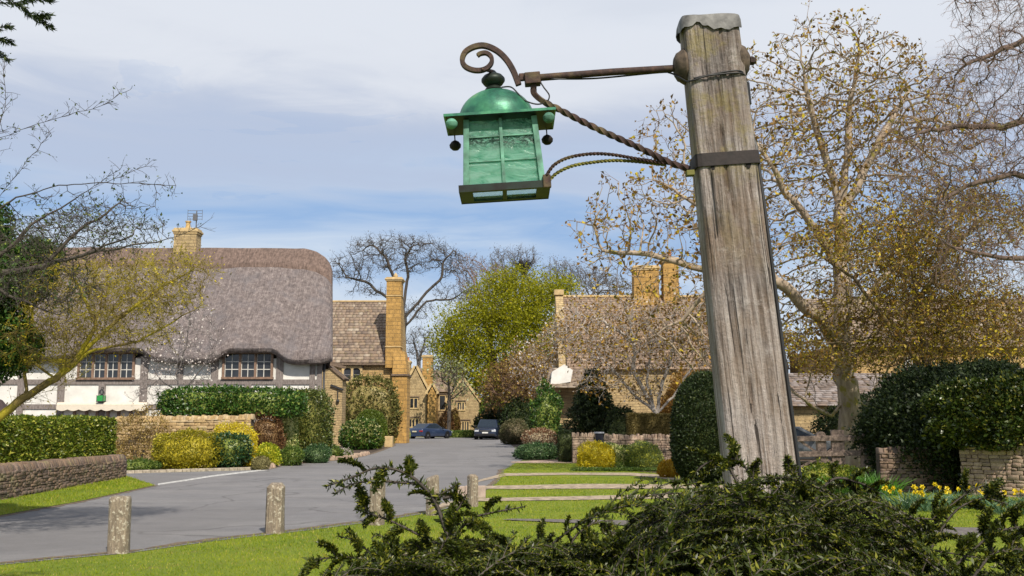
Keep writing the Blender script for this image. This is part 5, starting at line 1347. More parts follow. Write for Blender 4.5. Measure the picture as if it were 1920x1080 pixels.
# ================================================================== CARS
M_CGLASS = plain('car_glass', (0.02, 0.03, 0.045), 0.06); M_TYRE = plain('tyre', (0.015, 0.015, 0.016), 0.85); M_RIM = plain('alloy', (0.35, 0.36, 0.38), 0.3, metal=0.8)
M_TRIM = plain('black_trim', (0.012, 0.012, 0.014), 0.5)
def carpaint(name, c):
    t = NT(name); t.col(c); t.set(Roughness=0.28, Metallic=0.25); t.b.inputs['Coat Weight'].default_value = 0.7; t.b.inputs['Coat Roughness'].default_value = 0.05; return t.m
def make_car(name, label, kind, loc, rot, paint, suv):
    """front faces local -Y"""
    root = thing(name, label, kind); L, W, H = (4.9, 2.15, 1.82) if suv else (4.6, 1.95, 1.45)
    hw = W / 2
    # side outline from front to rear: (y, z belt/bonnet line), and the glasshouse
    if suv: low = [(-2.45, 0.42, 0.86), (-2.38, 0.34, 0.98), (-2.0, 0.30, 1.07), (-1.1, 0.30, 1.13), (0.6, 0.30, 1.16), (2.1, 0.30, 1.18), (2.4, 0.36, 1.12), (2.46, 0.45, 0.95)]
    else: low = [(-2.3, 0.35, 0.66), (-2.22, 0.28, 0.76), (-1.8, 0.22, 0.86), (-1.0, 0.22, 0.95), (0.6, 0.22, 0.98), (1.9, 0.22, 1.02), (2.2, 0.28, 1.0), (2.3, 0.4, 0.85)]
    m = MB(); vs = []; n_ = 10
    for (y, zb, zt) in low:
        e = min(1.0, (y - low[0][0]) / 0.35 + 0.0) if y < 0 else min(1.0, (low[-1][0] - y) / 0.35); kx = 0.86 + 0.14 * max(0, e) ** 0.5
        hx = hw * kx
        sec = [(-hx * 0.94, zb), (hx * 0.94, zb), (hx, zb + 0.12), (hx, zb + (zt - zb) * 0.55), (hx * 0.985, zb + (zt - zb) * 0.8), (hx * 0.90, zt), (-hx * 0.90, zt), (-hx * 0.985, zb + (zt - zb) * 0.8), (-hx, zb + (zt - zb) * 0.55), (-hx, zb + 0.12)]
        vs += [(x, y, z) for x, z in sec]
    m.v = vs
    for i in range(len(low) - 1):
        for j in range(n_): m.f.append((i * n_ + j, i * n_ + (j + 1) % n_, (i + 1) * n_ + (j + 1) % n_, (i + 1) * n_ + j))
    m.f += [tuple(range(n_ - 1, -1, -1)), tuple((len(low) - 1) * n_ + j for j in range(n_))]
    body = m.build('body', paint, root, smooth=True, auto=True, bevel=0.03)
    if suv: gh = dict(y0=-1.15, y1=-0.5, y2=1.9, y3=2.3, zb=1.10, zt=H)
    else: gh = dict(y0=-1.1, y1=-0.15, y2=1.0, y3=2.0, zb=0.92, zt=H)
    hb_, ht = hw * 0.89, hw * 0.70
    c = [(-hb_, gh['y0'], gh['zb']), (hb_, gh['y0'], gh['zb']), (hb_, gh['y3'], gh['zb']), (-hb_, gh['y3'], gh['zb']), (-ht, gh['y1'], gh['zt']), (ht, gh['y1'], gh['zt']), (ht, gh['y2'], gh['zt']), (-ht, gh['y2'], gh['zt'])]
    m = MB(); m.hexa(c); m.build('cabin', paint, root, bevel=0.06, smooth=True, auto=True)
    c = [np.array(q) for q in c]
    def pane(name, a, b, d, e, n, ins=0.07):
        a, b, d, e = c[a], c[b], c[d], c[e]; cen = (a + b + d + e) / 4; pts = []
        for q in (a, b, d, e): v = cen - q; pts.append(q + v / np.linalg.norm(v) * ins * 1.6 + np.array(n) * 0.012)
        m = MB(); m.prism(pts, np.array(n) * -0.02); m.build(name, M_CGLASS, root)
    fn = unit(np.cross(c[1] - c[0], c[4] - c[0])); pane('windscreen', 0, 1, 5, 4, fn * (1 if fn[1] < 0 else -1))
    rn = unit(np.cross(c[2] - c[3], c[7] - c[3])); pane('rear_window', 3, 2, 6, 7, rn * (1 if rn[1] > 0 else -1))
    for (a_, b_, d_, e_, s_) in ((1, 2, 6, 5, 1), (0, 3, 7, 4, -1)):
        sn = unit(np.cross(c[b_] - c[a_], c[e_] - c[a_])); pane('side_window', a_, b_, d_, e_, sn * (1 if sn[0] * s_ > 0 else -1), 0.09)
    rw = 0.40 if suv else 0.33
    for y in (-1.45, 1.5):
        for s_ in (-1, 1):
            m = MB(); m.lathe([(rw * 0.6, -0.12), (rw * 0.95, -0.12), (rw, -0.09), (rw, 0.09), (rw * 0.95, 0.12), (rw * 0.6, 0.12)], (s_ * (hw - 0.12), y, rw), axis=(1, 0, 0), k=24); wh = m.build('wheel', M_TYRE, root, smooth=True, auto=True)
            m = MB(); m.lathe([(0.05, 0.10), (rw * 0.62, 0.10), (rw * 0.66, 0.125), (rw * 0.05, 0.14)], (s_ * (hw - 0.12), y, rw), axis=(s_, 0, 0), k=16); m.build('rim', M_RIM, wh)
            m = MB(); m.lathe([(rw * 1.12, 0.0), (rw * 1.14, 0.03)], (s_ * (hw - 0.015), y, rw + 0.02), axis=(s_, 0, 0), k=24); m.build('wheel_arch', M_TRIM, root)
    zf = 0.80 if suv else 0.62; yf = low[0][0]
    for s_ in (-1, 1):
        m = MB(); m.box(s_ * hw * 0.72 - 0.19, s_ * hw * 0.72 + 0.19, yf - 0.02, yf + 0.2, zf - 0.08, zf + 0.07); m.build('headlight', plain('lamp_glass', (0.55, 0.58, 0.62), 0.1), root, bevel=0.02)
        m = MB(); m.box(s_ * hw * 0.76 - 0.17, s_ * hw * 0.76 + 0.17, -yf - 0.14, -yf + 0.025, zf + 0.04, zf + (0.3 if suv else 0.18)); m.build('tail_light', plain('red_lamp', (0.35, 0.02, 0.02), 0.2), root, bevel=0.02)
        m = MB(); m.obox((s_ * (hw + 0.08), -0.85 if suv else -0.7, gh['zb'] + 0.09), (0.11, 0, 0), (0, 0.06, 0), (0, 0, 0.08)); m.build('door_mirror', M_TRIM, root, bevel=0.03)
    m = MB(); m.box(-hw * 0.5, hw * 0.5, yf - 0.025, yf + 0.1, zf - 0.07, zf + 0.06); m.build('grille', M_TRIM, root, bevel=0.01)
    m = MB()
    for k in range(3): m.box(-hw * 0.46, hw * 0.46, yf - 0.035, yf - 0.027, zf - 0.05 + k * 0.04, zf - 0.035 + k * 0.04)
    m.build('grille_bars', M_RIM, root)
    m = MB(); m.box(-hw * 0.8, hw * 0.8, yf - 0.03, yf + 0.1, zf - 0.42, zf - 0.26); m.build('lower_intake', M_TRIM, root, bevel=0.02)
    m = MB(); m.box(-0.27, 0.27, yf - 0.05, yf - 0.033, zf - 0.22, zf - 0.10); pl_ = m.build('number_plate', plain('white_plate', (0.75, 0.75, 0.72), 0.5), root)
    m = MB(); m.box(-0.27, 0.27, -yf + 0.03, -yf + 0.045, zf + 0.02, zf + 0.14); m.build('number_plate', plain('yellow_plate', (0.75, 0.68, 0.45), 0.5), root)
    m = MB(); m.box(-hw * 0.85, hw * 0.85, -yf - 0.05, -yf + 0.028, zf - 0.38, zf - 0.16); m.build('rear_bumper', M_TRIM if suv else paint, root, bevel=0.02)
    root.location = loc; root.rotation_euler = (0, 0, rot); return root
gS = G(915, 824.5)
make_car('off_road_car', 'dark blue off-road car facing the camera at the end of the road', 'car', (X(916, 92), 94.5, 0.0), R(-7), carpaint('navy_paint', (0.018, 0.028, 0.06)), True)
make_car('parked_car', 'dark blue saloon car parked at the left kerb seen from behind', 'car', (X(803, 96), 98.6, 0.0), R(180 - 35), carpaint('slate_paint', (0.03, 0.05, 0.11)), False)
make_car('parked_car', 'grey car mostly hidden behind the wooden gate', 'car', (X(1512, 38), 39.5, 0.0), R(70), carpaint('silver_paint', (0.14, 0.15, 0.16)), False)

# ================================================================== VEGETATION
def bush(name, label, cat, px0, px1, top, Y, mat, L=0.05, W=None, n=None, depth=None, expn=2.3, lump=0.10, lf=1.3, base=0.0, group=None, stem=True, dens=1.6, up_=0.3, seed=0, clear=0.0, out=0.75, core=True, wallside=False, coremat=None, flower=None):
    """rounded or clipped shrub: leaves through the outer shell, solid shaded inside"""
    r = np.random.default_rng(seed + 900)
    W = W or L * 0.55
    if cat not in ('topiary',): lump *= 1.7
    rx = abs(X(px1, Y) - X(px0, Y)) / 2; cx = (X(px0, Y) + X(px1, Y)) / 2; H = Z(top, Y) - base
    ry = depth if depth else rx * 0.85; cz = base + H * 0.42; rz = H * 0.58; rzb = H * 0.46
    root = thing(name, label, cat, (cx, Y, base), group)
    def rad(d):
        rzz = np.where(d[:, 2] > 0, rz, rzb)
        q = (np.abs(d[:, 0] / rx) ** expn + np.abs(d[:, 1] / ry) ** expn + np.abs(d[:, 2] / rzz) ** expn) ** (-1 / expn)
        pp = d * q[:, None]
        return q * (1 + lump * vn(pp + cx, lf / max(0.35, min(rx, H) ** 0.7) * 1.5, seed) + lump * 0.5 * vn(pp + cx, 6 * lf, seed + 1))
    area = 4 * math.pi * ((rx * ry) ** 1.6 / 3 + (rx * rz) ** 1.6 / 3 + (ry * rz) ** 1.6 / 3) ** (1 / 1.6)
    n = n or int(min(70000, dens * area / (L * W * 0.5)))
    d = unit(r.normal(size=(n, 3)) * np.array([rx, ry, (rz + rzb) / 2])); R_ = rad(d)
    k = 1 - np.abs(r.normal(size=n)) * 0.10 + np.abs(r.normal(size=n)) * (0.02 if cat == 'topiary' else 0.05)
    p = d * (R_ * k)[:, None] + np.array([cx, Y, cz]); ok = p[:, 2] > base + 0.01; p = p[ok]; d = d[ok]
    v, f = leaves_np(p, L, W, unit(d * out + np.array([0, 0, up_])), 0.75, r=r)
    parts = [(v, f)]
    if cat != 'topiary' and n > 400:
        m_ = int(min(260, 40 + area * 10)); ds = unit(r.normal(size=(m_, 3)) + np.array([0, 0, 0.4])); ln_ = r.uniform(0.06, 0.22, m_) * min(1.0, max(rx, rz)) ; bs_ = ds * (rad(ds) * 0.97)[:, None] + np.array([cx, Y, cz]); bend = unit(ds + r.normal(size=ds.shape) * 0.5 + np.array([0, 0, 0.4]))
        for j in range(9): pj = bs_ + bend * (ln_ * j / 8)[:, None] + r.normal(size=ds.shape) * L * 0.12; okj = pj[:, 2] > base; vj, fj = leaves_np(pj[okj], L * 0.85, W * 0.85, bend[okj], 0.7, r=r); parts.append((vj, fj))
        v, f = join_np(parts)
    o = link('foliage', mesh_np('foliage', v, f, mat), root)
    if flower:
        fm, fn, fs = flower; d2 = unit(r.normal(size=(fn * 2, 3)) + np.array([0, -0.3, 0.5])); p2 = d2 * (rad(d2) * r.uniform(0.95, 1.05, len(d2)))[:, None] + np.array([cx, Y, cz]); p2 = p2[(p2[:, 2] > base + 0.3 * H)][:fn]
        parts = []
        for _ in range(4): parts.append(leaves_np(p2 + r.normal(size=p2.shape) * fs * 0.3, fs, fs * 0.7, d2[:1] * 0 + np.array([0, -0.5, 0.7]), 0.8, r=r))
        v, f = join_np(parts); link('blossom', mesh_np('blossom', v, f, fm), root)
    if core:
        nu, nv_ = 40, 22; u = np.linspace(0, 2 * math.pi, nu, endpoint=False); vv = np.linspace(0.02, math.pi - 0.02, nv_)
        dd = np.array([[math.cos(a) * math.sin(b), math.sin(a) * math.sin(b), math.cos(b)] for b in vv for a in u]); dd = unit(dd * np.array([rx, ry, rz]))
        q = dd * (rad(dd) * ((0.86 if cat == 'topiary' else 0.78) - clear))[:, None] + np.array([cx, Y, cz]); q[:, 2] = np.maximum(q[:, 2], base + 0.0)
        ff = np.array([[i * nu + j, i * nu + (j + 1) % nu, (i + 1) * nu + (j + 1) % nu, (i + 1) * nu + j] for i in range(nv_ - 1) for j in range(nu)])
        link('inner_growth', mesh_np('inner_growth', q, ff, coremat or mat), root)
    if stem:
        m = MB()
        for _ in range(4):
            a = r.uniform(0, 6.28); m.tube([(cx + 0.1 * rx * math.cos(a), Y + 0.1 * rx * math.sin(a), base - 0.02), (cx + 0.3 * rx * math.cos(a), Y + 0.3 * ry * math.sin(a), base + H * 0.35)], max(0.012, rx * 0.03), 6)
        m.build('stems', M_BARKD, root)
    return root

def box_hedge(name, label, A, B, z0, z1, thick, mat, L=0.05, W=None, dens=1.8, bump_=0.06, rnd=0.12, group=None, cat='hedge', z1b=None, seed=0, nmax=90000, ends=True):
    """clipped hedge between ground points A and B"""
    r = np.random.default_rng(seed + 300); W = W or L * 0.55; A = np.array([A[0], A[1], 0.0]); B = np.array([B[0], B[1], 0.0]); Ln = np.linalg.norm(B - A); t_ = (B - A) / Ln; n_ = np.array([-t_[1], t_[0], 0])
    z1b = z1 if z1b is None else z1b; H = (z1 + z1b) / 2 - z0
    areas = [Ln * H, Ln * H, Ln * thick, thick * H, thick * H]; n = int(min(nmax, dens * sum(areas) / (L * W * 0.5))); ws = np.array(areas) / sum(areas); ch = r.choice(5, n, p=ws)
    u = r.uniform(0, 1, n); v_ = r.uniform(0, 1, n); s = np.where(ch <= 2, u * Ln, np.where(ch == 3, 0.0, Ln)); k = np.where(ch == 0, -thick / 2, np.where(ch == 1, thick / 2, (v_ - 0.5) * thick)); h = np.where(ch == 2, 1.0, np.where(ch <= 1, v_, u))
    nr = np.where((ch == 0)[:, None], -n_, np.where((ch == 1)[:, None], n_, np.where((ch == 2)[:, None], np.array([0, 0, 1.0]), np.where((ch == 3)[:, None], -t_, t_))))
    def place(s, k, h):
        ztop = z1 + (z1b - z1) * s / Ln; e = np.maximum(0, (h * H - (H - rnd)) / rnd); k2 = k * (1 - 0.25 * e ** 2 * rnd / thick * 2)
        return A + t_ * s[:, None] + n_ * k2[:, None] + np.array([0, 0, 1.0]) * (z0 + (ztop - z0) * h)[:, None]
    p = place(s, k, h); off = bump_ * (vn(p, 2.2, seed) + 0.7 * vn(p, 7.0, seed + 1)) - np.abs(r.normal(size=n)) * 0.05 + r.normal(size=n) * 0.012
    p = p + nr * off[:, None]
    root = thing(name, label, cat, (A + B) / 2 + (0, 0, z0), group)
    v, f = leaves_np(p, L, W, unit(nr + np.array([0, 0, 0.35])), 0.8, r=r); link('foliage', mesh_np('foliage', v, f, mat), root)
    m = MB(); c = 0.10; a0 = A + t_ * c; b0 = B - t_ * c; q = n_ * (thick / 2 - c)
    m.hexa([a0 - q + (0, 0, z0), b0 - q + (0, 0, z0), b0 + q + (0, 0, z0), a0 + q + (0, 0, z0), a0 - q * .9 + (0, 0, z1 - c), b0 - q * .9 + (0, 0, z1b - c), b0 + q * .9 + (0, 0, z1b - c), a0 + q * .9 + (0, 0, z1 - c)]); m.build('inner_growth', mat, root)
    return root

def plant_tufts(name, label, cat, pts, mat, h, w, n, r_=0.25, group=None, flower=None, seed=0, bend=0.5):
    """strap-leaved plants in clumps; each clump is a thing"""
    for i, (x, y) in enumerate(pts):
        r = np.random.default_rng(seed + i * 7 + 40)
        root = thing(name, label[i] if isinstance(label, list) else label, cat, (x, y, 0), group)
        a = r.uniform(0, 6.28, n); q = r.uniform(0, 1, n) ** 0.5 * r_; b = np.stack([x + np.cos(a) * q, y + np.sin(a) * q, np.zeros(n)], 1)
        d = unit(np.stack([np.cos(a) * bend, np.sin(a) * bend, np.ones(n)], 1) + r.normal(size=(n, 3)) * 0.22); hh = h * r.uniform(0.6, 1.15, (n, 1)); sd = unit(np.cross(d, r.normal(size=(n, 3)))) * w / 2
        m1 = b + d * hh * 0.6; d2 = unit(d * np.array([1.7, 1.7, 0.6])); m2 = m1 + d2 * hh * 0.5
        v = np.concatenate([np.stack([b - sd * .7, b + sd * .7, m1 + sd, m1 - sd], 1).reshape(-1, 3), np.stack([m1 - sd, m1 + sd, m2 + sd * .15, m2 - sd * .15], 1).reshape(-1, 3)])
        link('leaves', mesh_np('leaves', v, np.arange(len(v)).reshape(-1, 4), mat), root)
        if flower:
            fm, fn, fs = flower; k = min(fn, n); tp = b[:k] + unit(d[:k] * np.array([.6, .6, 1])) * h * r.uniform(0.85, 1.15, (k, 1))
            sg = segs_np(b[:k], tp, 0.004, 0.003); link('flower_stalks', mesh_np('flower_stalks', sg[0], sg[1], mat), root)
            parts = []
            fd = unit(np.array([0.2, -1, 0.15]) + r.normal(size=(k, 3)) * 0.5)
            e1 = unit(np.cross(fd, [0, 0, 1.0])); e2 = np.cross(fd, e1)
            for j in range(6):
                an = j * math.pi / 3; dr = e1 * math.cos(an) + e2 * math.sin(an); pr = np.cross(dr, fd)
                parts.append((np.stack([tp, tp + dr * fs * .5 + pr * fs * .3, tp + dr * fs, tp + dr * fs * .5 - pr * fs * .3], 1).reshape(-1, 3), np.arange(k * 4).reshape(-1, 4)))
            sgm = segs_np(tp, tp + fd * fs * 0.8, fs * 0.3, fs * 0.38, 6); parts.append(sgm)
            vv, ff = join_np(parts); link('flowers', mesh_np('flowers', vv, ff, fm), root)

def make_tree(name, label, lines, ells, Y, nattr, step, kill, infl, rmax, tip, bark, leaf=None, leafL=0.05, leafW=None, nleaf=1, tw=2, twl=0.4, twr=0.004, thin=0.03, seed=1, bias=(0, 0, 0.02), jit=0.25, lump=0.0, lf=1.0, hollow=0.0, loc=None, group=None, cat='tree', gen2=2, droop=0.0, upt=0.3, clust=0.06, leafspread=1.0, power=2.4, leaf2=None, twmat=None, maxn=16000, nleaf2=1, leaf2L=None):
    att = crown_pts(ells, nattr, seed + 5, lump, hollow, lf)
    att = att[att[:, 2] > 0.4]
    N, par = colonize(att, lines, step, kill, infl, 260, bias, jit, seed, maxn)
    rad = radii(N, par, tip, rmax, power)
    root = thing(name, label, cat, loc if loc is not None else (N[0][0], N[0][1], 0), group)
    v, f = limbs(N, par, rad, thin); link('trunk', mesh_np('trunk', v, f, bark, smooth=True), root)
    tp, pts, dirs = twigs(N, par, rad, tw, twl, twr, thin * 0.8, seed + 2, droop, gen2, upt)
    if tp:
        v, f = join_np(tp); link('twigs', mesh_np('twigs', v, f, twmat or bark), root)
    r = np.random.default_rng(seed + 77)
    for (lm, nl, LL_, nm) in ((leaf, nleaf, leafL, 'crown'), (leaf2, nleaf2, leaf2L or leafL, 'blossom')):
        if lm is None: continue
        k = int(len(pts) * nl) if nl < 1 else len(pts) * int(nl)
        idx = r.choice(len(pts), k, replace=nl > 1) if nl < 1 else np.repeat(np.arange(len(pts)), int(nl))
        p = pts[idx] + r.normal(size=(k, 3)) * clust; d = dirs[idx]
        v, f = leaves_np(p, LL_, leafW or LL_ * 0.55, d, leafspread, r=r); link(nm, mesh_np(nm, v, f, lm), root)
    return root, N, par, rad, pts

M_BARKD = barkmat('dark_bark', (0.035, 0.028, 0.024), (0.11, 0.09, 0.075))
M_BARKG = barkmat('grey_bark', (0.075, 0.066, 0.066), (0.20, 0.175, 0.165))
M_BARKT = barkmat('tan_bark', (0.20, 0.15, 0.11), (0.50, 0.40, 0.30), (0.26, 0.22, 0.05), lw=0.56)
M_BARKW = barkmat('pale_bark', (0.30, 0.26, 0.23), (0.58, 0.52, 0.47))
M_BARKY = barkmat('mossy_bark', (0.10, 0.075, 0.03), (0.26, 0.19, 0.05), (0.36, 0.30, 0.02), lw=0.47)
M_BARKR = barkmat('red_brown_twigs', (0.11, 0.06, 0.045), (0.40, 0.26, 0.19), (0.24, 0.20, 0.06), lw=0.6)
L_DARK = leafmat('dark_evergreen', (0.008, 0.018, 0.005), (0.035, 0.060, 0.012), (0.07, 0.09, 0.02), 0.55, 0.1, 1.6, 0.1)
L_IVY = leafmat('ivy_green', (0.014, 0.05, 0.008), (0.075, 0.16, 0.022), (0.24, 0.30, 0.06), 0.38, 0.15, 1.2, 0.12)
L_HEDGE = leafmat('hedge_green', (0.03, 0.07, 0.006), (0.19, 0.24, 0.02), (0.40, 0.40, 0.06), 0.4, 0.25, 1.0, 0.15)
L_MID = leafmat('mid_green', (0.03, 0.075, 0.012), (0.13, 0.20, 0.03), (0.28, 0.34, 0.07), 0.45, 0.25, 1.3, 0.1)
L_LIME = leafmat('lime_spring_leaves', (0.22, 0.24, 0.006), (0.44, 0.43, 0.014), (0.54, 0.48, 0.02), 0.6, 0.5, 0.35, 0.12)
L_YEL = leafmat('yellow_foliage', (0.48, 0.38, 0.01), (0.85, 0.70, 0.03), (0.85, 0.75, 0.10), 0.5, 0.35, 1.0, 0.2)
L_YGR = leafmat('gold_green_foliage', (0.11, 0.12, 0.008), (0.42, 0.36, 0.02), (0.60, 0.50, 0.04), 0.5, 0.3, 2.2, 0.15)
L_ORG = leafmat('amber_foliage', (0.36, 0.18, 0.01), (0.70, 0.42, 0.02), (0.75, 0.58, 0.08), 0.5, 0.35, 1.5, 0.2)
L_BLUE = leafmat('blue_green_leaves', (0.02, 0.06, 0.022), (0.09, 0.17, 0.06), (0.18, 0.26, 0.11), 0.4, 0.2, 1.5, 0.1)
L_RED = leafmat('red_brown_leaves', (0.08, 0.035, 0.018), (0.24, 0.12, 0.045), (0.35, 0.22, 0.10), 0.5, 0.25, 1.6, 0.15)
L_COP = leafmat('copper_beech_leaves', (0.30, 0.14, 0.03), (0.58, 0.33, 0.07), (0.65, 0.45, 0.15), 0.55, 0.3, 1.6, 0.2)
L_BUFF = leafmat('clipped_brown_hedge', (0.10, 0.075, 0.02), (0.22, 0.17, 0.05), (0.28, 0.22, 0.08), 0.7, 0.15, 1.6, 0.15)
L_VAR = leafmat('variegated_leaves', (0.05, 0.12, 0.02), (0.26, 0.36, 0.06), (0.75, 0.74, 0.32), 0.4, 0.25, 1.5, 0.4)
L_BUD = leafmat('bronze_buds', (0.09, 0.045, 0.012), (0.46, 0.26, 0.04), (0.55, 0.40, 0.04), 0.5, 0.3, 0.6, 0.2)
L_BUDY = leafmat('yellow_green_buds', (0.11, 0.09, 0.015), (0.38, 0.30, 0.03), (0.68, 0.54, 0.03), 0.5, 0.35, 0.6, 0.3)
L_WHITE = leafmat('white_blossom', (0.60, 0.50, 0.46), (0.85, 0.80, 0.76), None, 0.6, 0.3, 1.0)
L_DAFF = leafmat('daffodil_yellow', (0.70, 0.50, 0.01), (0.85, 0.68, 0.02), None, 0.5, 0.3)
L_STRAP = leafmat('strap_leaves', (0.06, 0.13, 0.07), (0.16, 0.27, 0.15), None, 0.4, 0.2)
L_STRAPG = leafmat('bright_strap_leaves', (0.05, 0.15, 0.02), (0.14, 0.32, 0.04), None, 0.4, 0.3)
L_BROWNT = leafmat('brown_spring_twigs', (0.10, 0.06, 0.02), (0.26, 0.15, 0.045), (0.32, 0.24, 0.05), 0.7, 0.2, 0.5, 0.15)

# ------------------------------------------------ left: hedge over the wall, bed shrubs
box_hedge('clipped_hedge', 'long clipped leafy hedge growing behind the low brown wall at the left', (-11.45, 14.0), (-12.75, 31.0), 0.05, Z(788, 21.5), 1.5, L_HEDGE, 0.065, 0.036, 2.0, 0.05, z1b=Z(785, 30.8), seed=1, nmax=110000)
bush('wall_shrub', 'straggly tan and olive climber on the corner of the ochre wall', 'shrub', 222, 305, 784, 37.0, leafmat('tan_climber', (0.16, 0.10, 0.03), (0.42, 0.30, 0.08), (0.55, 0.42, 0.15), 0.6, 0.3, 1.5, 0.2), 0.06, expn=3.5, depth=0.45, lump=0.25, clear=0.2, dens=0.8, seed=2, core=False)
bush('golden_shrub', 'wide golden-green conifer shrub at the bed edge', 'shrub', 296, 412, 808, 35.4, L_YGR, 0.075, 0.03, expn=2.8, lump=0.12, lf=2, up_=-0.1, seed=3)
bush('blue_green_shrub', 'dark blue-green shrub right of the golden conifer', 'shrub', 398, 470, 818, 35.6, leafmat('deep_green_shrub', (0.015, 0.05, 0.02), (0.06, 0.14, 0.05), (0.25, 0.30, 0.06), 0.4, 0.2, 1.5, 0.12), 0.08, 0.045, expn=3, lump=0.2, seed=4)
bush('yellow_shrub', 'yellow tipped shrub above the dark blue-green shrub', 'shrub', 405, 482, 804, 36.4, L_YEL, 0.055, 0.03, lump=0.2, seed=5)
bush('red_shrub', 'dark red-brown shrub against the right end of the ochre wall', 'shrub', 470, 532, 774, 39.0, L_RED, 0.06, expn=3, lump=0.12, seed=6)
bush('ivy_hedge', 'long glossy ivy hedge overhanging the ochre wall below the cottage windows', 'hedge', 308, 560, 729, 39.4, L_IVY, 0.09, 0.065, base=Z(782, 39.4), depth=0.8, expn=4.5, lump=0.05, seed=7, stem=False, out=0.9, dens=2.0)
bush('ivy_hedge', 'rounded ivy-clad shrub at the right end of the cottage hedge', 'hedge', 520, 617, 736, 42.5, leafmat('ivy_olive', (0.03, 0.055, 0.01), (0.13, 0.16, 0.03), (0.25, 0.25, 0.06), 0.4, 0.2, 1.2, 0.12), 0.08, 0.05, depth=1.4, expn=4.0, lump=0.08, seed=8)
bush('green_shrub', 'upright light green shrub between the red shrub and the ivy', 'shrub', 520, 558, 768, 40.2, L_VAR, 0.06, lump=0.15, seed=9)
bush('euphorbia', 'lime flowered plant low in the bed', 'plant', 485, 528, 836, 37.2, leafmat('lime_flower', (0.12, 0.2, 0.01), (0.5, 0.55, 0.03), (0.7, 0.65, 0.05), 0.5, 0.3, 2.5, 0.2), 0.06, lump=0.2, seed=10)
bush('green_plant', 'feathery bright green plant at the rock edging', 'plant', 525, 575, 838, 38.6, L_MID, 0.07, 0.025, lump=0.2, seed=11)
bush('green_plant', 'low mid green plant beside the rock edging, further along', 'plant', 568, 622, 836, 41.0, L_BLUE, 0.07, 0.025, lump=0.2, seed=12)
bush('green_plant', 'small green plant next to the white flowers', 'plant', 612, 645, 838, 45.5, L_MID, 0.07, 0.03, lump=0.2, seed=13)
bush('white_flowers', 'small clump of white flowers at the corner of the bed', 'flowers', 636, 662, 844, 46.5, L_MID, 0.06, lump=0.2, seed=14, flower=(L_WHITE, 160, 0.06), stem=False)
bush('boulder_plant', 'grey-green mound at the tip of the bed', 'plant', 478, 508, 858, 35.2, leafmat('grey_mound', (0.14, 0.13, 0.05), (0.32, 0.28, 0.12), None, 0.7, 0.1), 0.04, lump=0.1, seed=15, stem=False)
gcov = [(r_.uniform(236, 300), r_.uniform(872, 884)) for _ in range(5)]
bush('ground_plants', 'low green edging plants at the foot of the tan climber', 'plant', 232, 305, 866, 34.2, L_MID, 0.05, lump=0.25, depth=0.5, seed=16, stem=False)
# second house planting
bush('climbing_shrub', 'tall wall shrub trained up the front of the stone house', 'shrub', 640, 748, 714, 76.6, leafmat('wall_shrub_leaf', (0.06, 0.07, 0.015), (0.20, 0.20, 0.05), (0.34, 0.28, 0.10), 0.5, 0.2, 0.8, 0.2), 0.16, 0.09, depth=0.9, expn=4, lump=0.12, seed=17, dens=1.3)
bush('laurel_shrub', 'round glossy cream-topped shrub in front of the stone house', 'shrub', 643, 712, 789, 60.0, L_IVY, 0.13, 0.07, lump=0.06, seed=18, flower=(leafmat('cream_tips', (0.45, 0.45, 0.16), (0.65, 0.62, 0.30), None, 0.5, 0.3), 300, 0.10))
L_TOPI = leafmat('topiary', (0.045, 0.085, 0.008), (0.15, 0.20, 0.02), None, 0.5, 0.2, 0.8)
bush('topiary_dome', 'large smooth green topiary dome behind the glossy round shrub', 'topiary', 666, 726, 769, 72.0, L_TOPI, 0.08, lump=0.02, seed=19)
bush('topiary_dome', 'olive topiary dome tight against the glossy shrub', 'topiary', 690, 721, 796, 62.5, L_TOPI, 0.08, lump=0.03, seed=20)
bush('topiary_dome', 'small round topiary ball near the parked saloon', 'topiary', 731, 758, 791, 82.0, L_TOPI, 0.09, lump=0.02, seed=21)
bush('topiary_dome', 'dark tall topiary behind the small ball', 'topiary', 733, 757, 775, 88.0, L_DARK, 0.10, lump=0.05, seed=22)
bush('small_shrub', 'leafy brown shrub against the far house', 'shrub', 826, 850, 771, 109.0, L_RED, 0.15, lump=0.15, seed=23)
bush('small_shrub', 'small climbing plant beside the far house windows', 'shrub', 845, 862, 768, 111, L_BROWNT, 0.14, lump=0.2, depth=0.5, seed=24)
box_hedge('low_hedge', 'low clipped hedge between the two far cars', (X(836, 104), 104), (X(888, 104), 104), 0, Z(809, 104), 1.0, L_MID, 0.12, seed=25)
bush('small_shrub', 'pale grasses by the kerb left of the far cars', 'shrub', 758, 770, 806, 93, L_VAR, 0.1, lump=0.2, seed=26)
m = MB(); m.box(X(722, 66), X(737, 66), 66, 66.6, 0, Z(818, 66)); o = m.build('stone_trough', M_DRESS, None, bevel=0.03, loc=(X(730, 66), 66, 0)); tag(o, 'small stone trough beside the topiary dome', 'trough')

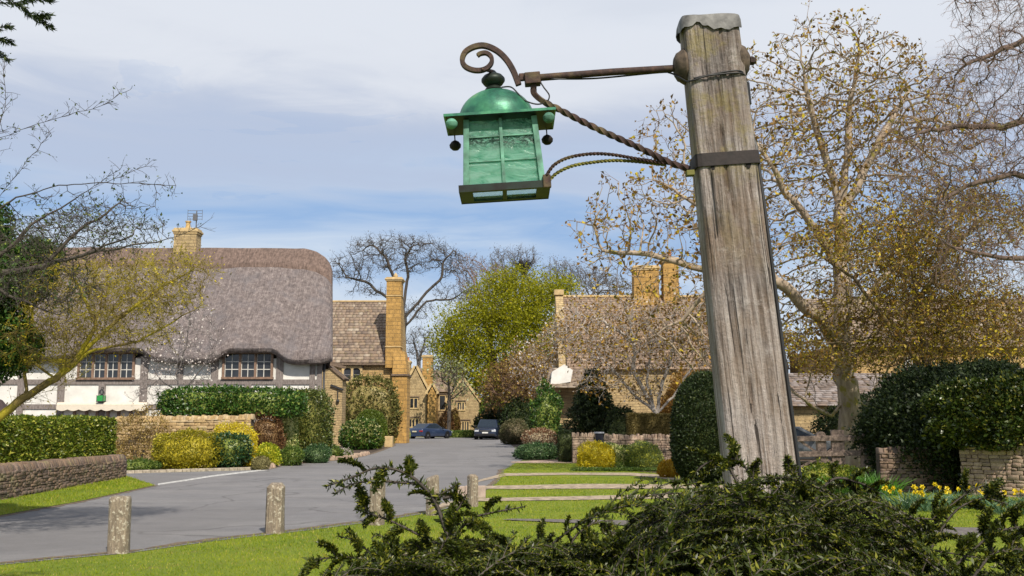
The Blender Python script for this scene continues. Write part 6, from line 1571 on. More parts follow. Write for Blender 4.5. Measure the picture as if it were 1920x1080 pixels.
# ------------------------------------------------ right side planting
bush('round_shrub', 'round grey-olive shrub at the kerb beside the off-road car', 'shrub', 939, 990, 788, 74.0, leafmat('grey_olive', (0.05, 0.06, 0.02), (0.17, 0.16, 0.07), (0.25, 0.2, 0.12), 0.6, 0.15), 0.09, lump=0.04, seed=30)
bush('ivy_column', 'tall ivy-covered stump beside the timber porch', 'shrub', 1003, 1050, 722, 52.0, L_IVY, 0.10, 0.07, lump=0.18, seed=31)
bush('red_shrub', 'low red-brown and cream shrub right of the round olive shrub', 'shrub', 982, 1048, 808, 50.0, leafmat('red_cream', (0.12, 0.05, 0.025), (0.34, 0.17, 0.09), (0.60, 0.50, 0.32), 0.5, 0.2, 1.5, 0.25), 0.07, lump=0.15, seed=32)
bush('green_plant', 'low blue-green bedding along the right kerb', 'plant', 972, 1052, 834, 45.0, L_BLUE, 0.07, 0.035, depth=0.7, lump=0.2, seed=33)
bush('topiary_column', 'dark green clipped column beside the short wall end', 'topiary', 1046, 1074, 808, 42.0, L_DARK, 0.05, expn=5, lump=0.03, seed=34)
bush('yellow_shrub', 'bright yellow mound of shrub, leftmost in front of the garden wall', 'shrub', 1084, 1148, 837, 36.0, L_YEL, 0.06, lump=0.22, lf=1.8, depth=0.7, seed=35)
bush('variegated_shrub', 'cream and green variegated shrub beside the bright yellow mound', 'shrub', 1118, 1176, 837, 36.4, L_VAR, 0.055, lump=0.15, seed=36)
bush('green_mound', 'smooth olive green mound between the variegated shrub and the pale one', 'shrub', 1148, 1192, 836, 36.6, L_TOPI, 0.05, lump=0.05, seed=37)
bush('pale_shrub', 'pale grey-green feathery shrub with a lime top by the garden wall', 'shrub', 1174, 1238, 831, 36.0, leafmat('pale_feather', (0.10, 0.16, 0.04), (0.32, 0.38, 0.12), (0.65, 0.66, 0.10), 0.5, 0.3, 1.6, 0.2), 0.06, 0.025, lump=0.18, seed=38)
bush('amber_shrub', 'amber-yellow shrub at the foot of the dark yew', 'shrub', 1230, 1274, 862, 30.5, L_ORG, 0.05, lump=0.12, seed=39)
bush('ground_plants', 'low mixed green plants at the edge of the far lawn strip', 'plant', 1080, 1240, 878, 34.6, L_MID, 0.05, 0.02, depth=0.5, lump=0.3, seed=40, stem=False)
bush('yew', 'tall dark conical clipped yew just left of the lamp post', 'topiary', 1258, 1384, 700, 28.0, L_DARK, 0.055, 0.03, n=60000, depth=0.8, expn=2.2, lump=0.05, up_=0.6, seed=41)
box_hedge('beech_hedge', 'clipped brown-green hedge below the white-barked tree', (X(1176, 40.5), 40.5), (X(1305, 40.5), 40.5), 0, Z(776, 40.5), 0.8, L_BUFF, 0.05, 0.03, 1.8, 0.03, seed=42)
bush('copper_shrub', 'copper-orange leaved shrub behind the clipped brown hedge', 'shrub', 1240, 1350, 704, 47.0, L_COP, 0.09, 0.05, lump=0.15, seed=43)
# spreading dark fir
def fir(name, label, px, top, base_px, Y, spread, mat, seed):
    r = np.random.default_rng(seed); x = X(px, Y); H = Z(top, Y); root = thing(name, label, 'tree', (x, Y, 0))
    m = MB(); m.tube([(x, Y, -0.05), (x + 0.05, Y, H * 0.5), (x, Y, H)], [0.14, 0.09, 0.02], 8); m.build('trunk', M_BARKD, root)
    A_, B_ = [], []; P_, D_ = [], []
    for k in range(150):
        z = H * (0.08 + 0.9 * (k / 150) ** 0.9); a = k * 2.39996; L_ = spread * (1 - (z / H) ** 1.3) * r.uniform(0.75, 1.1) + 0.15; d = np.array([math.cos(a), math.sin(a), 0.05]); p = np.array([x, Y, z])
        for s in range(14):
            t_ = (s + 1) / 14; q = p + d * L_ * t_ + np.array([0, 0, -0.18 * L_ * t_ ** 2 + 0.1 * L_ * t_ ** 4]); A_.append(p + d * L_ * (s / 14) + np.array([0, 0, -0.18 * L_ * (s / 14) ** 2 + 0.1 * L_ * (s / 14) ** 4])); B_.append(q)
            for _ in range(26): off = np.cross(d, [0, 0, 1.0]) * r.normal() * 0.20 * L_ * (1.15 - t_) ; P_.append(q + off + r.normal(size=3) * 0.04); D_.append(d * 0.6 + off * 1.2 + (0, 0, -0.15))
    sg = segs_np(np.array(A_), np.array(B_), 0.012, 0.008); link('branches', mesh_np('branches', sg[0], sg[1], M_BARKD), root)
    v, f = leaves_np(np.array(P_), 0.11, 0.035, np.array(D_), 0.5, r=r); link('crown', mesh_np('crown', v, f, mat), root)
fir('dark_fir', 'dark spreading fir in front of the right stone house', 1112, 690, 0, 46.0, 1.75, L_DARK, 3)
bush('dark_shrub', 'dark evergreen mass under the fir behind the short wall', 'shrub', 1130, 1200, 765, 44.0, L_DARK, 0.07, lump=0.2, seed=44)
# the large dark hedge at far right and its tip
bush('evergreen_hedge', 'huge dark rounded evergreen hedge spilling over the brown wall at the right', 'hedge', 1636, 1990, 676, 25.5, L_DARK, 0.075, 0.05, n=90000, depth=1.9, expn=2.7, lump=0.12, lf=1.0, seed=45, out=0.7)
bush('evergreen_hedge', 'looser olive-tinged evergreen growth at the right edge above the wall', 'hedge', 1780, 2140, 690, 23.2, leafmat('olive_evergreen', (0.015, 0.035, 0.006), (0.06, 0.085, 0.012), (0.2, 0.2, 0.03), 0.35, 0.12, 1.0, 0.12), 0.08, 0.05, base=1.0, n=50000, depth=1.3, expn=3.0, lump=0.2, seed=46)
plant_tufts('daffodils', ['clump of yellow daffodils, leftmost below the dark hedge', 'small daffodil clump with drooping heads right of the leftmost clump', 'daffodil clump with sparse flowers between the others', 'full yellow daffodil clump near the right edge', 'blue-green daffodil clump cut by the right edge of the picture'], 'flowers',
            [(X(1690, 19.6), 19.6), (X(1735, 19.2), 19.2), (X(1790, 19.8), 19.8), (X(1880, 18.6), 18.6), (X(1935, 18.4), 18.4)], L_STRAP, 0.42, 0.016, 160, 0.34, 'daffodils at the foot of the hedge', (L_DAFF, 8, 0.055), 5, 0.75)
plant_tufts('green_tuft', ['tall tuft of bright green strap leaves in front of the gate post', 'second bright green tuft beside the gate, nearer the hedge', 'low bright tuft under the gate rails'], 'plant', [(X(1600, 23.5), 23.5), (X(1640, 23.2), 23.2), (X(1560, 23.6), 23.6)], L_STRAPG, 0.50, 0.022, 200, 0.4, 'green tufts by the gate', None, 9, 0.5)
bush('gate_shrub', 'olive shrub growing below the wooden gate', 'shrub', 1490, 1600, 878, 24.4, L_HEDGE, 0.05, lump=0.2, seed=47)

bush('dark_shrub', 'dark green shrub behind the trunk of the bronze-budded tree', 'shrub', 1543, 1690, 748, 40.0, L_DARK, 0.09, lump=0.18, seed=48)
# ------------------------------------------------ TREES
# big bronze-budded tree beside the gate
Yt = 33.0
def PL(*pts, Y=Yt): return [P(p[0], p[1], p[2] if len(p) > 2 else Y) for p in pts]
tb = P(1598, 815, Yt); tb[2] = -0.1
L0 = [[tb] + PL((1596, 770), (1590, 720))]
L0 += [PL((1590, 720), (1580, 660, 33), (1577, 560, 33), (1578, 470), (1576, 380)), PL((1576, 380), (1556, 320), (1530, 240), (1510, 160, 32.5)), PL((1576, 380), (1590, 300), (1592, 220, 33.5), (1606, 120)),
       PL((1576, 400), (1615, 330), (1650, 260), (1705, 170, 34)), PL((1577, 520), (1530, 430, 32), (1480, 370, 31.5), (1440, 300, 31)), PL((1590, 740), (1560, 780), (1528, 765, 31), (1495, 740, 30.5)),
       PL((1592, 735), (1625, 760, 33.5), (1640, 730, 34), (1665, 690, 34.5)), PL((1580, 660), (1530, 590, 31.5), (1460, 530, 31), (1350, 515, 30.5), (1230, 480, 30.5), (1130, 470, 31)),
       PL((1578, 600), (1640, 540, 33.5), (1700, 480, 34)), PL((1460, 530, 31), (1400, 440, 30.5), (1300, 380, 30.5)), PL((1350, 515, 30.5), (1280, 600, 31), (1200, 640, 31))]
EL = [E(1560, 200, 215, 175, Yt, 3.2, 3.0), E(1680, 300, 190, 200, Yt + .5, 3.2, 2.2), E(1440, 350, 210, 180, Yt - 1, 3, 2.3), E(1230, 440, 165, 130, Yt - 2.3, 1.8, 1.6), E(1250, 250, 60, 70, Yt - 2, 1.2, 0.15), E(1590, 540, 230, 170, Yt, 3, 2.2), E(1400, 640, 170, 110, Yt - 1.5, 2, 0.9)]
make_tree('bronze_budded_tree', 'large spreading tree with bronze spring buds rising beside the wooden gate', L0, EL, Yt, 8000, 0.28, 0.40, 1.5, 0.36, 0.013, M_BARKT, L_BUD, 0.13, 0.08, 0.9, tw=1, twl=0.50, twr=0.009, thin=0.022, seed=3, jit=0.22, clust=0.03, leaf2=L_BUDY, nleaf2=0.2, leaf2L=0.12, lump=0.5, lf=0.9, maxn=15000, twmat=barkmat('bronze_twigs', (0.09, 0.06, 0.04), (0.30, 0.20, 0.13)))
# yellow-green lichened weeping tree right of it
Yt2 = 29.0
b2 = P(1745, 830, Yt2); b2[2] = -0.1
L2 = [[b2] + PL((1740, 700), (1720, 560), (1700, 440), Y=Yt2), PL((1720, 560), (1790, 460), (1850, 400), Y=Yt2), PL((1740, 700), (1660, 600), (1600, 520), (1540, 480), Y=Yt2), PL((1700, 440), (1650, 360), Y=Yt2), PL((1740, 650), (1830, 600), (1900, 540), Y=Yt2)]
make_tree('lichened_tree', 'tangled yellow-lichened tree in front of the right-hand hedge', L2, [E(1640, 520, 190, 130, Yt2, 2.2, 2), E(1800, 480, 170, 140, Yt2, 2.4, 2), E(1740, 620, 220, 90, Yt2, 2, 1.2), E(1560, 600, 120, 100, Yt2, 1.6, 1.1), E(1850, 620, 120, 60, Yt2, 1.5, .8)], Yt2, 8000, 0.20, 0.28, 1.3, 0.15, 0.007, barkmat('lichen_bark', (0.07, 0.05, 0.03), (0.20, 0.14, 0.07), (0.34, 0.27, 0.03), lw=0.56), L_BUDY, 0.085, 0.045, 0.6, tw=2, twl=0.38, twr=0.0055, thin=0.02, seed=12, jit=0.35, droop=0.5, upt=-0.1, clust=0.08, leaf2=L_BUD, nleaf2=1, lump=0.15, maxn=15000)
# bare reddish tree at the right edge with heavy dark limbs
Yt3 = 21.0
b3 = P(2110, 900, Yt3); b3[2] = -0.1
L3 = [[b3] + PL((2100, 700), (2070, 480), (2050, 330), (2040, 150), (2060, -60), Y=Yt3), PL((2060, 400), (1980, 350), (1900, 325), (1810, 350), (1755, 385), Y=Yt3), PL((2070, 480), (1960, 490), (1860, 480), (1790, 465), (1730, 430), Y=Yt3), PL((2040, 200), (1960, 210), (1880, 240), (1800, 235), (1720, 250), Y=Yt3), PL((2045, 100), (1960, 60), (1880, 90), (1800, 130), Y=Yt3), PL((2050, 0), (1960, -60), (1870, -40), (1790, 0), Y=Yt3), PL((2070, 520), (1980, 600), (1920, 620), Y=Yt3), PL((2040, 150), (2150, 60), (2250, -40), Y=Yt3), PL((2060, 400), (2180, 330), (2280, 300), Y=Yt3)]
make_tree('bare_tree', 'bare red-brown tree with thick dark limbs reaching in from the right edge', L3, [E(1880, 320, 195, 130, Yt3, 1.8, 2), E(1860, 140, 130, 90, Yt3, 1.6, 1), E(1900, 20, 120, 60, Yt3, 1.4, .7), E(1900, 500, 150, 110, Yt3, 1.7, 1.0), E(2100, 50, 170, 190, Yt3, 2, 1.2), E(2180, 350, 160, 170, Yt3, 2, .8), E(1740, 290, 100, 120, Yt3, 1.2, .7)], Yt3, 6500, 0.17, 0.24, 1.1, 0.21, 0.0062, barkmat('shaded_limb', (0.07, 0.05, 0.045), (0.20, 0.14, 0.11), (0.16, 0.14, 0.05), lw=0.6), None, twmat=M_BARKR, tw=2, twl=0.34, twr=0.0042, thin=0.018, seed=21, jit=0.4, droop=0.45, upt=-0.15, lump=0.3, maxn=14000, gen2=2)  # limbs are in shade: that dark is put into their bark colour
# small white-barked flowering tree behind the clipped hedge
Yt4 = 43.0
b4 = P(1228, 860, Yt4); b4[2] = -0.1
L4 = [[b4] + PL((1229, 800), (1230, 775), Y=Yt4), PL((1230, 775), (1185, 735), (1150, 695), (1128, 670), Y=Yt4), PL((1230, 775), (1190, 700), (1188, 640), (1180, 600), Y=Yt4), PL((1230, 775), (1213, 720), (1220, 660), (1216, 600), Y=Yt4), PL((1230, 775), (1240, 730), (1258, 670), (1262, 610), Y=Yt4), PL((1230, 778), (1262, 745), (1290, 700), (1320, 660), Y=Yt4), PL((1188, 640), (1130, 600), (1090, 590), Y=Yt4), PL((1262, 640), (1310, 590), Y=Yt4)]
make_tree('white_barked_tree', 'small pale-barked tree with many stems and white and bronze buds', L4, [E(1200, 640, 150, 70, Yt4, 2.8, 2.2), E(1090, 620, 70, 70, Yt4, 1.5, .7), E(1320, 630, 90, 85, Yt4, 2, 1), E(1170, 720, 90, 45, Yt4, 1.6, .6), E(1200, 590, 130, 40, Yt4, 1.8, .5)], Yt4, 4200, 0.22, 0.30, 1.3, 0.13, 0.010, M_BARKW, L_BUD, 0.11, 0.07, 1, tw=1, twl=0.36, twr=0.008, thin=0.026, seed=31, jit=0.3, clust=0.08, leaf2=L_WHITE, nleaf2=0.12, leaf2L=0.07, lump=0.3, maxn=9000)
# blossoming tree by the white bay
Yt5 = 62.0
b5 = P(1018, 830, Yt5); b5[2] = 0
make_tree('blossom_tree', 'small cream-blossomed tree left of the white bay window', [[b5] + PL((1016, 760), (1012, 700), (1000, 660), Y=Yt5), PL((1012, 720), (980, 690), (960, 670), Y=Yt5), PL((1014, 740), (1040, 700), Y=Yt5)], [E(1000, 680, 48, 45, Yt5, 2.0), E(1050, 650, 50, 50, Yt5, 1.6), E(1020, 720, 30, 30, Yt5, 1)], Yt5, 900, 0.3, 0.45, 2.0, 0.12, 0.014, M_BARKT, L_WHITE, 0.11, 0.08, 0.45, tw=2, twl=0.4, twr=0.01, thin=0.04, seed=41, clust=0.1, leaf2=L_BUD, nleaf2=1)
# big lime tree beyond the road
Yb_ = 118.0
def crown_tree(name, label, base, ells, Y, leaf, L, nleaf, r0, nattr, step, seed, bark=M_BARKD, tw=2, twl=1.0, twr=0.02, lump=0.35, lf=0.35, clust=0.35, group=None, thin=0.10, loc=None):
    bb = P(base[0], base[1], Y); bb[2] = 0; tops = P(base[0], base[2], Y)
    return make_tree(name, label, [[bb, tops]], ells, Y, nattr, step, step * 1.5, step * 8, r0, 0.03, bark, leaf, L, L * 0.62, nleaf, tw=tw, twl=twl, twr=twr, thin=thin, seed=seed, clust=clust, lump=lump, lf=lf, group=group, gen2=2)
crown_tree('lime_green_tree', 'large round tree in bright yellow-green spring leaf beyond the end of the road', (930, 825, 700), [E(932, 640, 122, 80, Yb_, 5.5, 2.4), E(960, 578, 92, 64, Yb_, 5, 1.3), E(1010, 600, 58, 65, Yb_, 4, .8), E(858, 665, 40, 42, Yb_, 3, .35), E(900, 720, 80, 48, Yb_ - 1, 4, .7), E(1040, 545, 50, 28, Yb_, 3, .2), E(985, 530, 30, 18, Yb_, 2, .1)], Yb_, L_LIME, 0.23, 15, 0.5, 2200, 0.8, 51, tw=2, twl=1.2, lump=0.35, lf=0.45, clust=0.5)
crown_tree('pale_leaved_tree', 'small pale green tree in front of the far gabled house roof', (842, 818, 740), [E(843, 700, 32, 30, 106, 2.5), E(862, 735, 22, 18, 106, 2)], 106.0, leafmat('pale_leaf', (0.16, 0.20, 0.08), (0.36, 0.38, 0.16), (0.6, 0.6, 0.4), 0.5, 0.3), 0.25, 1, 0.2, 260, 0.5, 52, lump=0.4, lf=0.8, clust=0.3)
crown_tree('brown_budded_tree', 'red-brown budding tree in front of the lime-green tree', (975, 828, 770), [E(970, 725, 62, 50, 98, 4), E(1000, 700, 40, 40, 98, 3), E(930, 740, 25, 35, 98, 2)], 98.0, L_BROWNT, 0.24, 2, 0.3, 1500, 0.5, 53, bark=M_BARKR, tw=3, twl=0.9, twr=0.015, lump=0.25, lf=0.5, clust=0.35)
for (x0, x1, tp_, yy, sd, lab) in ((890, 960, 768, 102, 60, 'dark evergreen shrub under the trees behind the off-road car'), (945, 1010, 758, 96, 61, 'dark evergreen shrub right of the off-road car'), (900, 940, 742, 108, 62, 'mid green shrub rising above the dark evergreens')):
    bush('evergreen_shrub', lab, 'shrub', x0, x1, tp_, yy, L_MID if sd == 62 else L_DARK, 0.2, 0.12, lump=0.2, lf=0.6, seed=sd, depth=3)
# tall umbrella-shaped bare tree behind the tall chimney
Yu = 135.0
bu = P(752, 828, Yu); bu[2] = 0
LU = [[bu] + PL((752, 700), (756, 640), (757, 590), Y=Yu), PL((757, 590), (738, 520), (722, 480), (700, 460), Y=Yu), PL((757, 580), (765, 520), (760, 480), (775, 460), Y=Yu), PL((757, 600), (790, 560), (828, 520), (832, 490), (850, 470), Y=Yu), PL((757, 580), (715, 550), (685, 528), (650, 520), Y=Yu), PL((757, 615), (800, 565), (850, 560), (880, 540), Y=Yu)]
make_tree('umbrella_tree', 'tall bare tree with a flat umbrella crown behind the tall chimney', LU, [E(750, 478, 110, 36, Yu, 6, 2.2), E(850, 490, 45, 30, Yu, 4, .7), E(660, 505, 52, 28, Yu, 4, .8), E(850, 555, 40, 22, Yu, 3, .35), E(690, 545, 40, 14, Yu, 3, .2), E(780, 585, 38, 18, Yu, 3, .3), E(740, 455, 90, 16, Yu, 4, .5)], Yu, 3400, 0.6, 0.85, 4.0, 0.40, 0.032, M_BARKD, leafmat('bud_haze', (0.07, 0.055, 0.045), (0.18, 0.13, 0.09)), 0.12, 0.08, 0.5, tw=2, twl=0.9, twr=0.018, thin=0.10, seed=71, clust=0.2, jit=0.3, lump=0.3, lf=0.3, bias=(0, 0, 0.06), power=2.2, maxn=9000)
def bare_far(label, base, tops, ells, Y, seed, n=1200, name='bare_tree', r0=0.4, tip=0.03, fan=0.0, bark=M_BARKG, nl=1):
    b = P(base[0], 828, Y); b[2] = 0
    L_ = [[b, P(base[0], base[1], Y)]] + [[P(base[0], base[1], Y), P(t_[0], t_[1], Y)] for t_ in tops]
    return make_tree(name, label, L_, ells, Y, n, 0.55, 0.8, 4.5, r0, tip, bark, leafmat('bud_haze', (0.07, 0.055, 0.045), (0.18, 0.13, 0.09)), 0.12, 0.09, nl, tw=2, twl=0.9, twr=0.02, thin=0.09, seed=seed, clust=0.2, jit=0.25, lump=0.25, lf=0.3, bias=(0, 0, 0.1 + fan), power=2.2, upt=0.6, maxn=6000)
bare_far('small bare tree seen through the gap left of the lime-green tree', (785, 680), [(778, 650), (795, 645)], [E(787, 648, 34, 34, 140, 3)], 140, 81, 500, r0=0.3)
bare_far('dark twiggy bare tree between the umbrella tree and the lime-green tree', (920, 640), [(900, 560), (930, 540)], [E(900, 535, 45, 45, 145, 4), E(880, 500, 40, 22, 145, 3), E(935, 520, 30, 30, 145, 3)], 145, 82, 1800, bark=M_BARKR)
rt_, N_, pr_2, rd_, pts_ = bare_far('tall fan-shaped bare tree holding a nest above the lime-green tree', (965, 600), [(950, 520), (968, 510), (985, 515)], [E(940, 495, 26, 28, 150, 3), E(978, 490, 38, 24, 150, 3), E(965, 515, 40, 25, 150, 3)], 150, 83, 1500, fan=0.35)
bare_far('wide bare tree behind the gable of the right stone house', (1080, 640), [(1060, 570), (1110, 560)], [E(1090, 530, 85, 26, 140, 5), E(1050, 510, 40, 22, 140, 4), E(1150, 545, 40, 24, 140, 4)], 140, 84, 1800)
bare_far('bare tree seen between the right-hand trees on the skyline', (1660, 720), [(1600, 560), (1720, 540)], [E(1660, 520, 150, 80, 90, 6)], 90, 85, 2000)
# nest: a ragged cone of sticks
c_ = P(981, 500, 149.5); A_ = []; B_ = []; r = np.random.default_rng(3)
for i in range(420):
    a = r.uniform(0, 6.28); h = r.uniform(0, 1); R_ = 0.25 + 1.3 * h; q = c_ + np.array([math.cos(a) * R_ * r.uniform(0.3, 1), math.sin(a) * R_ * r.uniform(0.3, 1), -1.1 + 1.9 * h]); d = unit(np.array([math.cos(a), math.sin(a), 0.5]) + r.normal(size=3) * 0.7); A_.append(q - d * 0.4); B_.append(q + d * 0.4)
sg = segs_np(np.array(A_), np.array(B_), 0.035, 0.03); o = link('nest', mesh_np('nest', sg[0], sg[1], M_BARKD), None, tuple(c_)); tag(o, 'large dark stick nest in the fan-shaped bare tree', 'nest')
# low tree line far behind everything
tl = np.random.default_rng(9); V_ = []
parts = []
for i in range(760):
    x = tl.uniform(-420, 420); y = tl.uniform(330, 420); h = 9 + 5 * vn(np.array([[x, y, 0]]), 0.02, 2)[0]; n = 60
    q = unit(tl.normal(size=(n, 3))) * np.array([7, 5, h * 0.5]) * tl.uniform(0.6, 1, (n, 1)) + np.array([x, y, h * 0.5]); parts.append(leaves_np(q, 2.2, 1.5, None, 1, r=tl))
v, f = join_np(parts); o = link('distant_woods', mesh_np('distant_woods', v, f, leafmat('far_wood', (0.05, 0.07, 0.03), (0.13, 0.14, 0.06))), None); tag(o, 'woods far behind the village', kind='stuff')

# ------------------------------------------------ left side trees
Ym = 15.5
bm_ = P(-150, 900, Ym); bm_[2] = -0.05
LM = [[bm_] + PL((-110, 850), (-40, 815), (0, 782), (45, 745), (105, 710), (150, 665), (180, 610), (190, 560), Y=Ym), PL((0, 782), (60, 745), (110, 725), (160, 700), Y=Ym), PL((105, 710), (180, 655), (260, 640), (330, 600), (380, 570), Y=Ym), PL((150, 665), (220, 600), (300, 540), (370, 500), Y=Ym),
      PL((45, 745), (50, 690), (62, 640), (60, 580), Y=Ym), PL((180, 610), (150, 540), (120, 500), Y=Ym), PL((105, 710), (60, 680), (30, 660), Y=Ym), PL((-110, 850), (-160, 700), (-220, 600), Y=Ym)]
make_tree('mossy_tree', 'leaning mossy-limbed tree with small yellow-green leaves in front of the thatched cottage', LM, [E(150, 560, 110, 85, Ym, 1.1, 2), E(260, 540, 120, 60, Ym, 1.0, 1.6), E(330, 510, 75, 45, Ym, .7, .5), E(90, 640, 80, 60, Ym, 1, .8), E(-120, 560, 140, 120, Ym, 1.4, 1.2), E(250, 620, 80, 35, Ym, .8, .4)], Ym, 4600, 0.115, 0.17, 0.8, 0.075, 0.0035, M_BARKY, L_BUDY, 0.034, 0.018, 0.7, tw=3, twl=0.24, twr=0.0032, thin=0.010, seed=91, jit=0.3, clust=0.035, lump=0.25, lf=1.5, maxn=9000, upt=0.1)
Yn = 13.0
bn = P(-190, 960, Yn); bn[2] = -0.05
LN = [[bn] + PL((-180, 700), (-150, 520), (-130, 400), (-120, 300), Y=Yn), PL((-150, 520), (-60, 440), (30, 370), (110, 347), (200, 342), (330, 348), Y=Yn), PL((-130, 400), (-50, 320), (0, 258), (70, 232), (130, 215), (190, 198), (236, 172), Y=Yn), PL((-160, 560), (-40, 520), (80, 500), (180, 470), (250, 440), Y=Yn), PL((200, 342), (240, 325), (272, 312), Y=Yn), PL((-30, 510), (60, 420), (130, 380), (225, 318), Y=Yn),
      PL((-120, 330), (-30, 300), (10, 200), (8, 120), Y=Yn), PL((-60, 440), (30, 330), (60, 290), (95, 250), Y=Yn), PL((80, 500), (150, 430), (200, 400), (232, 370), Y=Yn), PL((-40, 520), (30, 560), (110, 590), Y=Yn), PL((180, 470), (290, 455), (340, 440), (375, 425), Y=Yn), PL((-150, 520), (-240, 420), (-320, 300), Y=Yn)]
make_tree('twiggy_tree', 'leafless twiggy tree with a few small leaves against the sky at the left edge', LN, [E(60, 420, 110, 90, Yn, 1.0, 2), E(150, 430, 110, 60, Yn, .9, 1.4), E(30, 290, 55, 90, Yn, .7, .6), E(240, 420, 75, 40, Yn, .6, .35), E(-140, 330, 150, 160, Yn, 1.3, 1.4), E(60, 530, 120, 50, Yn, 1, .8)], Yn, 3000, 0.10, 0.16, 0.7, 0.08, 0.0042, M_BARKD, leafmat('grey_green_buds', (0.04, 0.07, 0.02), (0.14, 0.18, 0.05), None, 0.5, 0.3), 0.040, 0.022, 0.35, tw=2, twl=0.18, twr=0.0036, thin=0.009, seed=95, jit=0.35, clust=0.015, lump=0.2, lf=1.5, maxn=7000, upt=0.2)
# ivy and conifer mass at the extreme left
def ivy_mass(name, label, ells, n, Y, mat, L, seed, trunk):
    root = thing(name, label, 'tree', (trunk[0][0], trunk[0][1], 0)); r = np.random.default_rng(seed)
    m = MB(); m.tube(trunk, [0.22] * (len(trunk) - 1) + [0.08], 10); m.build('trunk', M_BARKD, root)
    p = crown_pts(ells, n, seed, 0.25, 0.35, 1.6); v, f = leaves_np(p, L, L * 0.6, np.array([0, -0.3, 0.1]), 1.0, r=r); link('crown', mesh_np('crown', v, f, mat), root)
tk = [P(-60, 1010, 15.5), P(-50, 700, 15.5), P(-60, 400, 15.5), P(-80, 250, 15.5)]; tk[0][2] = 0
ivy_mass('ivy_clad_tree', 'dark ivy-smothered trunk at the left edge of the picture', [E(-60, 600, 115, 150, 15.5, .8, 2), E(10, 520, 95, 65, 15.5, .6, .9), E(60, 480, 60, 40, 15.5, .4, .35), E(-40, 430, 70, 70, 15.5, .6, .6), E(20, 650, 60, 60, 15.5, .5, .5)], 60000, 15.5, L_IVY, 0.055, 5, tk)
# drooping conifer sprays in the top left corner
Yc_ = 7.0; root = thing('conifer_branch', 'drooping dark conifer sprays entering at the top left corner', 'branch', tuple(P(-200, -60, Yc_)))
A_, B_, P_, D_ = [], [], [], []; r = np.random.default_rng(6)
for ln in ([(-200, -60), (-60, -10), (20, 6), (60, -2), (95, 0)], [(0, -10), (40, 12), (62, 30), (95, 50)], [(-80, 20), (-20, 48), (20, 50)], [(-60, 50), (-10, 70), (20, 78)], [(-60, 60), (-10, 92), (18, 112)], [(60, 28), (75, 32), (88, 28)]):
    pts = smooth([P(x, y, Yc_ + r.normal() * 0.05) for x, y in ln], 12)
    for i in range(len(pts) - 1):
        A_.append(pts[i]); B_.append(pts[i + 1]); d = unit(pts[i + 1] - pts[i])
        for _ in range(10): P_.append(pts[i] + (pts[i + 1] - pts[i]) * r.uniform()); D_.append(d + r.normal(size=3) * 0.6 + np.array([0, 0, -0.35]))
sg = segs_np(np.array(A_), np.array(B_), 0.004, 0.003); link('stems', mesh_np('stems', sg[0], sg[1], M_BARKD), root)
v, f = leaves_np(np.array(P_), 0.042, 0.009, np.array(D_), 0.25, r=r); link('needles', mesh_np('needles', v, f, L_DARK), root)
# white blossoming sapling in front of the cottage wall
Ys = 40.0
bs = P(345, 860, Ys); bs[2] = 0
make_tree('blossom_tree', 'slender sapling with sparse pinkish-white blossom in front of the cottage wall', [[bs] + PL((345, 790), (340, 740), (330, 700), (335, 660), Y=Ys), PL((340, 740), (370, 700), (400, 660), (410, 630), Y=Ys), PL((340, 745), (300, 710), (280, 680), Y=Ys), PL((332, 700), (350, 650), (355, 600), Y=Ys)], [E(340, 680, 80, 60, Ys, 1.5, 1.5), E(360, 610, 50, 50, Ys, 1.2, .8), E(290, 740, 50, 40, Ys, 1.2, .5)], Ys, 700, 0.22, 0.34, 1.5, 0.05, 0.007, M_BARKG, L_WHITE, 0.07, 0.06, 0.5, tw=2, twl=0.35, twr=0.006, thin=0.02, seed=97, clust=0.03, gen2=1)
bare_sh = leafmat('x_unused', (0.1, 0.1, 0.1), (0.1, 0.1, 0.1)); bpy.data.materials.remove(bare_sh)

# ================================================================== FOREGROUND EVERGREEN SHRUB
r = np.random.default_rng(2024)
def spray(L=0.32, seed=0):
    """one arching spray along +X: stem segments and leaf stations, in local coordinates"""
    q = np.random.default_rng(seed); A, B, RA = [], [], []; LP, LD, LN = [], [], []
    K = 26; pts = []
    for i in range(K + 1): t_ = i / K; pts.append(np.array([L * t_, 0.02 * math.sin(3 * t_ + seed) * t_, 0.22 * L * math.sin(t_ * 2.2) - 0.24 * L * t_ * t_]))
    def line(pts, r0, dens, sz):
        for i in range(len(pts) - 1):
            A.append(pts[i]); B.append(pts[i + 1]); RA.append(r0 * (1 - 0.6 * i / len(pts)))
            d = unit(pts[i + 1] - pts[i]); s = unit(np.cross(d, (0, 0, 1.0)))
            for k in range(dens):
                sg = 1 if (i + k) % 2 else -1; LP.append(pts[i] + (pts[i + 1] - pts[i]) * q.uniform()); LD.append(unit(d * 0.55 + s * sg * 0.75 + np.array([0, 0, 0.22 + q.normal() * 0.28]))); LN.append(sz * q.uniform(0.75, 1.15) * (1 - 0.35 * (i / len(pts)) ** 3))
    line(pts, 0.0030, 9, 0.0112)
    side_ = 1
    for i in range(3, K - 2, 2):
        side_ = -side_; d = unit(pts[i + 1] - pts[i]); s = unit(np.cross(d, (0, 0, 1.0))) * side_; l = L * 0.42 * (1 - 0.85 * i / K) * q.uniform(0.75, 1.15); dd = unit(d * 0.85 + s * 0.65 + np.array([0, 0, q.uniform(-0.05, 0.22)])); m_ = max(3, int(l / 0.011)); sub = [pts[i] + dd * l * j / m_ + np.array([0, 0, -0.25 * l * (j / m_) ** 2]) for j in range(m_ + 1)]
        line(sub, 0.0016, 8, 0.0100)
    return [np.array(x) for x in (A, B, RA, LP, LD, LN)]
SPR = [spray(0.34, s) for s in range(9)]
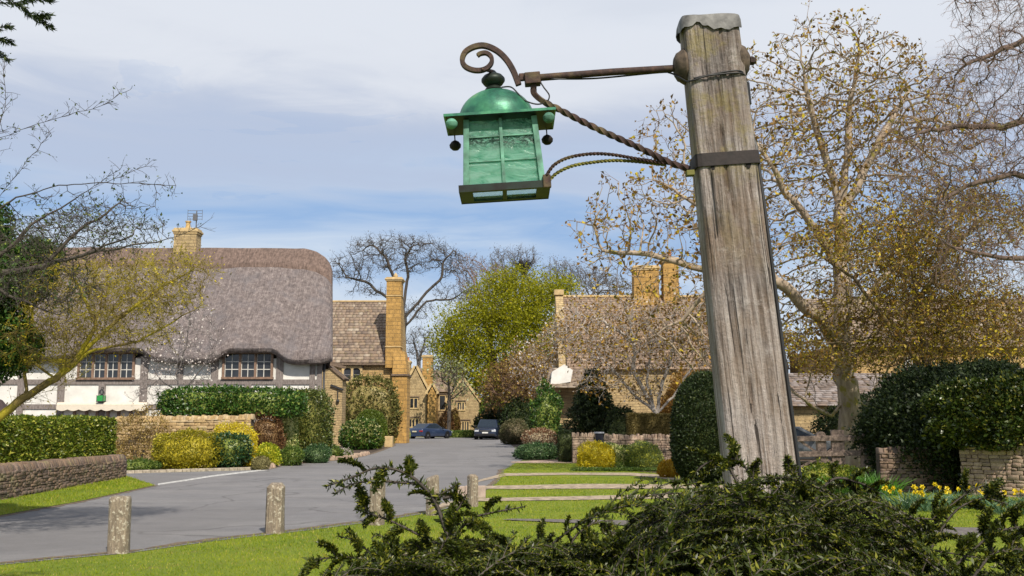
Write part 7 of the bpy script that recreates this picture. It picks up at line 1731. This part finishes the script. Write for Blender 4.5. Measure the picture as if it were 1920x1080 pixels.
def frame_for(d, roll):
    d = unit(d); u = unit(np.cross((0, 0, 1.0), d)) if abs(d[2]) < 0.97 else np.array([0, 1.0, 0]); w_ = np.cross(d, u); c, s = math.cos(roll), math.sin(roll)
    return np.stack([d, u * c + w_ * s, -u * s + w_ * c])
shA, shB, shR, lP, lD, lS = [], [], [], [], [], []
def put_spray(base, d, scale, roll, k=None):
    A, B, RA, LP, LD, LN = SPR[r.integers(len(SPR)) if k is None else k]; M = frame_for(np.array(d, float), roll)
    shA.append(base + (A * scale) @ M); shB.append(base + (B * scale) @ M); shR.append(RA); lP.append(base + (LP * scale) @ M); lD.append(LD @ M); lS.append(LN * min(1.15, max(0.85, scale)))
sil = [(560, 1090), (610, 1078), (700, 1055), (760, 1035), (830, 1022), (900, 1045), (1000, 1040), (1080, 1028), (1130, 1045), (1180, 1065), (1230, 1055), (1275, 1010), (1310, 950), (1355, 905), (1395, 925), (1430, 955), (1475, 965), (1500, 945), (1535, 920), (1560, 965), (1600, 1015), (1655, 1060), (1750, 1085), (1830, 1085), (1900, 1080), (2000, 1040), (2200, 1030)]
# depth of the shrub's front for each survey column
for i in range(760):
    px = r.uniform(600, 2150) if i % 5 else r.uniform(1240, 1640); Y = r.uniform(2.35, 3.9)
    top = interp(sil, px) + 12 * r.normal()
    if px < 1150: Y = r.uniform(2.6, 3.3)
    tgt_py = top + abs(r.normal()) * 85 + 4
    if 800 < px < 1050 and tgt_py > 1052 and r.uniform() < 0.6: continue
    if px > 1640 and r.uniform() < 0.35 and tgt_py < 1050: continue
    if px < 700 and tgt_py > 1066 and r.uniform() < .5: continue
    tip = P(px, tgt_py, Y); lft = -1 if r.uniform() < (0.75 if px < 1300 else 0.5) else 1
    d = np.array([lft * r.uniform(0.4, 1.0), r.normal() * 0.45, r.uniform(0.1, 0.6)]); sc = r.uniform(0.7, 1.25)
    if px < 760: d = np.array([-1.0, r.normal() * 0.3, r.uniform(-0.05, 0.35)]); sc = r.uniform(0.4, 0.7)
    put_spray(tip - unit(d) * 0.34 * sc, d, sc, r.normal() * 0.5)
for i in range(230):
    px = r.uniform(640, 1180); Y = r.uniform(2.6, 3.3); tp_y = interp(sil, px) + abs(r.normal()) * 22 + 2
    tip = P(px, tp_y, Y); d = np.array([-r.uniform(0.7, 1.0), r.normal() * 0.3, r.uniform(0.0, 0.45)]); sc = r.uniform(0.35, 0.75); put_spray(tip - unit(d) * 0.34 * sc, d, sc, r.normal() * 0.4)
# lower body down to the ground
for i in range(700):
    x = r.uniform(-0.55, 2.4); y = r.uniform(2.3, 4.0); z = r.uniform(0.1, 1.15) ; px_eq = 960 + x / y * 1900; lim = EYE - (interp(sil, px_eq) - 790) / 1900 * y - 0.12
    if z > lim: continue
    a = r.uniform(0, 6.28); d = np.array([math.cos(a), math.sin(a), 0.45]); put_spray(np.array([x, y, z]), d, r.uniform(0.8, 1.2), r.normal() * 0.5)
# the long arching leaders that break the outline
def leader(pts, n_side, Y, sz=1.0, w=0.004):
    pp = smooth([P(a, b, Y + (c[0] if c else 0)) for a, b, *c in pts], 14); Ln = len(pp)
    for i in range(Ln - 1):
        shA.append(pp[i][None]); shB.append(pp[i + 1][None]); shR.append(np.array([w * (1.25 - 0.9 * i / Ln)])); d = unit(pp[i + 1] - pp[i]); s = unit(np.cross(d, (0, 1.0, 0)))
        L_ = np.linalg.norm(pp[i + 1] - pp[i]); m_ = max(2, int(L_ / 0.0013))
        q = pp[i] + (pp[i + 1] - pp[i]) * r.uniform(0, 1, (m_, 1)); sg = np.where(r.uniform(size=(m_, 1)) < 0.5, 1, -1); lP.append(q); lD.append(unit(d * 0.45 + s * sg * 0.6 + r.normal(size=(m_, 3)) * 0.45)); lS.append(np.full(m_, 0.0108 * sz) * r.uniform(0.7, 1.15, m_))
    for k in range(n_side):
        i = int(Ln * (0.25 + 0.7 * k / max(1, n_side))); i = min(i, Ln - 2); d = unit(pp[i + 1] - pp[i]); s = unit(np.cross(d, (0, 1.0, 0))) * (1 if k % 2 else -1); put_spray(pp[i], d * 0.7 + s * 0.8 + r.normal(size=3) * 0.2, r.uniform(0.14, 0.26), r.normal() * 0.6)
leader([(900, 1090), (862, 1040), (838, 1000), (815, 940), (780, 900), (740, 880), (700, 893 - 14), (665, 893), (612, 912)], 5, 2.75, 1.15, 0.006)
leader([(820, 955), (790, 912), (752, 905), (700, 902), (660, 908), (628, 925)], 0, 2.76, 1.1)
leader([(838, 1000), (852, 965), (865, 945), (874, 930)], 2, 2.75, 1.0)
leader([(815, 940), (830, 925), (848, 915), (858, 905)], 1, 2.75, 1.0)
leader([(830, 935), (850, 930), (866, 926)], 0, 2.75, 1.0)
leader([(862, 1040), (800, 1010), (740, 980), (700, 965), (665, 955)], 5, 2.8, 1.05)
leader([(850, 1010), (880, 975), (920, 962), (985, 950)], 2, 2.8, 1.0)
leader([(900, 1085), (800, 1060), (700, 1050), (640, 1045), (575, 1050)], 8, 2.7, 1.05)
leader([(780, 1062), (720, 1070), (650, 1072), (600, 1078)], 4, 2.7, 1.0)
leader([(1330, 960), (1290, 930), (1270, 945), (1262, 990)], 3, 3.0)
leader([(1420, 1000), (1380, 900), (1350, 862), (1310, 880), (1285, 925), (1268, 948)], 6, 3.2, 1.0, 0.005)
leader([(1440, 980), (1400, 880), (1370, 860), (1340, 875)], 5, 3.2)
leader([(1500, 1080), (1520, 960), (1560, 900), (1610, 905), (1650, 925)], 8, 3.1, 1.0, 0.006)
leader([(1500, 1080), (1510, 940), (1490, 900), (1460, 915), (1425, 960)], 6, 3.1, 1.0, 0.006)
leader([(1720, 1090), (1750, 1020), (1790, 960), (1840, 935), (1890, 945)], 4, 2.9, 0.95)
leader([(1700, 1080), (1740, 1000), (1775, 955), (1830, 915), (1880, 905)], 5, 2.95, 0.95)
leader([(1600, 1060), (1670, 985), (1720, 972), (1770, 978)], 6, 2.8)
leader([(1760, 1090), (1850, 1010), (1900, 990), (1980, 985)], 8, 2.7)
leader([(1560, 1090), (1640, 1040), (1720, 1030), (1830, 1045)], 8, 2.6)
leader([(1820, 1090), (1860, 1040), (1905, 1030), (1960, 1035)], 6, 2.6)
leader([(1050, 1090), (1070, 1020), (1105, 985), (1150, 975)], 5, 2.9)
for _ in range(95):          # young shoots standing out of the mass
    px = r.uniform(700, 1990); top = interp(sil, px); Y = r.uniform(2.6, 3.6); ph = r.uniform(18, 60) * (1.0 if px < 1250 or px > 1620 else 0.8); lean = -r.uniform(0.6, 1.9) if r.uniform() < 0.75 else r.uniform(0.5, 1.6); y0 = top + r.uniform(5, 70)
    leader([(px, y0), (px + lean * ph * 0.35, y0 - ph * 0.5), (px + lean * ph * 0.8, y0 - ph * 0.85), (px + lean * ph * 1.3, y0 - ph * r.uniform(0.85, 1.1))], int(r.integers(0, 4)), Y, r.uniform(0.85, 1.1), 0.0028)
SH = thing('evergreen_shrub', 'sprawling dark small-leaved evergreen shrub with arching sprays filling the lower foreground', 'shrub', (1.0, 3.2, 0))
A_, B_, R_ = np.concatenate(shA), np.concatenate(shB), np.concatenate(shR)
sg = segs_np(A_, B_, R_, R_ * 0.9, 4)
main = MB()
for (x, y, a, b) in ((0.9, 3.2, -1.0, 0.1), (1.1, 3.3, 0.0, 0.3), (1.2, 3.1, 0.9, -0.2), (0.8, 3.1, -0.6, -0.4), (1.2, 3.3, 1.3, 0.3), (1.0, 3.2, 0.4, 0.4)):
    main.tube(smooth([(x, y, -0.03), (x + a * 0.25, y + b * 0.3, 0.4), (x + a * 0.7, y + b * 0.6, 0.8), (x + a * 1.1, y + b, 1.05)], 6), [0.03 - 0.001 * i for i in range(19)], 7)
v, f = join_np([sg, (np.array(main.v), np.array([q for q in main.f if len(q) == 4]))]); link('stems', mesh_np('stems', v, f, M_BARKD), SH)
LPa, LDa, LSa = np.concatenate(lP), np.concatenate(lD), np.concatenate(lS)
L_FG = leafmat('foreground_evergreen', (0.010, 0.020, 0.003), (0.080, 0.105, 0.008), (0.20, 0.20, 0.02), 0.42, 0.2, 5.0, 0.16, 0.4)
v, f = leaves_np(LPa, LSa * 1.3, LSa * 0.42, LDa, 0.22, r=r, fold=0.08); link('foliage', mesh_np('foliage', v, f, L_FG), SH)
print('fg leaves', len(LPa), 'total polys', sum(len(m_.polygons) for m_ in bpy.data.meshes))
